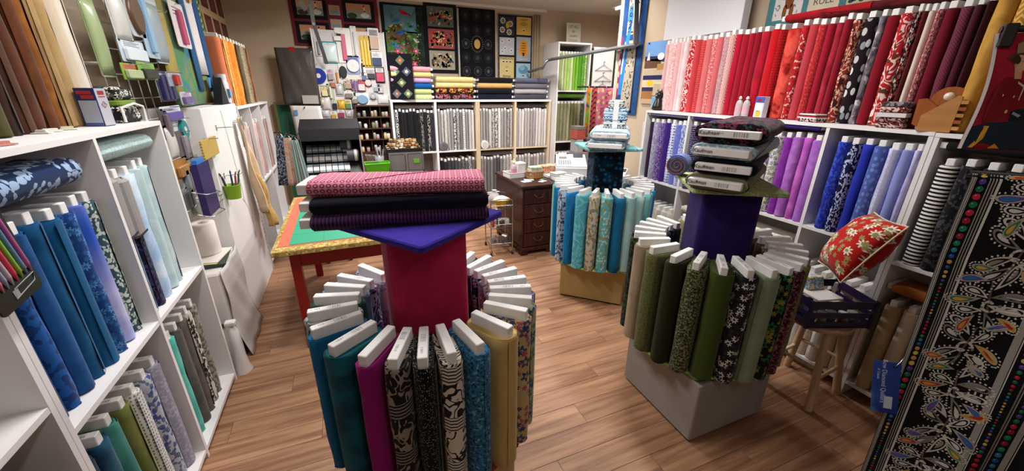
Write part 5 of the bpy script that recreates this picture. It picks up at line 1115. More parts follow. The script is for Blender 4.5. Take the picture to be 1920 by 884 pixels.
# ------------------------------------------------------------------ right wall: quilt, canvas, panels
p = Prints(); w, h = .40, 1.50
p.rect('#a59b8a', .10, .05, .285, .80, 0); p.rect('#a59b8a', .09, .86, .285, 1.36, 0); p.rect('#8c2438', .0, .2, .035, .85, 0)
p.poly('#2670b0', [(.03, .22), (.10, .22), (.155, .80), (.19, 1.1), (.15, 1.1), (.09, .8), (.05, .55)], 1); p.poly('#c4c8cc', [(.045, .45), (.07, .45), (.10, .78), (.08, .8)], 2); p.poly('#2670b0', [(.09, 1.0), (.15, 1.0), (.19, 1.12), (.16, 1.16), (.1, 1.12)], 2)
for k in range(4): p.ell('#b8b0ac', .018, .32+.13*k, .012, .035, 2)
for _ in range(120):
    x, y = rp.uniform(.118, .268), rp.choice([rp.uniform(.07, .78), rp.uniform(.88, 1.34)]); a = rp.uniform(0, 3); p.ell(rp.choice(['#1c1a1e', '#2a2422', '#5c2c24']), x, y, .019, .0055, 3, 7, a)
qb = hung('hanging_quilt', 'tall blue-bordered quilt with white speckled strips on the right wall', 'quilt', RWALL(4.20, 1.52), w, h, fab('mottle', '#123464', '#194478'), p)
b = MB(); b.box(.29, .312, .02, 1.46, .0022, .004); b.box(.09, .312, .025, .047, .0022, .004); b.build('navy_strip', fab('solid', '#131a34'), qb)
b = MB(); b.box(-.01, w+.01, h-.01, h+.01, -.008, .01); b.build('hanging_rod', GREYMETAL, qb)
# lighthouse row panel (a hanging row-by-row cloth) behind the pink bolts
p = Prints(); w, h = .50, .63
p.rect('#6c94c8', .0, .44, .5, .62, 0); p.poly('#23264c', [(0, .44), (.5, .40), (.5, .47), (0, .48)], 1); p.rect('#5c3c2c', .0, .36, .25, .45, 1); p.rect('#a07c4c', .2, .34, .5, .40, 2); p.rect('#b0a088', 0, .29, .5, .345, 0); p.rect('#191f4c', 0, .245, .5, .29, 1)
p.rect('#c8b494', 0, .17, .5, .245, 0); p.ell('#d8b02c', .12, .21, .045, .035, 2); p.rect('#23264c', 0, .13, .5, .17, 1); p.rect('#94683c', 0, .05, .5, .13, 0); p.rect('#b09878', 0, 0, .5, .05, 0)
p.ell('#d8d8d6', .24, .47, .05, .035, 3); p.poly('#dcdad6', [(.03, .44), (.08, .44), (.055, .53)], 3)
hung('row_panel', 'seaside scene fabric panel pinned to the beige wall near pink bolts', 'fabric panel', RWALL(3.74, 1.655), w, h, fab('solid', '#b8a68c'), p)
for k, (yy) in enumerate((3.70, 3.40)):
    o = thing('push_pin', '%s black pin holding the seaside panel' % ('left' if k == 0 else 'right'), 'pin', M=RWALL(yy, 2.262, XR-.003))
    b = MB(); b.cyl((0, 0, -.004), (0, 0, .016), .009, n=10); b.build('head', BLACKP, o)
# stacked patterns / box under it and black figurine
o = thing('gift_bag', 'cream and blue decorated bag under the seaside panel', 'bag', (2.98, 3.33, 1.617), radians(90))
b = MB(); b.rbox(-.14, .1, -.05, .05, 0, .12, .015); b.build('bag', fab('mottle', '#6c98b8', '#a8c0cc', s=.6), o); b = MB(); b.rbox(-.14, .1, -.05, .05, .121, .25, .015); b.build('upper', plain('#b8a48c'), o); b = MB(); b.tube([(-.1, -.052, .25), (-.02, -.056, .3), (.06, -.052, .25)], .004, 6); b.build('handle', BLACKP, o)
for oo in (o,): oo.location = (2.99, 3.30-.02, 1.617); 
o = thing('figurine', 'black seated cat-like figurine at the far corner of red row', 'figurine', (2.79, 3.10, 1.617), radians(180))
b = MB(); b.lathe([(.045, 0), (.055, .012), (.05, .04), (.034, .085), (.026, .11), (.018, .12)], 16); b.build('body', pm('black_ceramic', '#1c1614', .3), o)
b = MB(); b.lathe([(.01, .1), (.032, .112), (.038, .135), (.03, .16), (.012, .172)], 14); b.build('head', pm('black_ceramic', '#1c1614', .3), o)
for s in (-1, 1): b = MB(); b.cyl((0, s*.022, .155), (0, s*.027, .192), .013, .001, n=8); b.build('ear', pm('black_ceramic', '#1c1614', .3), o)
b = MB(); b.lathe([(.012, .126), (.014, .13), (.012, .137)], 10, c=(.028, 0, 0)); b.build('pale_face', plain('#a09c98'), o)
# white canvas
o = thing('blank_canvas', 'large blank white stretched canvas high on the right wall', 'canvas', M=RWALL(3.33, 2.245, XR-.085))
b = MB(); b.rbox(0, .84, 0, .72, 0, .08, .006); b.build('canvas', pm('white_canvas', '#d3d1d6', .8, var=.02), o)
b = MB(); b.box(.06, .78, .1, .13, -.001, .0); b.box(.06, .78, .6, .63, -.001, 0); b.build('stretcher', PALEWOOD, o, Matrix.Translation((0, 0, 0)))
# dog panel
p = Prints(); w, h = 1.62, .36
dp = hung('dog_fabric_panel', 'teal-bordered fabric panel of dog pictures above the red bolts', 'fabric panel', frame((XR-.012, 2.40, 2.245), (0, -1, 0), (0, 0, 1)), w, h, fab('solid', '#4c7c84'), None)
for i, (x0, x1, c) in enumerate([(.05, .26, '#cfcaca'), (.30, .50, '#cdc2ac'), (.545, .75, '#b8b498'), (.80, 1.02, '#d0c6b2'), (1.07, 1.27, '#2c2e38'), (1.32, 1.56, '#a8b8c0')]): p.rect(c, x0, .05, x1, .34, 0)
for _ in range(30): p.ell('#8c8a90', rp.uniform(.06, .25), rp.uniform(.06, .33), .012, .005, 1, 8, rp.uniform(0, 3))
p.ell('#6c4424', .16, .28, .045, .05, 2); p.ell('#7c4a28', .16, .19, .035, .075, 2); p.ell('#5c3a20', .12, .27, .016, .04, 3); p.ell('#5c3a20', .2, .27, .016, .04, 3); p.ell('#7c4a28', .135, .1, .016, .05, 2); p.ell('#7c4a28', .185, .1, .016, .05, 2)
for k in range(9): p.ell('#34444c', .57+.02*k, .1+.008*(k % 3), .016, .012, 2); p.ell('#9c8a5c', .58+.019*k, .27+.01*(k % 2), .014, .02, 2)
p.ell('#c8a050', .90, .2, .07, .055, 2); p.ell('#b88c3c', .86, .24, .028, .05, 3); p.ell('#c8a050', .97, .25, .045, .028, 3); p.ell('#d4b468', .93, .13, .06, .03, 3); p.ell('#a87c30', .845, .15, .018, .06, 3)
for k in range(8): p.ell('#8c8c94', 1.09+.02*k, .14+.03*(k % 3), .02, .014, 2)
p.build(dp)
text('DOGS', .062, plain('#a88c68'), dp, Matrix.Translation((.40, .21, .0036))); text('RULE', .058, plain('#54504c'), dp, Matrix.Translation((.40, .13, .0036))); text('WHY', .03, plain('#a88c68'), dp, Matrix.Translation((.41, .29, .0036))); text('AND', .05, plain('#8c7c3c'), dp, Matrix.Translation((.645, .24, .0036)))

# things standing on the right shelf in front of the red row
def crtn(label, x, y, z, w, d, h, c, bits, rz=0, cat='box', name='carton'):
    o = thing(name, label, cat, (x, y, z), rz)
    b = MB(); b.rbox(-w/2, w/2, -d/2, d/2, 0, h, .003); b.build('body', plain(c, .45), o)
    for (nm, x0, x1, z0, z1, cc) in bits:
        b = MB(); b.box(x0, x1, -d/2-.0012, -d/2+.0005, z0, z1); b.build(nm, plain(cc, .45), o)
    return o
zr = 1.616
for k, yy in enumerate((2.215, 2.155)):
    o = bottle('%s of two clear pink spray bottles before the red row' % ('left' if k == 0 else 'right'), 2.775, yy, zr, .027, .145, CLEARP, plain('#e4e2e2', .3), plain('#c8a0a8'), False, -pi/2, flat=.8)
crtn('small blue and white carton with yellow spot before the red row', 2.755, 2.02, zr, .085, .04, .145, '#c8ccd8', [('blue_top', -.042, .042, .105, .144, '#4450a4'), ('red_mark', -.02, .02, .11, .128, '#c82c30'), ('white_panel', -.03, .03, .045, .1, '#e0dede'), ('yellow_mark', -.02, .022, .012, .052, '#d8b030')], rz=-pi/2-.25)
def strips(label, x, y, z, w, d, h, fabs, rz, band='#d8d4d4'):
    o = thing('fabric_bundle', label, 'fabric bundle', (x, y, z), rz)
    n = len(fabs)
    for k, f in enumerate(fabs): b = MB(); b.rbox(-w/2+.003*(k % 3), w/2-.004*(k % 2), -d/2, d/2, h*k/n, h*(k+1)/n-.0008, .012); b.build('folded_piece', f, o)
    b = MB(); b.box(-w/2-.002, w/2+.002, -d/2-.002, d/2+.002, h*.42, h*.58); b.build('paper_band', plain(band), o)
    return o
strips('flat black, red and white fabric bundle before the red row', 2.765, 1.665, zr, .13, .09, .05, [fab('leaf', '#1a1618', '#c8a0a4'), fab('check', '#d8d2d0', '#2a2426'), fab('solid', '#a02030'), fab('stripeH', '#d4d0d0', '#1c1a1c')], -pi/2-.2)
strips('chunky maroon and white scroll fabric bundle on the right shelf', 2.755, 1.245, zr, .115, .10, .135, [fab('swirl', '#5c1820', '#c8b4ac', s=1.4), fab('swirl', '#4a141c', '#a88c88', s=1.4), fab('solid', '#5c1c24'), fab('swirl', '#6c2028', '#d0bcb4', s=1.2), fab('leaf', '#3c3436', '#8c8488')], -pi/2+.15)
crtn('small white packet with blue print behind the wooden ornament', 2.80, 1.13, zr, .06, .02, .10, '#c4d0d8', [('blue_print', -.025, .02, .02, .05, '#5c8ca8'), ('white_print', -.025, .025, .06, .09, '#e0e0e0')], rz=-pi/2)
# wooden ornament: rounded boards leaning together
o = thing('wooden_ornament', 'orange-brown wooden tissue-box ornament at the near end of red row', 'ornament', (2.77, 1.055, zr), radians(-78))
TAN = _wood('orange_craft_wood', '#b47c46', '#cc9258', 0, 1.5, .5); TAN2 = _wood('dark_craft_wood', '#8a4a1c', '#a85c28', 2, 3, .5)
def prism(b, prof, d0, d1):
    n = len(prof); b.add([(x, d0, z) for x, z in prof]+[(x, d1, z) for x, z in prof], [list(range(n)), [2*n-1-i for i in range(n)]]+[(i, n+i, n+(i+1) % n, (i+1) % n) for i in range(n)])
b = MB(); prism(b, [(-.07, 0), (.05, 0), (.05, .165), (.035, .17), (-.07, .075)], -.07, -.045); b.build('front_board', TAN, o)
b = MB(); prism(b, [(-.065+.0, .0)]+[(.0+.065*cos(a), .15+.06*sin(a)) for a in [pi-.1-i*(pi-.2)/10 for i in range(11)]]+[(.065, 0)], -.02, .03); b.build('rounded_back', TAN2, o)
b = MB(); prism(b, [(-.10, .03), (-.05, .0), (-.03, .12), (-.075, .155), (-.105, .15)], -.04, -.02); b.build('side_flap', TAN2, o)
for k in range(5): b = MB(); b.box(.051, .075, -.07, .03, .012+k*.03, .012+k*.03+.016); b.build('side_slat', TAN2 if k % 2 else TAN, o)
b = MB(); b.lathe([(.004, -.012), (.018, -.008), (.02, 0), (.016, .01), (.004, .014)], 14); b.build('button_knob', plain('#d0c4b4', .3), o, Matrix.Translation((.0, -.045, .165)) @ Matrix.Rotation(pi/2, 4, 'X'))

# ------------------------------------------------------------------ right foreground: display rack, black feather cloth, portrait cloth
RP0 = Vector((1.73, .55, 0)); RU = Vector((.6, -.8, 0)); RN = Vector((-.8, -.6, 0))     # rack plane: along RU, facing the room
def rk(u, z, off=0.0): return RP0+RU*u+RN*off+Vector((0, 0, z))
RZ = 1.575
pp0 = rk(.53, 0)
o = thing('display_rack', 'black metal cloth rack at the right edge of the view', 'rack', pp0)
def rb(u, z, off=0.0): return rk(u, z, off)-pp0
b = MB(); b.cyl(rb(.53, .02), rb(.53, 2.0), .016, n=12); b.build('post', BLACKP, o)
b = MB(); b.box(-.2, .2, -.025, .025, 0, .02); b.build('foot', BLACKP, o, Matrix.Rotation(-.93, 4, 'Z')); b = MB(); b.box(-.2, .2, -.025, .025, 0, .019); b.build('foot', BLACKP, o, Matrix.Rotation(.64, 4, 'Z'))
b = MB(); b.cyl(rb(-.01, RZ-.016), rb(.53, RZ-.016), .0085, n=10); b.build('arm', BLACKP, o)
b = MB(); b.cyl(rb(-.06, 1.962), rb(.53, 1.962), .009, n=10); b.build('arm', BLACKP, o)
CW, CLn = .45, 1.36
def clothP(u, v, off=0.0):      # u across, v down ; hangs over the arm
    d = v*CLn; x = u*CW+.038*max(0, (d-.3))/1.0*(1-.4*u)
    if d < .05: a = d/.05*pi/2; f = -.012+.026*sin(a); z = RZ+.002-.014*(1-cos(a))
    else:
        z = RZ-.012-(d-.05); f = .014+.03*v+.010*sin(u*9+v*3.2)*min(1, d*2)+.005*sin(u*19+1+v*4)*v
    return rk(x, z, f+off)
o = thing('feather_cloth', 'long black cloth with jewel dots and white feather print draped on rack', 'cloth', rk(0, RZ))
LOC = Vector(o.location)
b = MB(); b.sheet(lambda u, v: clothP(u, v)-LOC, 30, 60, CW, CLn, .004); b.build('cloth', fab('solid', '#0d0c0f'), o)
CL = {}
def cpoly(c, pts, lv):   # pts in metres: across, down
    bb = CL.setdefault(c, MB()); bb.add([clothP(x/CW, y/CLn, .0026+.00035*lv)-LOC for x, y in pts], [list(range(len(pts)))])
def cquad(c, x0, x1, lv, y0=.0, y1=CLn, n=50):
    bb = CL.setdefault(c, MB()); vs = []
    for i in range(n+1):
        y = y0+(y1-y0)*i/n
        for x in (x0, x1): vs.append(clothP(x/CW, y/CLn, .0026+.00035*lv)-LOC)
    bb.add(vs, [(2*i, 2*i+1, 2*i+3, 2*i+2) for i in range(n)])
def cell(c, x, y, rx, ry, lv, n=12, a=0): cpoly(c, [(x+rx*cos(t)*cos(a)-ry*sin(t)*sin(a), y+rx*cos(t)*sin(a)+ry*sin(t)*cos(a)) for t in [2*pi*i/n for i in range(n)]], lv)
WH, GR, GD = '#cdc9c2', '#7c7870', '#5c5440'
for x0, x1, c in ((.0005, .004, '#98948e'), (.0055, .0075, WH), (.009, .011, '#98948e'), (.038, .0405, '#98948e'), (.044, .047, '#8a8780'), (.0505, .0535, '#98948e'), (.057, .063, WH),
                  (.228, .244, '#98958f'), (.246, .2485, WH), (.282, .286, GR), (.289, .292, '#98948e'), (.322, .338, '#98958f'), (.341, .3435, WH)): cquad(c, x0, x1, 1)
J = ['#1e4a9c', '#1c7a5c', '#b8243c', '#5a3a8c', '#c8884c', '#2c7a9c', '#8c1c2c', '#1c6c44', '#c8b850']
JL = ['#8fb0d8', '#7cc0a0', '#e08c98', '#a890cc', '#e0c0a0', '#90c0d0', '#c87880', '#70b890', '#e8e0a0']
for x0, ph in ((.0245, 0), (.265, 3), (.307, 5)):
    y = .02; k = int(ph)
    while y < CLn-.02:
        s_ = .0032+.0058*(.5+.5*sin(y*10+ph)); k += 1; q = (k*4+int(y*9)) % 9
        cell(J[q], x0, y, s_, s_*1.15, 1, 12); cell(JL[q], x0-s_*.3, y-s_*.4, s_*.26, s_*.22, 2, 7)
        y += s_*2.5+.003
def tear(x, y, L, W_, a, cols, lv=1, beads=True, bend=.22):     # drop: point at (x,y), round end at distance L in direction a ; cols outer to inner
    def P(px_, py_):
        py_ += bend*L*(px_/L)**2*(1 if W_ > 0 else -1); return (x+px_*cos(a)-py_*sin(a), y+(px_*sin(a)+py_*cos(a))*1.12)
    for k, c in enumerate(cols):
        kk = 1-k*.27; pts = []
        for i in range(16):
            t = 2*pi*i/16; r = (1-cos(t))/2; pts.append(P(L*((1-kk)*.7)+L*kk*r, W_*kk*sin(t)*abs(sin(t/2))**1.2))
        cpoly(c, pts, lv+k)
    if beads:
        n = 13
        for i in range(n):
            t = pi*.42+1.16*pi*i/(n-1); r = (1-cos(t))/2; q = P(L*r*1.07, W_*1.42*sin(t)*abs(sin(t/2))**1.2)
            cell(WH, q[0], q[1], abs(W_)*.20, abs(W_)*.15, lv+1, 6, a+t)
rq = random.Random(5)
y = .06; sgn = 1; k0 = 0
COLS = [['#a8a294', '#2c64a8', '#7c4c9c'], ['#b8a070', '#c8842c', '#a83020'], ['#a8a294', '#5c4a94', '#2c6ca0'], ['#a89c84', '#2c7460', '#c89a3c'], ['#b0a48c', '#a83438', '#d09040']]
while y < CLn-.05:
    xc = .150+.016*sin(y*9)
    cpoly(GD, [(xc-.002-.01*sgn, y-.03), (xc+.003-.01*sgn, y-.03), (xc+.012*sgn+.004, y+.12), (xc+.012*sgn-.002, y+.12)], 0)
    for k in range(4):
        a = (-.95+.62*k) if sgn > 0 else pi-(-.95+.62*k); L = .074+.014*rq.random()
        tear(xc, y+.026*k, L, .0185*(1 if k % 2 else -1), a, [GR, '#0e0d10', WH] if k % 2 else [WH, '#141315', '#8a867e'], 2)
    for k in range(2):
        a = pi-(-.6+.9*k) if sgn > 0 else (-.6+.9*k); tear(xc-.004*sgn, y+.03+.04*k, .064, .0165*(1 if k else -1), a, [WH, '#141315', WH], 2)
    for k in range(3):
        k0 += 1; a = (pi+.15-.55*k) if sgn > 0 else (-.15+.55*k)
        tear(xc-.018*sgn, y-.03+.06*k, .066+.012*(k % 2), .0165*(1 if k % 2 else -1), a, COLS[k0 % 5], 5)
    a = .3 if sgn > 0 else pi-.3; tear(xc+.03*sgn, y+.09, .058, .015, a, COLS[(k0+2) % 5], 5)
    for i in range(18):
        t = i/17*5.2; r = .024*(1-i/24); cell(WH if i % 4 else GR, xc+.004*sgn+r*cos(t*sgn), y+.05+r*1.2*sin(t*sgn), .0058, .0040, 8, 7, t*sgn+pi/2)
    for i in range(16): q = i/15; cell(WH, xc-.012*sgn*sin(q*3), y-.035+.15*q, .0034, .0028, 7, 6)
    y += .165; sgn *= -1
for c, bb in CL.items(): bb.build('printed_motif', fab('solid', c), o)
# blue tag
def onrack(px, py, off=0.0):
    d = ray(px, py); O = Vector((0, 0, CAM_H)); t = ((RP0-O).dot(RN)+off)/d.dot(RN); return O+d*t
tM = onrack(1661, 718, .085); tx = Vector((.6, -.8, .10)); tz = Vector((.05, -.06, 1)); tz = (tz-tx*tz.dot(tx)/tx.dot(tx))
o = thing('tag', 'blue printed swing tag hanging on the black feather cloth edge', 'tag', M=frame(tM, tx, tz) @ Matrix.Rotation(radians(6), 4, 'Z'))
b = MB(); b.box(-.036, .036, -.125, .085, 0, .0012); b.build('card', fab('mottle', '#1c2c74', '#2c4c9c', '#5c8cc0', .4), o)
b = MB(); b.box(-.002, .02, -.105, -.055, .0012, .0016); b.build('white_patch', plain('#b8c4d4'), o)
for k, (t_, sz) in enumerate((('Row Diamond Quilters', .0185), ('of  Canada', .010))): text(t_, sz, plain('#b8b4d4'), o, Matrix.Translation((-.006-.015*k, .004+.03*k, .0015)) @ Matrix.Rotation(-pi/2, 4, 'Z'))
b = MB(); b.tube([(.02, .068, .001), (.032, .09, .002), (.05, .093, -.03)], .0018, 5); b.build('ball_chain', STEEL, o)
b = MB(); b.cyl((.02, .068, .0012), (.02, .068, .0016), .005, n=10); b.build('punched_hole', BLACKP, o)
# portrait cloth: rider in red tunic
PW_, PH_, PE = .155, .305, 1.9
o = thing('portrait_cloth', 'fabric panel of a red-tunicked mounted rider clipped on the rack', 'fabric panel', rk(0, 1.95))
def portP(x, y, off=0):
    return rk(-.068+x*PW_+.02*sin(pi*y)*(1-x*.3), 1.952-y*PH_, .0+.045*y**3*(1.2-x*.4)+off+.004*sin(x*6))
LO = Vector(o.location)
b = MB(); b.sheet(lambda u, v: portP(u*PE, v)-LO, 20, 16, PW_*PE, PH_, .003); b.build('cloth', fab('mottle', '#701220', '#94182c', s=.5), o)
PC = {}
def pp_(c, pts, lv):
    bb = PC.setdefault(c, MB()); bb.add([portP(x-(.10*max(0, 1-y/.45)), y, .002+.0004*lv)-LO for x, y in pts], [list(range(len(pts)))])
def pe(c, x, y, rx, ry, lv, a=0): pp_(c, [(x+rx*cos(t)*cos(a)-ry*sin(t)*sin(a), y+rx*cos(t)*sin(a)+ry*sin(t)*cos(a)) for t in [2*pi*i/16 for i in range(16)]], lv)
bb = PC.setdefault('#dcd8d6', MB()); vs = [portP(x, i/14, .0024)-LO for i in range(15) for x in (0, .05)]; bb.add(vs, [(2*i, 2*i+1, 2*i+3, 2*i+2) for i in range(14)])
pp_('#18202c', [(.05, .80), (.25, .76), (.6, .74), (1, .72), (1, .99), (.05, .99)], 1); pp_('#18202c', [(1, .72), (1.9, .7), (1.9, .99), (1, .99)], 1); pp_('#14283c', [(.06, .86), (.2, .82), (.2, .99), (.06, .99)], 2)
pp_('#6c1216', [(.14, .44), (.24, .37), (.38, .36), (.5, .40), (.62, .56), (.74, .60), (.72, .70), (.5, .76), (.16, .78), (.12, .60)], 2)
pp_('#501014', [(.14, .46), (.2, .5), (.22, .7), (.16, .78), (.11, .62)], 3); pp_('#15181c', [(.46, .66), (.62, .62), (.84, .7), (.82, .76), (.5, .75)], 3)
pe('#c49a78', .42, .25, .085, .07, 3); pp_('#c49a78', [(.49, .22), (.525, .26), (.49, .28)], 4); pp_('#b88c6c', [(.35, .29), (.45, .30), (.45, .38), (.36, .38)], 3)
pe('#3a2618', .36, .22, .06, .04, 4); pp_('#4a3424', [(.24, .20), (.34, .165), (.58, .15), (.60, .175), (.44, .2), (.28, .225)], 5); pp_('#8c7458', [(.36, .17), (.37, .09), (.44, .07), (.52, .09), (.54, .155)], 5); pe('#a8765c', .355, .27, .014, .02, 5)
pe('#2c1c14', .46, .235, .012, .006, 5); pp_('#8c4c3c', [(.47, .285), (.50, .283), (.47, .292)], 5)
pp_('#c08a2c', [(.2, .79), (.27, .79), (.27, .9), (.18, .985), (.12, .985), (.2, .9)], 3); pp_('#c07a24', [(.62, .76), (.70, .76), (.56, .985), (.38, .985), (.50, .92)], 3)
pp_('#3c84a8', [(.72, .40), (.85, .34), (1.6, .33), (1.6, .6), (.85, .58)], 3); pe('#c4b4a8', .27, .52, .010, .010, 5); pe('#c4b4a8', .42, .53, .010, .010, 5); pe('#c8a060', .40, .66, .02, .016, 5); pe('#60a4a8', .74, .93, .018, .014, 5)
pp_('#b8a8a4', [(.42, .40), (.52, .44), (.51, .56), (.495, .56), (.50, .45), (.42, .42)], 4); pp_('#7c8c94', [(.5, .66), (.66, .7), (.64, .72), (.49, .68)], 5)
for c, bb in PC.items(): bb.build('printed_motif', fab('solid', c), o)
cp = portP(.16, .0)-LO
b = MB(); b.rbox(-.014, .014, -.012, .012, -.035, .024, .005); b.build('clip', BLACKP, o, Matrix.Translation(cp) @ Matrix.Rotation(-.93, 4, 'Z'))
# ------------------------------------------------------------------ left side: grid of notions, panel, rolls, bags
PLAST = lambda c='#d8d8d8': pm('milky_plastic_'+c[1:], c, .25, trans=.15)
o = thing('display_grid', 'white wire grid with packages at the end of the left shelf', 'grid', (-1.07, 3.1, 0))
b = MB()
for i in range(8): b.tube([(0, -.42+i*.12, 1.0 if i < 5 else 1.70), (0, -.42+i*.12, 2.72)], .003, 5)
for i in range(15): b.tube([(.002, -.43, 1.0+i*.122), (.002, .43 if i > 5 else .2, 1.0+i*.122)], .003, 5)
b.build('wires', pm('white_wire', '#cfcdcc', .4), o)
for y in (-.38, .30):
    for z in (1.9, 2.6): b = MB(); b.cyl((0, y, z), (-.198, y, z), .008, n=8); b.build('wall_bracket', pm('white_wire', '#cfcdcc', .4), o)
def LG(px, py, wpx, hpx, x=-1.0):     # bottom-centre pixel on the plane x
    a = onx(px, py, x); c = onx(px+wpx, py, x); d = onx(px, py-hpx, x)
    return LWALL(a.y, a.z, x), abs(c.y-a.y), max(.03, d.z-a.z)
for (px, py, wp, hp, x, card, prod, pc, lab, d) in [
    (205, 145, 24, 150, -1.01, '#8c9470', 'pouch', '#8c9c70', None, 'tall green printed bag'), (236, 80, 28, 95, -.99, '#cfcfcc', 'pouch', '#c0c0bc', '#dad8d4', 'white pattern packet'), (262, 70, 22, 85, -.98, '#b8bcc4', 'oval', '#5c4230', '#b8bcc4', 'packet with a brown oval picture'),
    (255, 118, 40, 40, -.99, '#b8c4d0', 'box', '#d0d8e0', '#c8d4e0', 'clear gridded ruler packet'), (290, 110, 20, 120, -.98, '#9cb4c8', 'bar', '#8cb0d0', '#a8bccc', 'blue tinted clear ruler'), (309, 120, 24, 112, -.99, '#a8b0b8', 'pouch', '#98a4ac', '#b8c0c4', 'grey translucent template packet'), (328, 150, 20, 118, -1.0, '#a08c4c', 'pouch', '#a8944c', None, 'ochre printed bag'),
    (348, 90, 22, 75, -.99, '#d4c8cc', 'bar', '#b04a70', '#d8ccd0', 'white and pink notion card'), (250, 150, 30, 30, -.97, '#7c9c3c', 'box', '#a8b48c', '#c0603c', 'lime green accessory card'), (280, 150, 28, 32, -.96, '#74a43c', 'box', '#2c3424', '#80a848', 'bright green card'), (318, 190, 26, 55, -.98, '#3c4064', 'bars', '#2c2c54', '#a0a4b8', 'navy packet of blades'),
    (325, 228, 34, 30, -.97, '#c8ccd8', 'box', '#5c4c94', '#b8bcc8', 'white card with violet bobbins'), (345, 262, 26, 44, -.98, '#c4c8cc', 'disc', '#1c7c80', '#d4d4d4', 'white card with teal rotary blade'), (352, 196, 20, 24, -.97, '#b4b4bc', 'box', '#6a5c8c', '#c0b4c8', 'small violet and grey card'), (330, 162, 24, 26, -.96, '#8c94a4', 'bar', '#a83424', '#b8bcc8', 'card with a red-tipped tool')]:
    Mx, w_, h_ = LG(px, py, wp, hp, x)
    pack('%s hanging on the white wire grid' % d, Mx, w_, min(h_, .62), card, prod, pc, lab=lab, d=.02, group='packages on the wire grid')
# little ribbons and pouches by shelf end
o = thing('zip_pouch', 'black and white floral zip pouch on the end of left shelf top', 'pouch', (-1.0, 2.52, 1.633), radians(80))
b = MB(); b.rbox(-.07, .07, -.06, .06, 0, .075, .02); b.build('pouch', fab('floral', '#1a1a1c', '#c8c6c0', '#5c5c58', 1.1), o); b = MB(); b.rbox(-.065, .065, -.055, .055, .076, .10, .02); b.build('green_flap', fab('solid', '#6c8434'), o); b = MB(); b.rbox(-.06, .06, -.05, .05, .101, .16, .02); b.build('upper_fold', fab('floral', '#222224', '#cfccc4', '#5c5c58', 1.3), o)
b = MB(); b.tube([(-.075, -.065, .005), (-.075, -.065, .07), (.0, -.075, .085), (.075, -.065, .07), (.08, -.06, .0)], .006, 6); b.build('white_handle', plain('#d8d6d2', .4), o)
cpos = onz(190, 236, 1.633)
o = thing('carton', 'blue and white carton with red mark in front of brown bolts', 'box', (cpos.x, cpos.y, 1.633), radians(-14))
b = MB(); b.rbox(-.038, .038, -.028, .028, 0, .155, .002); b.build('body', plain('#23306c', .4), o)
for (nm, a, c) in (('white_panel', (-.032, .034, -.0292, -.0278, .014, .105), '#a8b2c4'), ('red_script', (-.030, .024, -.0292, -.0278, .130, .144), '#a83038'), ('red_script', (-.018, .030, -.0292, -.0278, .112, .127), '#a83038'), ('side_panel', (.0372, .0392, -.027, .027, .003, .153), '#a4a6b0'), ('side_oval', (.0392, .040, -.016, .016, .128, .144), '#8c2430'), ('side_stripe', (.0392, .040, -.017, .017, .118, .123), '#b03844'), ('foot_band', (-.034, .034, -.0292, -.0278, .003, .012), '#4c5ca0')):
    b = MB(); b.box(*a); b.build(nm, plain(c, .45), o)
b = MB(); b.tube([(.0402, 0, .075), (.0402, .013, .088), (.0402, 0, .101), (.0402, -.013, .088), (.0402, 0, .075)], .001, 5); b.build('hazard_diamond', plain('#a03840'), o)
text('!', .016, plain('#2a2a2e'), o, Matrix.Translation((.0405, 0, .088)) @ Matrix.Rotation(pi/2, 4, 'Z') @ Matrix.Rotation(pi/2, 4, 'X'))
for i, (px, py, c, d) in enumerate([(75, 250, '#cfccc4', 'white paper slip'), (125, 243, '#d0d4c0', 'pale green folded tag'), (95, 247, '#d6d3d0', 'white folded ticket'), (30, 272, '#b87c74', 'red and white paper strip')]):
    a = onz(px, py, 1.634); o = thing('paper_slip', '%s at the foot of the brown bolts on left shelf' % d, 'paper', (min(a.x, -.93), a.y, 1.6335), .4*i)
    b = MB(); b.box(-.03, .03, -.016, .016, 0, .004); b.build('slip', plain(c), o); b = MB(); b.box(-.02, .02, -.006, .008, .004, .012); b.build('fold', plain(c), o)
# pencil packet hanging from upper shelf at far left
o = thing('pencil_packet', 'black packet of coloured pencils hanging at far left shelf edge', 'package', M=LWALL(1.395, 1.275, -.845) @ Matrix.Rotation(radians(7), 4, 'Z'))
b = MB(); b.rbox(-.16, .0, 0, .30, 0, .006, .015); b.build('card', plain('#1b1a1e', .3), o)
for k, c in enumerate(['#c86c84', '#8c94b0', '#b8a0a8', '#c83c54', '#7ca83c', '#5c7c9c', '#a8548c']):
    b = MB(); b.cyl((-.15+k*.02, .285, .008), (-.125+k*.018, .08, .008), .006, .006, n=8); b.cyl((-.125+k*.018, .08, .008), (-.123+k*.018, .055, .008), .006, .001, n=8); b.build('pencil', plain(c, .4), o)
b = MB(); b.box(-.05, -.02, .07, .095, .006, .0075); b.build('price_sticker', plain('#c8a02c'), o)
b = MB(); b.tube([(-.10, .02, .007), (-.02, .03, .007), (-.012, .05, .007), (-.09, .045, .007), (-.10, .02, .007)], .0015, 5); b.box(-.10, -.082, .022, .042, .006, .0075); b.build('emblem', plain('#8c8c90'), o)
b = MB(); b.tube([(-.08, .30, .003), (-.08, .345, .003), (-.08, .35, -.03)], .004, 6); b.build('hanging_loop', CLEARP, o)

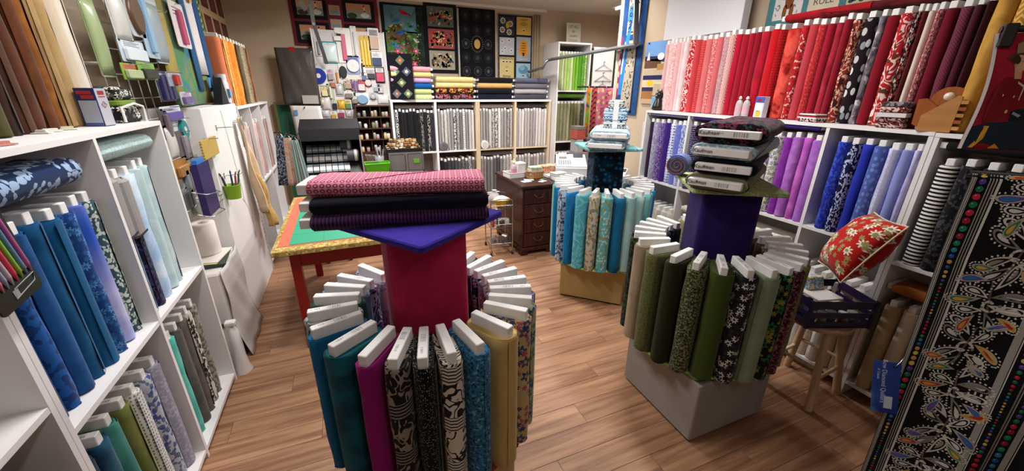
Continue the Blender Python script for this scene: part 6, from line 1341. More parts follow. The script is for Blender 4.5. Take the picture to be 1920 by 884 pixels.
# batik hanging, brown quilt, top items over the white cabinets
o = thing('batik_hanging', 'multicoloured batik wall hanging with wide blue edge and white strip', 'quilt', M=LWALL(3.42, 1.665, -1.03))
b = MB(); b.sheet(lambda u, v: (u*.92, v*1.2, .012*sin(u*8)), 16, 8, .92, 1.2, .005); b.build('batik_cloth', fab('batik', '#3c7c58', '#8c7a3c', '#2c6c94', .45), o)
for x0, x1, c in ((.55, .66, fab('solid', '#1c4c74')), (.66, .80, pm('white_paper_strip', '#c8c4c8', .8)), (.80, .93, fab('solid', '#17426c'))): 
    b = MB(); b.sheet(lambda u, v: (x0+u*(x1-x0), .22+v*.95 if c is not None and x0 == .66 else .1+v*1.1, .016+.012*sin((x0+u*(x1-x0))/.92*8)), 4, 6, x1-x0, 1.1, .003); b.build('strip', c, o)
b = MB(); b.box(.69, .78, .12, .2, .034, .037); b.build('blue_note', plain('#3c78b0'), o); b = MB(); b.poly if False else None
b.box(.70, .76, .62, .68, .034, .037) if False else None
b = MB(); b.box(.71, .77, .74, .80, .034, .0375, Matrix.Translation((0, 0, 0))); b.build('orange_mark', plain('#c88c3c'), o)
b = MB(); b.box(-.02, .95, 1.19, 1.215, -.01, .012); b.build('hanging_rod', GREYMETAL, o)
o = thing('green_cloth', 'green and black striped cloth hanging behind the batik edge', 'cloth', M=LWALL(4.42, 2.05, -1.1)); b = MB(); b.sheet(lambda u, v: (u*.4, v*.9, .01*sin(u*9)), 8, 6, .4, .9, .004); b.build('cloth', fab('zig', '#2c4c24', '#8ca064', s=.5), o); b = MB(); b.box(-.01, .41, .89, .905, -.01, .012); b.build('hanging_rod', GREYMETAL, o)
p = Prints(); w, h = 1.35, 1.5
for i in range(4):
    for j in range(5):
        x, y = .06+i*.33, .05+j*.30; p.rect('#4c1e18', x, y, x+.26, y+.23, 0); p.rect('#5e2a20', x+.04, y+.04, x+.22, y+.19, 1)
hung('brown_quilt', 'maroon blocked cream quilt hanging on the left wall near corner', 'quilt', LWALL(5.10, 1.63, -1.225), w, 1.34, fab('solid', '#a8906c'), None)
bq = bpy.data.objects['brown_quilt']; pq = Prints()
for c, b in p.d.items():
    nb = MB(); [nb.add([b.v[i] for i in f], [list(range(len(f)))]) for f in b.f if max(b.v[i][1] for i in f) < 1.32]
    pq.d[c] = nb
pq.build(bq)
# white cabinet carcass + bookcase
o = thing('white_cabinet', 'white slotted gondola cabinet along the left wall', 'cabinet', (-1.07, 3.86, 0))
wbox('body', WHITE, o, -1.24, -.90, 3.36, 4.38, .0, 1.655, .006)
b = MB()
for k in range(34): b.box(.171, .1716, .49, .496, .25+k*.04, .272+k*.04)
b.build('slot_row', plain('#3a3a40'), o)
b = MB(); b.tube([(.172, -.02, 1.62), (.174, .0, 1.45), (.173, .03, 1.2), (.174, .05, 1.0), (.173, .05, .86)], .0013, 5); b.build('cable', plain('#76747a'), o)
b = MB(); b.tube([(.172, .0, .9), (.176, .1, .8), (.173, .16, .62), (.172, .13, .5)], .0013, 5); b.build('cable', plain('#76747a'), o)
o = thing('white_bookcase', 'narrow white bookcase of orange and brown bolts at the left wall', 'shelf unit', (-1.07, 5.4, 0))
for yy in (4.42, 4.95, 5.5, 6.05): wbox('side_panel' if yy in (4.42, 6.05) else 'divider', WHITE, o, -1.25, -.90, yy-.01, yy+.01, 0, 1.60)
for zz in (.08, .84):
    for a, c in ((4.43, 4.94), (4.96, 5.49), (5.51, 6.04)): wbox('shelf', WHITE, o, -1.25, -.90, a, c, zz-.02, zz)
wbox('top_board', WHITE, o, -1.255, -.895, 4.40, 6.07, 1.60, 1.622); wbox('back_panel', WHITE, o, -1.256, -1.25, 4.42, 6.05, 0, 1.6)
for k, (d, mt) in enumerate([('coral orange', fab('solid', '#c8704c')), ('peach orange', fab('mottle', '#c88a48', '#d8a060')), ('orange flecked', fab('speck', '#c87c2c', '#d89c50')), ('bright orange', fab('mottle', '#c8621c', '#d87c30')), ('orange gold', fab('mottle', '#c07028', '#d4923c')), ('brown bark', fab('mottle', '#4c3a28', '#5c4834')), ('moss brown', fab('mottle', '#5a5038', '#6c6048')), ('tan stone print', fab('speck', '#8c8064', '#a89c84')), ('grey brown print', fab('speck', '#8a7c68', '#6c5c4c')), ('cinnamon', fab('mottle', '#8c5434', '#a46c48'))]):
    bolt('%s fabric bolt, %s from left atop the white bookcase' % (d, ordn(k+1)), mt, upright(-1.03, 4.52+k*.125, 1.623, 0), t=.105, group='bolts atop the white bookcase')
for k, (d, c) in enumerate([('dusty pink', '#b89a98'), ('pale mauve', '#a8989c'), ('rose beige', '#b49c94'), ('pink grey', '#a4908c'), ('blush', '#c0a4a0'), ('dim pink', '#9c8480'), ('soft pink', '#bca4a4'), ('sand pink', '#b09888'), ('mauve brown', '#8c7470')]):
    bolt('%s fabric bolt, %s from left inside the white bookcase' % (d, ordn(k+1)), fab('mottle', c, mul(c, 1.15)), upright(-1.02, 4.50+k*.165+(.04 if k > 2 else 0)+(.05 if k > 5 else 0), .841, 0), t=.115, group='bolts inside the white bookcase')
o = thing('bottle_holder', 'white ribbed cup and dark wedge at the near end of orange bolts', 'cup', (-.96, 4.46, 1.623))
o.location = (-.95, 4.34, 1.657)
b = MB(); b.lathe([(.035, 0), (.04, .02), (.04, .17), (.034, .18), (.036, .20), (.036, .24)], 16); b.build('cup', plain('#d4d0d4', .4), o); b = MB(); b.box(.02, .045, -.03, .03, .05, .12); b.build('blue_label', plain('#6c94b4'), o)
o = thing('wedge_stand', 'black wedge-shaped stand in front of the white ribbed cup', 'stand', (-.95, 4.17, 1.657)); b = MB(); b.add([(-.03, .1, 0), (.03, .1, 0), (.03, -.12, 0), (-.03, -.12, 0), (-.03, .04, .20), (.03, .04, .20), (.03, .02, .21), (-.03, .02, .21), (-.03, .06, .02), (.03, .06, .02)], [(0, 1, 2, 3), (3, 2, 6, 7), (7, 6, 5, 4), (4, 5, 1, 0), (0, 3, 7, 4), (1, 5, 6, 2)]); b.build('wedge', BLACKP, o); b = MB(); b.rbox(-.04, .04, -.15, .12, -.001, .008, .01); b.build('base_plate', BLACKP, o)
# hooks with hanging things on the white cabinet face
XF = -.90
def LF(px, py, wpx, hpx, x=XF): return LG(px, py, wpx, hpx, x)
Mx, w_, h_ = LF(396, 294, 27, 38, -.885); o = thing('gold_foil_packet', 'small gold striped packet hanging on the white cabinet', 'package', M=Mx)
b = MB(); b.rbox(-w_/2, w_/2, 0, h_, 0, .012, .006); b.build('packet', fab('stripeV', '#9c7c34', '#c8ac5c'), o); b = MB(); b.tube([(0, h_*.97, -.016), (0, h_*.97, .06), (0, h_, .066)], .003, 6); b.build('hook', STEEL, o)
Mx, w_, h_ = LF(392, 398, 26, 88, -.87); o = thing('purple_folder', 'deep purple notebook held by wire hooks near left shelf end', 'book', M=Mx)
b = MB(); b.box(-.11, .11, 0, .31, 0, .006); b.box(-.11, .11, 0, .31, .03, .036); b.box(-.11, -.105, 0, .31, .006, .03); b.build('cover', plain('#2c1a58', .4), o); b = MB(); b.box(-.105, .105, .004, .305, .006, .03); b.build('pages', plain('#cfd4dc'), o); b = MB(); b.box(-.08, .06, .31, .335, .004, .03); b.build('blue_tabs', plain('#2c6cb4'), o)
b = MB(); b.tube([(-.13, .16, -.02), (-.13, .14, .05), (.12, .10, .055), (.14, .12, .0)], .003, 6); b.tube([(-.13, .02, -.02), (-.13, .0, .05), (.12, -.02, .055), (.14, .0, .0)], .003, 6); b.build('wire_holder', STEEL, o)
Mx, w_, h_ = LF(440, 372, 26, 24, -.85); o = thing('tool_pot', 'lime green pot of scissors and pens on the white cabinet', 'pot', M=Matrix.Translation(Mx.translation))
b = MB(); b.lathe([(.045, 0), (.058, .10), (.06, .105), (.054, .105), (.04, .01)], 18); b.build('pot', plain('#7ca01c', .4), o)
for k, (dx, dy, c) in enumerate([(-.02, -.02, '#3a2c30'), (.02, .0, '#8c4448'), (.0, .025, '#2c3c5c'), (-.03, .02, '#4c4a50'), (.025, .03, '#3c4c44')]): b = MB(); b.cyl((dx, dy, .02), (dx*1.9, dy*1.9, .17), .007, n=8); b.tube([(dx*1.9, dy*1.9, .17), (dx*2.2, dy*2+.012, .19), (dx*2.4, dy*2, .20), (dx*2.2, dy*2-.012, .19), (dx*1.9, dy*1.9, .17)], .004, 5); b.build('tool', plain(c, .4), o)
b = MB(); b.tube([(-.055, 0, .05), (-.05, -.16, .06), (-.05, -.17, .09)], .003); b.tube([(-.055, .0, .02), (-.05, -.18, .02)], .003); b.build('wire_bracket', STEEL, o)
# folded cream towels on the far hook with white tag
o = thing('hanging_towel', 'cream towel with ochre edge hanging by hook on the white cabinet', 'towel', M=LWALL(4.16, .72, -.878))
b = MB(); b.sheet(lambda u, v: ((u-.5)*(.05+.26*(1-v)**.8)+.03*(1-v), v*.82-.10*u*(1-v)**3, .02+.05*(1-v)+.045*(1-v)**.7*sin(u*11+1)+.012*sin(v*9+u*5)), 24, 18, .3, .8, .004); b.build('cream_cloth', fab('mottle', '#c4a888', '#d0b698'), o)
b = MB(); b.sheet(lambda u, v: (.03+(u-.5)*(.06+.18*(1-v)), -.16+v*.50-.05*u, .06+.05*(1-v)+.035*sin(u*9+2.5)+.01*sin(v*11)), 16, 14, .2, .5, .004); b.build('ochre_fold', fab('mottle', '#b08a48', '#c8a468'), o)
b = MB(); b.tube([(0, .80, -.02), (0, .80, .05), (0, .82, .055)], .003); b.build('hook', STEEL, o)
b = MB(); b.box(-.03, .07, .72, .83, .045, .047, Matrix.Rotation(.3, 4, 'Y')); b.build('white_tag', plain('#d8d4d4'), o)
Mx, w_, h_ = LF(458, 275, 10, 45, -.86); o = thing('ruler_packet', 'slim white and red ruler packet beside the cream towel', 'package', M=Mx); b = MB(); b.box(-.03, .03, 0, .22, 0, .006); b.build('card', plain('#c4bcc0'), o); b = MB(); b.box(-.008, .008, .02, .2, .006, .01); b.build('red_rule', plain('#8c3c4c'), o); b = MB(); b.tube([(0, .21, -.04), (0, .21, .04)], .003); b.build('hook', STEEL, o)
for k, (px, py) in enumerate(((405, 240), (420, 330))):
    a = onx(px, py, XF); o = thing('wire_hook', '%s empty wire hook sticking out of the white cabinet' % ('upper' if k == 0 else 'lower'), 'hook', (a.x, a.y, a.z)); b = MB(); b.tube([(-.001, 0, 0), (.10, .05, 0), (.11, .055, .012)], .0035, 6); b.build('prong', STEEL, o); b = MB(); b.box(-.001, .003, -.012, .012, -.02, .02); b.build('plate', STEEL, o)
# cluttered low grid : kraft cards, cutters, scissors
for k, (px, py, wp, hp, card, prod, pc, d) in enumerate([(345, 332, 26, 40, '#a8743c', 'box', '#b0804c', 'kraft card'), (352, 300, 22, 60, '#5c5458', 'bar', '#8c8890', 'grey ribbon bundle'), (362, 360, 26, 60, '#b8b8bc', 'bars', '#8c9094', 'silver rotary tool card'), (376, 355, 20, 70, '#c4c4c8', 'bar', '#3c6c70', 'white card with teal strap'), (355, 392, 24, 46, '#a8acb0', 'bars', '#747880', 'steel scissors card'), (370, 402, 20, 34, '#b4b8b8', 'oval', '#8c9490', 'glassy clip card'), (330, 300, 16, 70, '#cfccca', 'pouch', '#c4c0bc', 'white narrow bag'), (318, 262, 16, 60, '#4c4448', 'bar', '#6c5c64', 'dark striped strap')]):
    Mx, w_, h_ = LG(px, py, wp, hp, -.97); pack('%s on the low hooks beyond the left shelf end' % d, Mx, max(w_, .05), min(h_, .4), card, prod, pc, lab=card, d=.02, group='packages on the low hooks')
# floor group: wrapped carton with rolls
o = thing('wrapped_carton', 'large white plastic-wrapped carton on the floor by the left wall', 'carton', (-1.06, 3.07, 0), radians(2))
b = MB(); b.rbox(-.16, .17, -.26, .24, 0, .66, .02); b.build('carton', pm('white_wrapped_card', '#cdc7c4', .35, var=.05), o)
b = MB(); b.sheet(lambda u, v: (.182+.006*sin(v*11+u*13)+(.05*(1-v)**6), -.262+u*.53, .01+v*.665), 18, 16, .5, .6, .003); b.build('plastic_film', pm('milky_film', '#dcd8d6', .25, trans=.25), o)
b = MB(); b.box(.172, .1735, -.18, .12, .58, .595); b.build('red_tape', plain('#7c3440'), o); b = MB(); b.box(.172, .1735, -.12, .1, .25, .36); b.build('faded_print', plain('#b4b8a8'), o)
o = thing('dark_book', 'dark green book lying on the wrapped carton', 'book', (-1.0, 3.06, .662), .1); b = MB(); b.rbox(-.10, .12, -.14, .14, 0, .022, .004); b.build('cover', plain('#1c3430', .4), o); b = MB(); b.box(-.09, .121, -.13, .13, .004, .018); b.build('pages', plain('#c4c4b4'), o)
o = thing('papers', 'yellow and white papers on top of the dark green book', 'paper', (-1.01, 3.10, .686), -.1)
for k, c in enumerate(('#c4b878', '#d0ccc4')): b = MB(); b.box(-.10+.01*k, .11, -.16+.02*k, .14, .004*k, .004*k+.003); b.build('sheet', plain(c), o)
for k, (x, y, r, h, d) in enumerate([(-1.02, 3.16, .085, .22, 'thick'), (-1.14, 2.98, .055, .20, 'thin')]):
    o = thing('paper_roll', '%s upright white paper roll standing on the wrapped carton' % d, 'paper roll', (x, y, .696 if k == 0 else .663)); b = MB(); b.lathe([(r, 0), (r, h), (r*.2, h), (r*.2, h-.02)], 24); b.build('roll', pm('white_paper_roll', '#d8cfc8', .7, var=.03), o); b = MB(); b.cyl((0, 0, h-.018), (0, 0, h-.012), r*.19, n=12); b.build('core_hole', plain('#3a302c'), o)
o = thing('waste_bin', 'cream round bin with flat lid by the left shelf end', 'bin', (-1.07, 2.72-.0, 0)); b = MB(); b.lathe([(.085, 0), (.10, .42), (.108, .425), (.108, .45), (.10, .455)], 26); b.build('body', pm('cream_plastic', '#c4b8ac', .5), o); b = MB(); b.lathe([(.104, .456), (.104, .472), (.05, .48)], 26); b.build('lid', pm('cream_plastic', '#c4b8ac', .5), o)
o.location = (-1.08, 2.71, 0)
o = thing('leaning_picture', 'dark picture frame leaning at the foot of the cream bin', 'frame', M=Matrix.Translation((-.90, 2.79, 0)) @ Matrix.Rotation(radians(-20), 4, 'Z') @ Matrix.Rotation(radians(-8), 4, 'Y'))
for a in ((-.01, .01, -.10, .10, 0, .02), (-.01, .01, -.10, .10, .28, .30), (-.01, .01, -.10, -.08, .021, .279), (-.01, .01, .08, .10, .021, .279)): b = MB(); b.box(*a); b.build('frame_rail', pm('dark_frame_wood', '#2a2220', .4), o)
b = MB(); b.box(-.004, .002, -.079, .079, .021, .279); b.build('picture', plain('#a89c90'), o)
FILM = pm('white_carrier_plastic', '#d2cfcf', .3, var=.03)
for k, (x, y, h, r, d) in enumerate([(-.95, 2.68, .50, .06, 'taller'), (-.83, 2.665, .36, .045, 'shorter')]):
    o = thing('plastic_bag', '%s white plastic bag slumped at the end of left shelf' % d, 'bag', (x-.02, y, 0)); b = MB(); n = 20
    vs = []; zz = [0, .03, h*.3, h*.6, h*.85, h]
    for q, z in enumerate(zz):
        for i in range(n): a = 2*pi*i/n; rr = r*(1.35, 1.2, 1.05, .9, .75, .35)[q]*(1+.09*sin(a*3+q*1.3+k)+.05*sin(a*7+q)); vs.append((rr*cos(a)*.8, max(-.055, rr*sin(a)*1.1), z))
    b.add(vs, [(i+q*n, (i+1) % n+q*n, (i+1) % n+(q+1)*n, i+(q+1)*n) for q in range(5) for i in range(n)], smooth=True); b.add(vs[-n:], [list(range(n))]); b.add(vs[:n], [list(range(n))[::-1]]); b.build('film', FILM, o)
    b = MB(); b.rbox(-.03, .03, -.03, .02, h+.001, h+.03, .01); b.build('red_contents' if k == 0 else 'folded_top', plain('#a8483c' if k == 0 else '#c8c4c4', .4), o)
for k, (y, c, d) in enumerate([(3.34, '#b8a890', 'beige'), (2.62, '#d8d4d0', 'white')]):
    o = thing('long_tube', '%s long card tube leaning on the wall behind the bin' % d, 'tube', (-1.225, y, 0)); b = MB(); b.cyl((.03, 0, 0.002), (-.025, .01, 1.0), .018, n=14); b.build('tube', plain(c), o); b = MB(); b.cyl((-.0251, .01, 1.0), (-.026, .0102, 1.012), .0185, n=14); b.build('end_cap', plain('#d8d4d0'), o)

# ------------------------------------------------------------------ black display hood with cloths, brown spool shelf, drawer tower
BX, BY = -.17, 4.85
o = thing('black_display_case', 'black sloping hooded display case of packets behind cutting table', 'display case', (BX, BY, 0))
def pr2(b, prof, x0, x1): n = len(prof); b.add([(x0, y, z) for y, z in prof]+[(x1, y, z) for y, z in prof], [list(range(n))[::-1], [n+i for i in range(n)]]+[(i, (i+1) % n, n+(i+1) % n, n+i) for i in range(n)])
b = MB(); pr2(b, [(-.12, 1.38), (.22, 1.46), (.22, 1.43), (-.12, 1.35)], -.30, .30); pr2(b, [(-.14, 1.26), (-.12, 1.38), (-.105, 1.375), (-.125, 1.255)], -.30, .30); b.build('hood', BLACKP, o)
for s in (-.30, .288): b = MB(); pr2(b, [(-.12, 1.349), (.22, 1.429), (.22, .86), (-.26, .86)], s, s+.012); b.build('side_cheek', BLACKP if s < 0 else pm('mauve_grey_side', '#8c7c80', .6), o)
b = MB(); b.box(-.287, .287, .205, .22, .86, 1.42); b.build('back', BLACKP, o)
b = MB(); b.box(-.287, .287, -.26, .204, .86, .885); b.build('base', BLACKP, o)
b = MB(); pr2(b, [(-.25, .90), (.20, 1.215), (.20, 1.20), (-.24, .886)], -.287, .287); b.build('sloping_shelf', BLACKP, o)
for s in (-.26, .26):
    for yy in (-.2, .18): b = MB(); b.box(s-.02, s+.02, yy-.02, yy+.02, 0, .86); b.build('leg', BLACKP, o)
k2 = 0
for r_ in range(3):
    for i in range(7):
        k2 += 1; c = ['#aab0b8', '#8c98a8', '#c8c8c8', '#7c8890', '#b4a8a4', '#98a4b4', '#c0c4c8'][(i*3+r_) % 7]
        o2 = thing('needle_packet', 'white-topped needle packet, %s from left on the %s tier of black display case' % (ordn(i+1), ('lowest', 'middle', 'top')[r_]), 'packet', M=Matrix.Translation((BX-.245+i*.062, BY-.17+r_*.125, .965+r_*.088)) @ Matrix.Rotation(radians(35), 4, 'X'), group='needle packets in the black display case')
        b = MB(); b.box(-.027, .027, -.06, .06, .004, .012); b.build('card', plain(mul(c, .45), .4), o2); b = MB(); b.box(-.027, .027, -.035, .02, .0121, .014); b.build('white_header', plain('#d8d6d6', .4), o2)
for k, (x, y, z, r) in enumerate([(.20, -.10, 1.085, .065), (.14, .06, 1.19, .06)]):
    o2 = thing('elastic_roll', '%s dark elastic roll with white label in the black display case' % ('larger' if k == 0 else 'smaller'), 'roll', (BX+x, BY+y, z)); b = MB(); b.cyl((-.06, 0, 0), (.06, -.0, 0), r, n=20); b.build('roll', plain('#46404a', .5), o2); b = MB(); b.cyl((.015, 0, 0), (.045, 0, 0), r*1.02, n=20); b.build('label', plain('#c4bcb8'), o2)
# cloths hanging on the left side of the case
for k, (dx, c, mt) in enumerate([(-.46, 'navy patterned', fab('leaf', '#2c3444', '#8c94a4')), (-.39, 'peach and white printed', fab('multi', '#c8a494', '#c87c54', '#a8b4c0')), (-.33, 'teal striped', fab('stripeV', '#4c7c80', '#b0a4a0', s=.4))]):
    o2 = thing('tea_towel', '%s tea towel hanging at the left of black display case' % c, 'towel', (BX+dx, BY-.29-.03*k, .86))
    b = MB(); b.sheet(lambda u, v: ((u-.5)*(.07+.07*(1-v))+.02*(1-v)*(k-1), .012*sin(u*13+k)*(1.2-v), v*(.50-.02*k)-.02), 12, 10, .22, .5, .004); b.build('cloth', mt, o2); b = MB(); b.tube([(-.03, 0, .475-.02*k), (.0, 0, .525-.02*k), (.03, 0, .475-.02*k)], .003); b.build('hanger_loop', STEEL, o2)
b = MB(); b.tube([(-.50, -.29, 1.37), (-.46, -.29, 1.375), (-.30, -.36, 1.33), (-.295, -.30, 1.34), (-.295, -.10, 1.36)], .006); b.cyl((-.36, -.33, 1.35), (-.36, -.33, 1.54), .008); b.build('towel_bar', BLACKP, o)
# brown spool shelf
o = thing('spool_shelf', 'dark brown compartment shelf of thread jars left of back shelf', 'shelf', (.40, 6.34, 0))
BRN = _wood('brown_shelf_wood', '#3a1e16', '#54301f', 0, 3, .5)
sx0, sx1, sz = .15, .625, (.90, 1.08, 1.24, 1.40, 1.555)
for x in (sx0, sx1-.012): wbox('side_panel', BRN, o, x, x+.012, 6.20, 6.44, 0, 1.555)
for z in sz: wbox('shelf', BRN, o, sx0+.012, sx1-.012, 6.20, 6.44, z-.012, z)
for i, z in enumerate(sz[:-1]): wbox('divider', BRN, o, .32+.03*(i % 2), .328+.03*(i % 2), 6.22, 6.44, z, sz[i+1]-.013); wbox('divider', BRN, o, .48, .488, 6.22, 6.44, z, sz[i+1]-.013)
wbox('back_panel', BRN, o, sx0+.012, sx1-.012, 6.435, 6.44, .9, 1.54)
nj = 0
for i, z in enumerate(sz[:-1]):
    for k in range(6):
        nj += 1; c = rp.choice(['#b8b4b0', '#8c7c6c', '#c8a86c', '#6c7c5c', '#a88c8c', '#d0ccc8', '#5c5c64']); x = .19+k*.077
        if min(abs(x-(.324+.03*(i % 2))), abs(x-.484)) < .028: x += .03
        o2 = thing('thread_jar', 'small lidded jar, %s from left on %s tier of brown compartment shelf' % (ordn(k+1), ('the lowest', 'the second', 'the third', 'the top')[i]), 'jar', (x, 6.26, z+.0005), group='jars on the brown compartment shelf')
        h_ = rp.uniform(.06, .10); b = MB(); b.lathe([(.02, 0), (.024, .01), (.024, h_*.75), (.018, h_*.8)], 12); b.build('jar', plain(c, .25), o2); b = MB(); b.cyl((0, 0, h_*.8), (0, 0, h_), .02, n=12); b.build('lid', plain(rp.choice(['#d8d4d0', '#3a302c', '#c8c4c0']), .4), o2)
# drawer tower with wooden pin dolls / spools heap
DX, DY = .62, 4.95
GP = pm('grey_drawer_plastic', '#77737a', .4)
o = thing('drawer_tower', 'grey plastic drawer tower with clear drawers beside back shelf', 'drawer tower', (DX, DY, 0))
for z in (.12, .36, .60, .84, 1.06): wbox('tray_frame', GP, o, DX-.2, DX+.2, DY-.15, DY+.15, z, z+.02)
for sx in (-.2, .185):
    for sy in (-.15, .135): wbox('post', GP, o, DX+sx, DX+sx+.015, DY+sy, DY+sy+.015, 0, 1.06)
wbox('centre_post', GP, o, DX-.012, DX+.012, DY-.152, DY-.137, .12, 1.06)
CD = pm('smoky_clear_plastic', '#8c8684', .2, trans=.3)
for z in (.14, .38, .62, .86):
    for s, cl in ((-.185, '#7cae2c'), (.016, '#c86c3c')):
        d = wbox('drawer', CD, o, DX+s, DX+s+.168, DY-.148, DY+.13, z+.004, z+.195, .006)
        if z > .5: wbox('price_tag', plain(cl if z < .8 else '#8cb83c'), d, DX+s+.06, DX+s+.12, DY-.1515, DY-.1485, z+.10, z+.15) if False else None
    k = 0
b = MB(); b.box(.08, .15, -.1535, -.1488, .95, 1.0); b.build('green_tag', plain('#6cae2c'), o); b = MB(); b.box(.08, .15, -.1535, -.1488, .74, .785); b.build('orange_tag', plain('#c86c34'), o)
o = thing('spool_tray', 'shallow dark tray on top of the grey drawer tower', 'tray', (DX-.02, DY, 1.081)); b = MB(); b.box(-.21, .21, -.14, .14, 0, .006); b.box(-.21, .21, -.145, -.139, 0, .04); b.box(-.21, .21, .139, .145, 0, .04); b.box(-.215, -.209, -.14, .14, 0, .04); b.box(.209, .215, -.14, .14, 0, .04); b.build('tray', BLACKP, o)
nm = 0
for lay in range(3):
    for i in range(9-lay):
        for j in range(4-lay):
            nm += 1; c = rp.choice(['#8c5c30', '#a8743c', '#6c3c24', '#c8a878', '#5c3428', '#b88a58', '#4c3c44', '#d0c4b4'])
            x = DX-.02-.19+.02+lay*.022+i*.045+rp.uniform(-.003, .003); y_ = DY-.11+lay*.03+j*.07
            o2 = thing('thread_spool', 'thread spool, %s from left in %s row, %s layer, on the drawer tower' % (ordn(i+1), ordn(j+1), ('bottom', 'middle', 'top')[lay]), 'spool', M=Matrix.Translation((x, y_, 1.0885+lay*.045)) @ Matrix.Rotation(rp.uniform(-.15, .15), 4, 'Z'), group='spools heaped on the drawer tower')
            b = MB(); b.lathe([(.013, .004), (.0195, .009), (.0195, .034), (.013, .039)], 10); b.build('thread', plain(c, .6), o2); b = MB(); b.cyl((0, 0, 0), (0, 0, .004), .02, n=10); b.cyl((0, 0, .039), (0, 0, .043), .02, n=10); b.build('flange', plain(rp.choice(['#d4d0cc', '#a88c5c', '#2a2420']), .4), o2)
# things on the work surface left of tower: green basket with patterns, pots
o = thing('low_table', 'low dark table behind the cutting table under the green basket', 'table', (.27, 4.71, 0)); wbox('top', BRN, o, .145, .405, 4.60, 4.83, .845, .87); [wbox('leg', BRN, o, x, x+.025, y_, y_+.025, 0, .844) for x in (.15, .375) for y_ in (4.61, 4.80)]
a = Vector((.275, 4.71, .871)); o = thing('green_basket', 'lime green open basket filled with white pattern sheets', 'basket', a)
LIME = plain('#5cae1c', .35); b = MB()
def bas(u0, z0): return [(-.125*u0, -.08*u0, z0), (.125*u0, -.08*u0, z0), (.125*u0, .08*u0, z0), (-.125*u0, .08*u0, z0)]
b.box(-.11, .11, -.07, .07, 0, .005)
for q in range(4):
    A, B_ = bas(.92, .004), bas(1.08, .12); C_, D_ = bas(.88, .004), bas(1.04, .12); r_ = (q+1) % 4
    b.add([A[q], A[r_], B_[r_], B_[q], C_[q], C_[r_], D_[r_], D_[q]], [(0, 1, 2, 3), (7, 6, 5, 4), (3, 2, 6, 7), (0, 4, 5, 1), (1, 5, 6, 2), (0, 3, 7, 4)])
b.build('basket', LIME, o); b = MB(); b.tube([Vector(x)*1 for x in bas(1.07, .12)]+[bas(1.07, .12)[0]], .006, 6); b.build('rim', LIME, o)
for k in range(8):
    o2 = thing('pattern_sheet', 'white pattern sheet, %s from left in the lime green basket' % ordn(k+1), 'paper', M=Matrix.Translation(a+Vector((-.06+k*.021, 0, .008))) @ Matrix.Rotation(radians(-14-k*1.5), 4, 'Y'), group='pattern sheets in the green basket'); b = MB(); b.box(-.001, .001, -.055, .05, 0, .215); b.build('sheet', plain(rp.choice(['#d4d2d2', '#c4c4c8', '#b8b0ac', '#dcdada'])), o2); b = MB(); b.box(.001, .0014, -.04, .03, .10, .15); b.build('picture', plain(rp.choice(['#8c94a8', '#a89488', '#b4b4b4'])), o2)
for k, (x, y_, c, d, h_) in enumerate([(.34, 4.555, '#7c848c', 'grey', .17), (.375, 4.47, '#5c9c2c', 'green', .15)]):
    pass
o = thing('pen_pot', 'grey pot of pens and a white cup behind the green basket', 'pot', (.30, 4.80, 0)); o.location = (.40, 4.80, 0)
o.location = (.33, 5.0, 0); b = MB(); b.cyl((0, 0, 0), (0, 0, .02), .07, n=20); b.cyl((0, 0, .02), (0, 0, .86), .02, n=12); b.cyl((0, 0, .86), (0, 0, .88), .05, n=20); b.build('pedestal', GREYMETAL, o); b = MB(); b.lathe([(.045, .881), (.055, 1.02), (.05, 1.02), (.04, .89)], 18); b.build('pot', plain('#80868c', .4), o)
for k in range(6): b = MB(); b.cyl((.02*cos(k), .02*sin(k), .9), (.05*cos(k), .05*sin(k), 1.10+.01*k), .006, n=7); b.build('pen', plain(['#c8ccd0', '#3c5c9c', '#d8d6d4', '#2c2c30', '#a8b0b8', '#c8c4c0'][k], .4), o)
# white tape dispenser / books left on table end
o = thing('book_block', 'stack of navy and white booklets in front of the black case', 'books', (-.30, 4.32, 0)); o.location = (-.25, 4.40, 0)
b = MB(); [b.box(x, x+.03, y_, y_+.03, 0, .76) for x in (-.13, .10) for y_ in (-.08, .05)]; b.box(-.14, .14, -.09, .09, .76, .78); b.build('side_table', BRN, o)
for k, (c, h_) in enumerate((('#c4c4c8', .09), ('#1c2448', .05), ('#c8ccd4', .02))): z0 = .781+sum((.09, .05, .02)[:k]); b = MB(); b.rbox(-.10+.004*k, .10-.006*k, -.07, .07, z0, z0+h_-.001, .004); b.build('booklet', plain(c), o)
# alcove: pink fabric, striped strips, tins, hangers, sign
o = thing('rod', 'dark hanging rod between the corner shelf and alcove wall', 'rod', (0, 0, 0)); a, c = ony(1100, 163, 5.75), ony(1158, 164, 5.75); c = Vector((XA, 5.75, a.z)); a = Vector((3.5, 5.75, a.z))
b = MB(); b.cyl(a, c, .012); b.build('bar', BLACKP, o); b = MB(); b.cyl(Vector((3.885, 5.75, a.z)), Vector((3.885, 6.062, a.z)), .012); b.build('bracket', BLACKP, o)
RZ2 = a.z
def onrod(px0, px1, pyb, label, mt, cat='cloth', wv=.02):
    A, B_ = ony(px0, 170, 5.75), ony(px1, 170, 5.75); zb = ony((px0+px1)/2, pyb, 5.75).z; o = thing('hanging_cloth', label, cat, (A.x, 5.735, zb)); b = MB(); b.sheet(lambda u, v: (u*(B_.x-A.x), -wv*sin(u*8)*.6-.0, v*(RZ2-zb-.012)), 10, 8, B_.x-A.x, RZ2-zb, .004); b.build('cloth', mt, o); b = MB(); b.tube([((B_.x-A.x)/2, 0, RZ2-zb-.013), ((B_.x-A.x)/2, .0, RZ2-zb+.012), ((B_.x-A.x)/2, .03, RZ2-zb+.01)], .004); b.build('clip', STEEL, o)
onrod(1119, 1152, 253, 'pink patchwork cloth hanging from the dark rod', fab('multi', '#b8647c', '#c8b07c', '#8c3c54', .35))
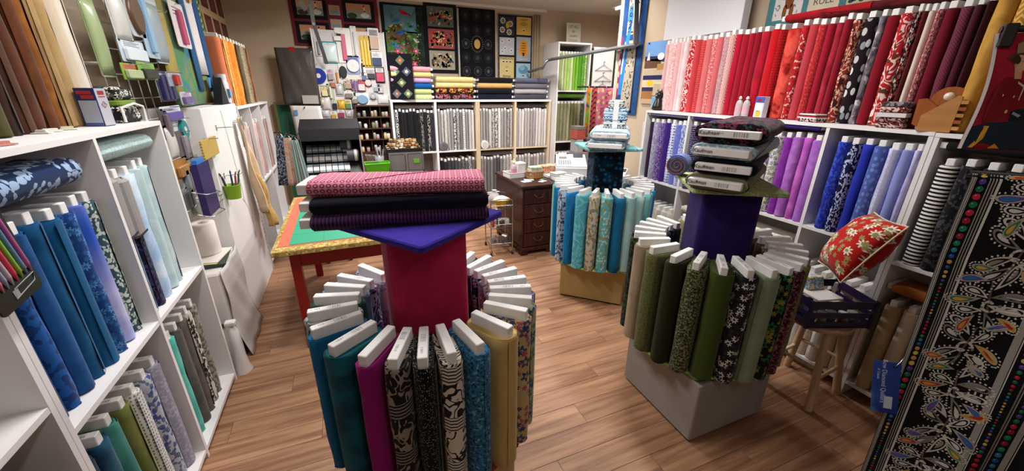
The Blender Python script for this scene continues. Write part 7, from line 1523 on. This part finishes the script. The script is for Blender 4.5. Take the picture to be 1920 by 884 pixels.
onrod(1109, 1118, 250, 'red orange and navy patterned cloth hanging beside the pink one', fab('zig', '#b83c20', '#1c2c4c', s=.3))
onrod(1100, 1107, 256, 'narrow bright green and orange ribbon cloth at corner shelf end', fab('batik', '#6cae2c', '#c8501c', '#1c2c6c', .5))
o = thing('white_screen', 'plain white panel with hangers behind the grey rail', 'panel', (4.3, 6.2, 0)); wbox('panel', WHITE, o, 3.98, 4.40, 6.10, 6.14, 0, 2.46); wbox('green_edge_strip', pm('dark_green_edge', '#26301c', .6), o, 3.955, 3.979, 6.09, 6.15, 0, 2.44); wbox('green_edge_strip', pm('dark_green_edge', '#26301c', .6), o, 4.401, 4.43, 6.09, 6.15, 0, 2.44)
for k, z in enumerate((2.16, 1.99, 1.86)):
    o = thing('wire_hanger', '%s grey wire hanger on the plain white panel' % ('top', 'middle', 'bottom')[k], 'hanger', (4.20, 6.085, z)); b = MB(); b.tube([(-.17, 0, -.06), (0, 0, .03), (.17, 0, -.06), (-.17, 0, -.06)], .004, 6); b.tube([(0, 0, .03), (0, 0, .06), (.02, 0, .075), (.015, .0, .09)], .003, 6); b.build('wire', GREYMETAL, o); b = MB(); b.cyl((0, .015, .075), (0, -.01, .075), .005); b.build('peg', GREYMETAL, o)
o = thing('wall_sign', 'small cream sign with green lettering on top of corner shelf', 'sign', M=frame((3.62, 6.40, 2.507), (1, 0, 0), (0, .05, 1))); b = MB(); b.box(0, .27, 0, .33, -.012, 0); b.build('board', plain('#b8b4a0'), o); b = MB(); [b.box(x0, x1, y0, y1, 0, .006) for x0, x1, y0, y1 in ((0, .27, 0, .014), (0, .27, .316, .33), (0, .014, .014, .316), (.256, .27, .014, .316))]; b.build('frame', plain('#c8c4b4'), o)
for k, t_ in enumerate(('LET ALL', 'BE', 'HAPPY', 'TODAY')): text(t_, .05, plain('#4c5c54'), o, Matrix.Translation((.135, .27-k*.07, .001)))
for k, (x, y_, c, d) in enumerate([(3.20, 4.9, '#a8544c', 'red-topped'), (3.36, 4.84, '#5c5c60', 'grey')]):
    pass
o = thing('gift_tin_stand', 'grey stand carrying a red floral tin and folded packs by corner shelf', 'stand', (3.46, 5.45, 0)); b = MB(); b.box(-.16, .2, -.12, .12, 0, .86); b.build('cabinet', pm('grey_stand', '#86848a', .6), o)
for k, (x0, x1, z0, z1, c) in enumerate([(-.15, -.03, .861, 1.06, '#9c9c9e'), (-.17, .0, 1.061, 1.2, '#94443c'), (-.165, -.005, 1.201, 1.26, '#6c6460'), (.02, .18, .861, .95, '#8c1c24'), (.02, .19, .951, 1.02, '#8c8c8c'), (.03, .18, 1.021, 1.07, '#5c4c4c')]): b = MB(); b.rbox(x0, x1, -.1, .1, z0, z1-.001, .01); b.build('pack', fab('speck', c, mul(c, 1.5)) if k in (1, 4) else plain(c), o)
# white boards leaning at the far end of right unit
for k in range(4):
    c = ['#d8d8da', '#c8d0d4', '#dcdada', '#5c9ca0'][k]; o = thing('foam_board', '%s board leaning at the far end of right shelf' % ('first white', 'second white', 'third white', 'teal')[k], 'board', M=Matrix.Translation((2.80+.05*k, 3.20+.03*k, .831 if False else .002)) @ Matrix.Rotation(radians(-2), 4, 'X'), group=None); b = MB(); b.box(-.02, .02, 0, .012, 0, 1.50-.02*k); b.build('board', plain(c, .5), o); b = MB(); b.box(-.021, .021, -.001, .0, .02, .06); b.build('edge_label', plain('#a8a8a8'), o)
o = thing('dark_box_unit', 'black speaker-like crate behind the galaxy-column display', 'crate', (2.68, 3.45, 0)); b = MB(); b.rbox(-.10, .14, -.07, .2, 0, .74, .012); b.build('body', BLACKP, o); b = MB(); b.box(-.08, .12, -.074, -.069, .1, .66); b.build('grille', pm('dark_green_mesh', '#1c2c24', .8), o)
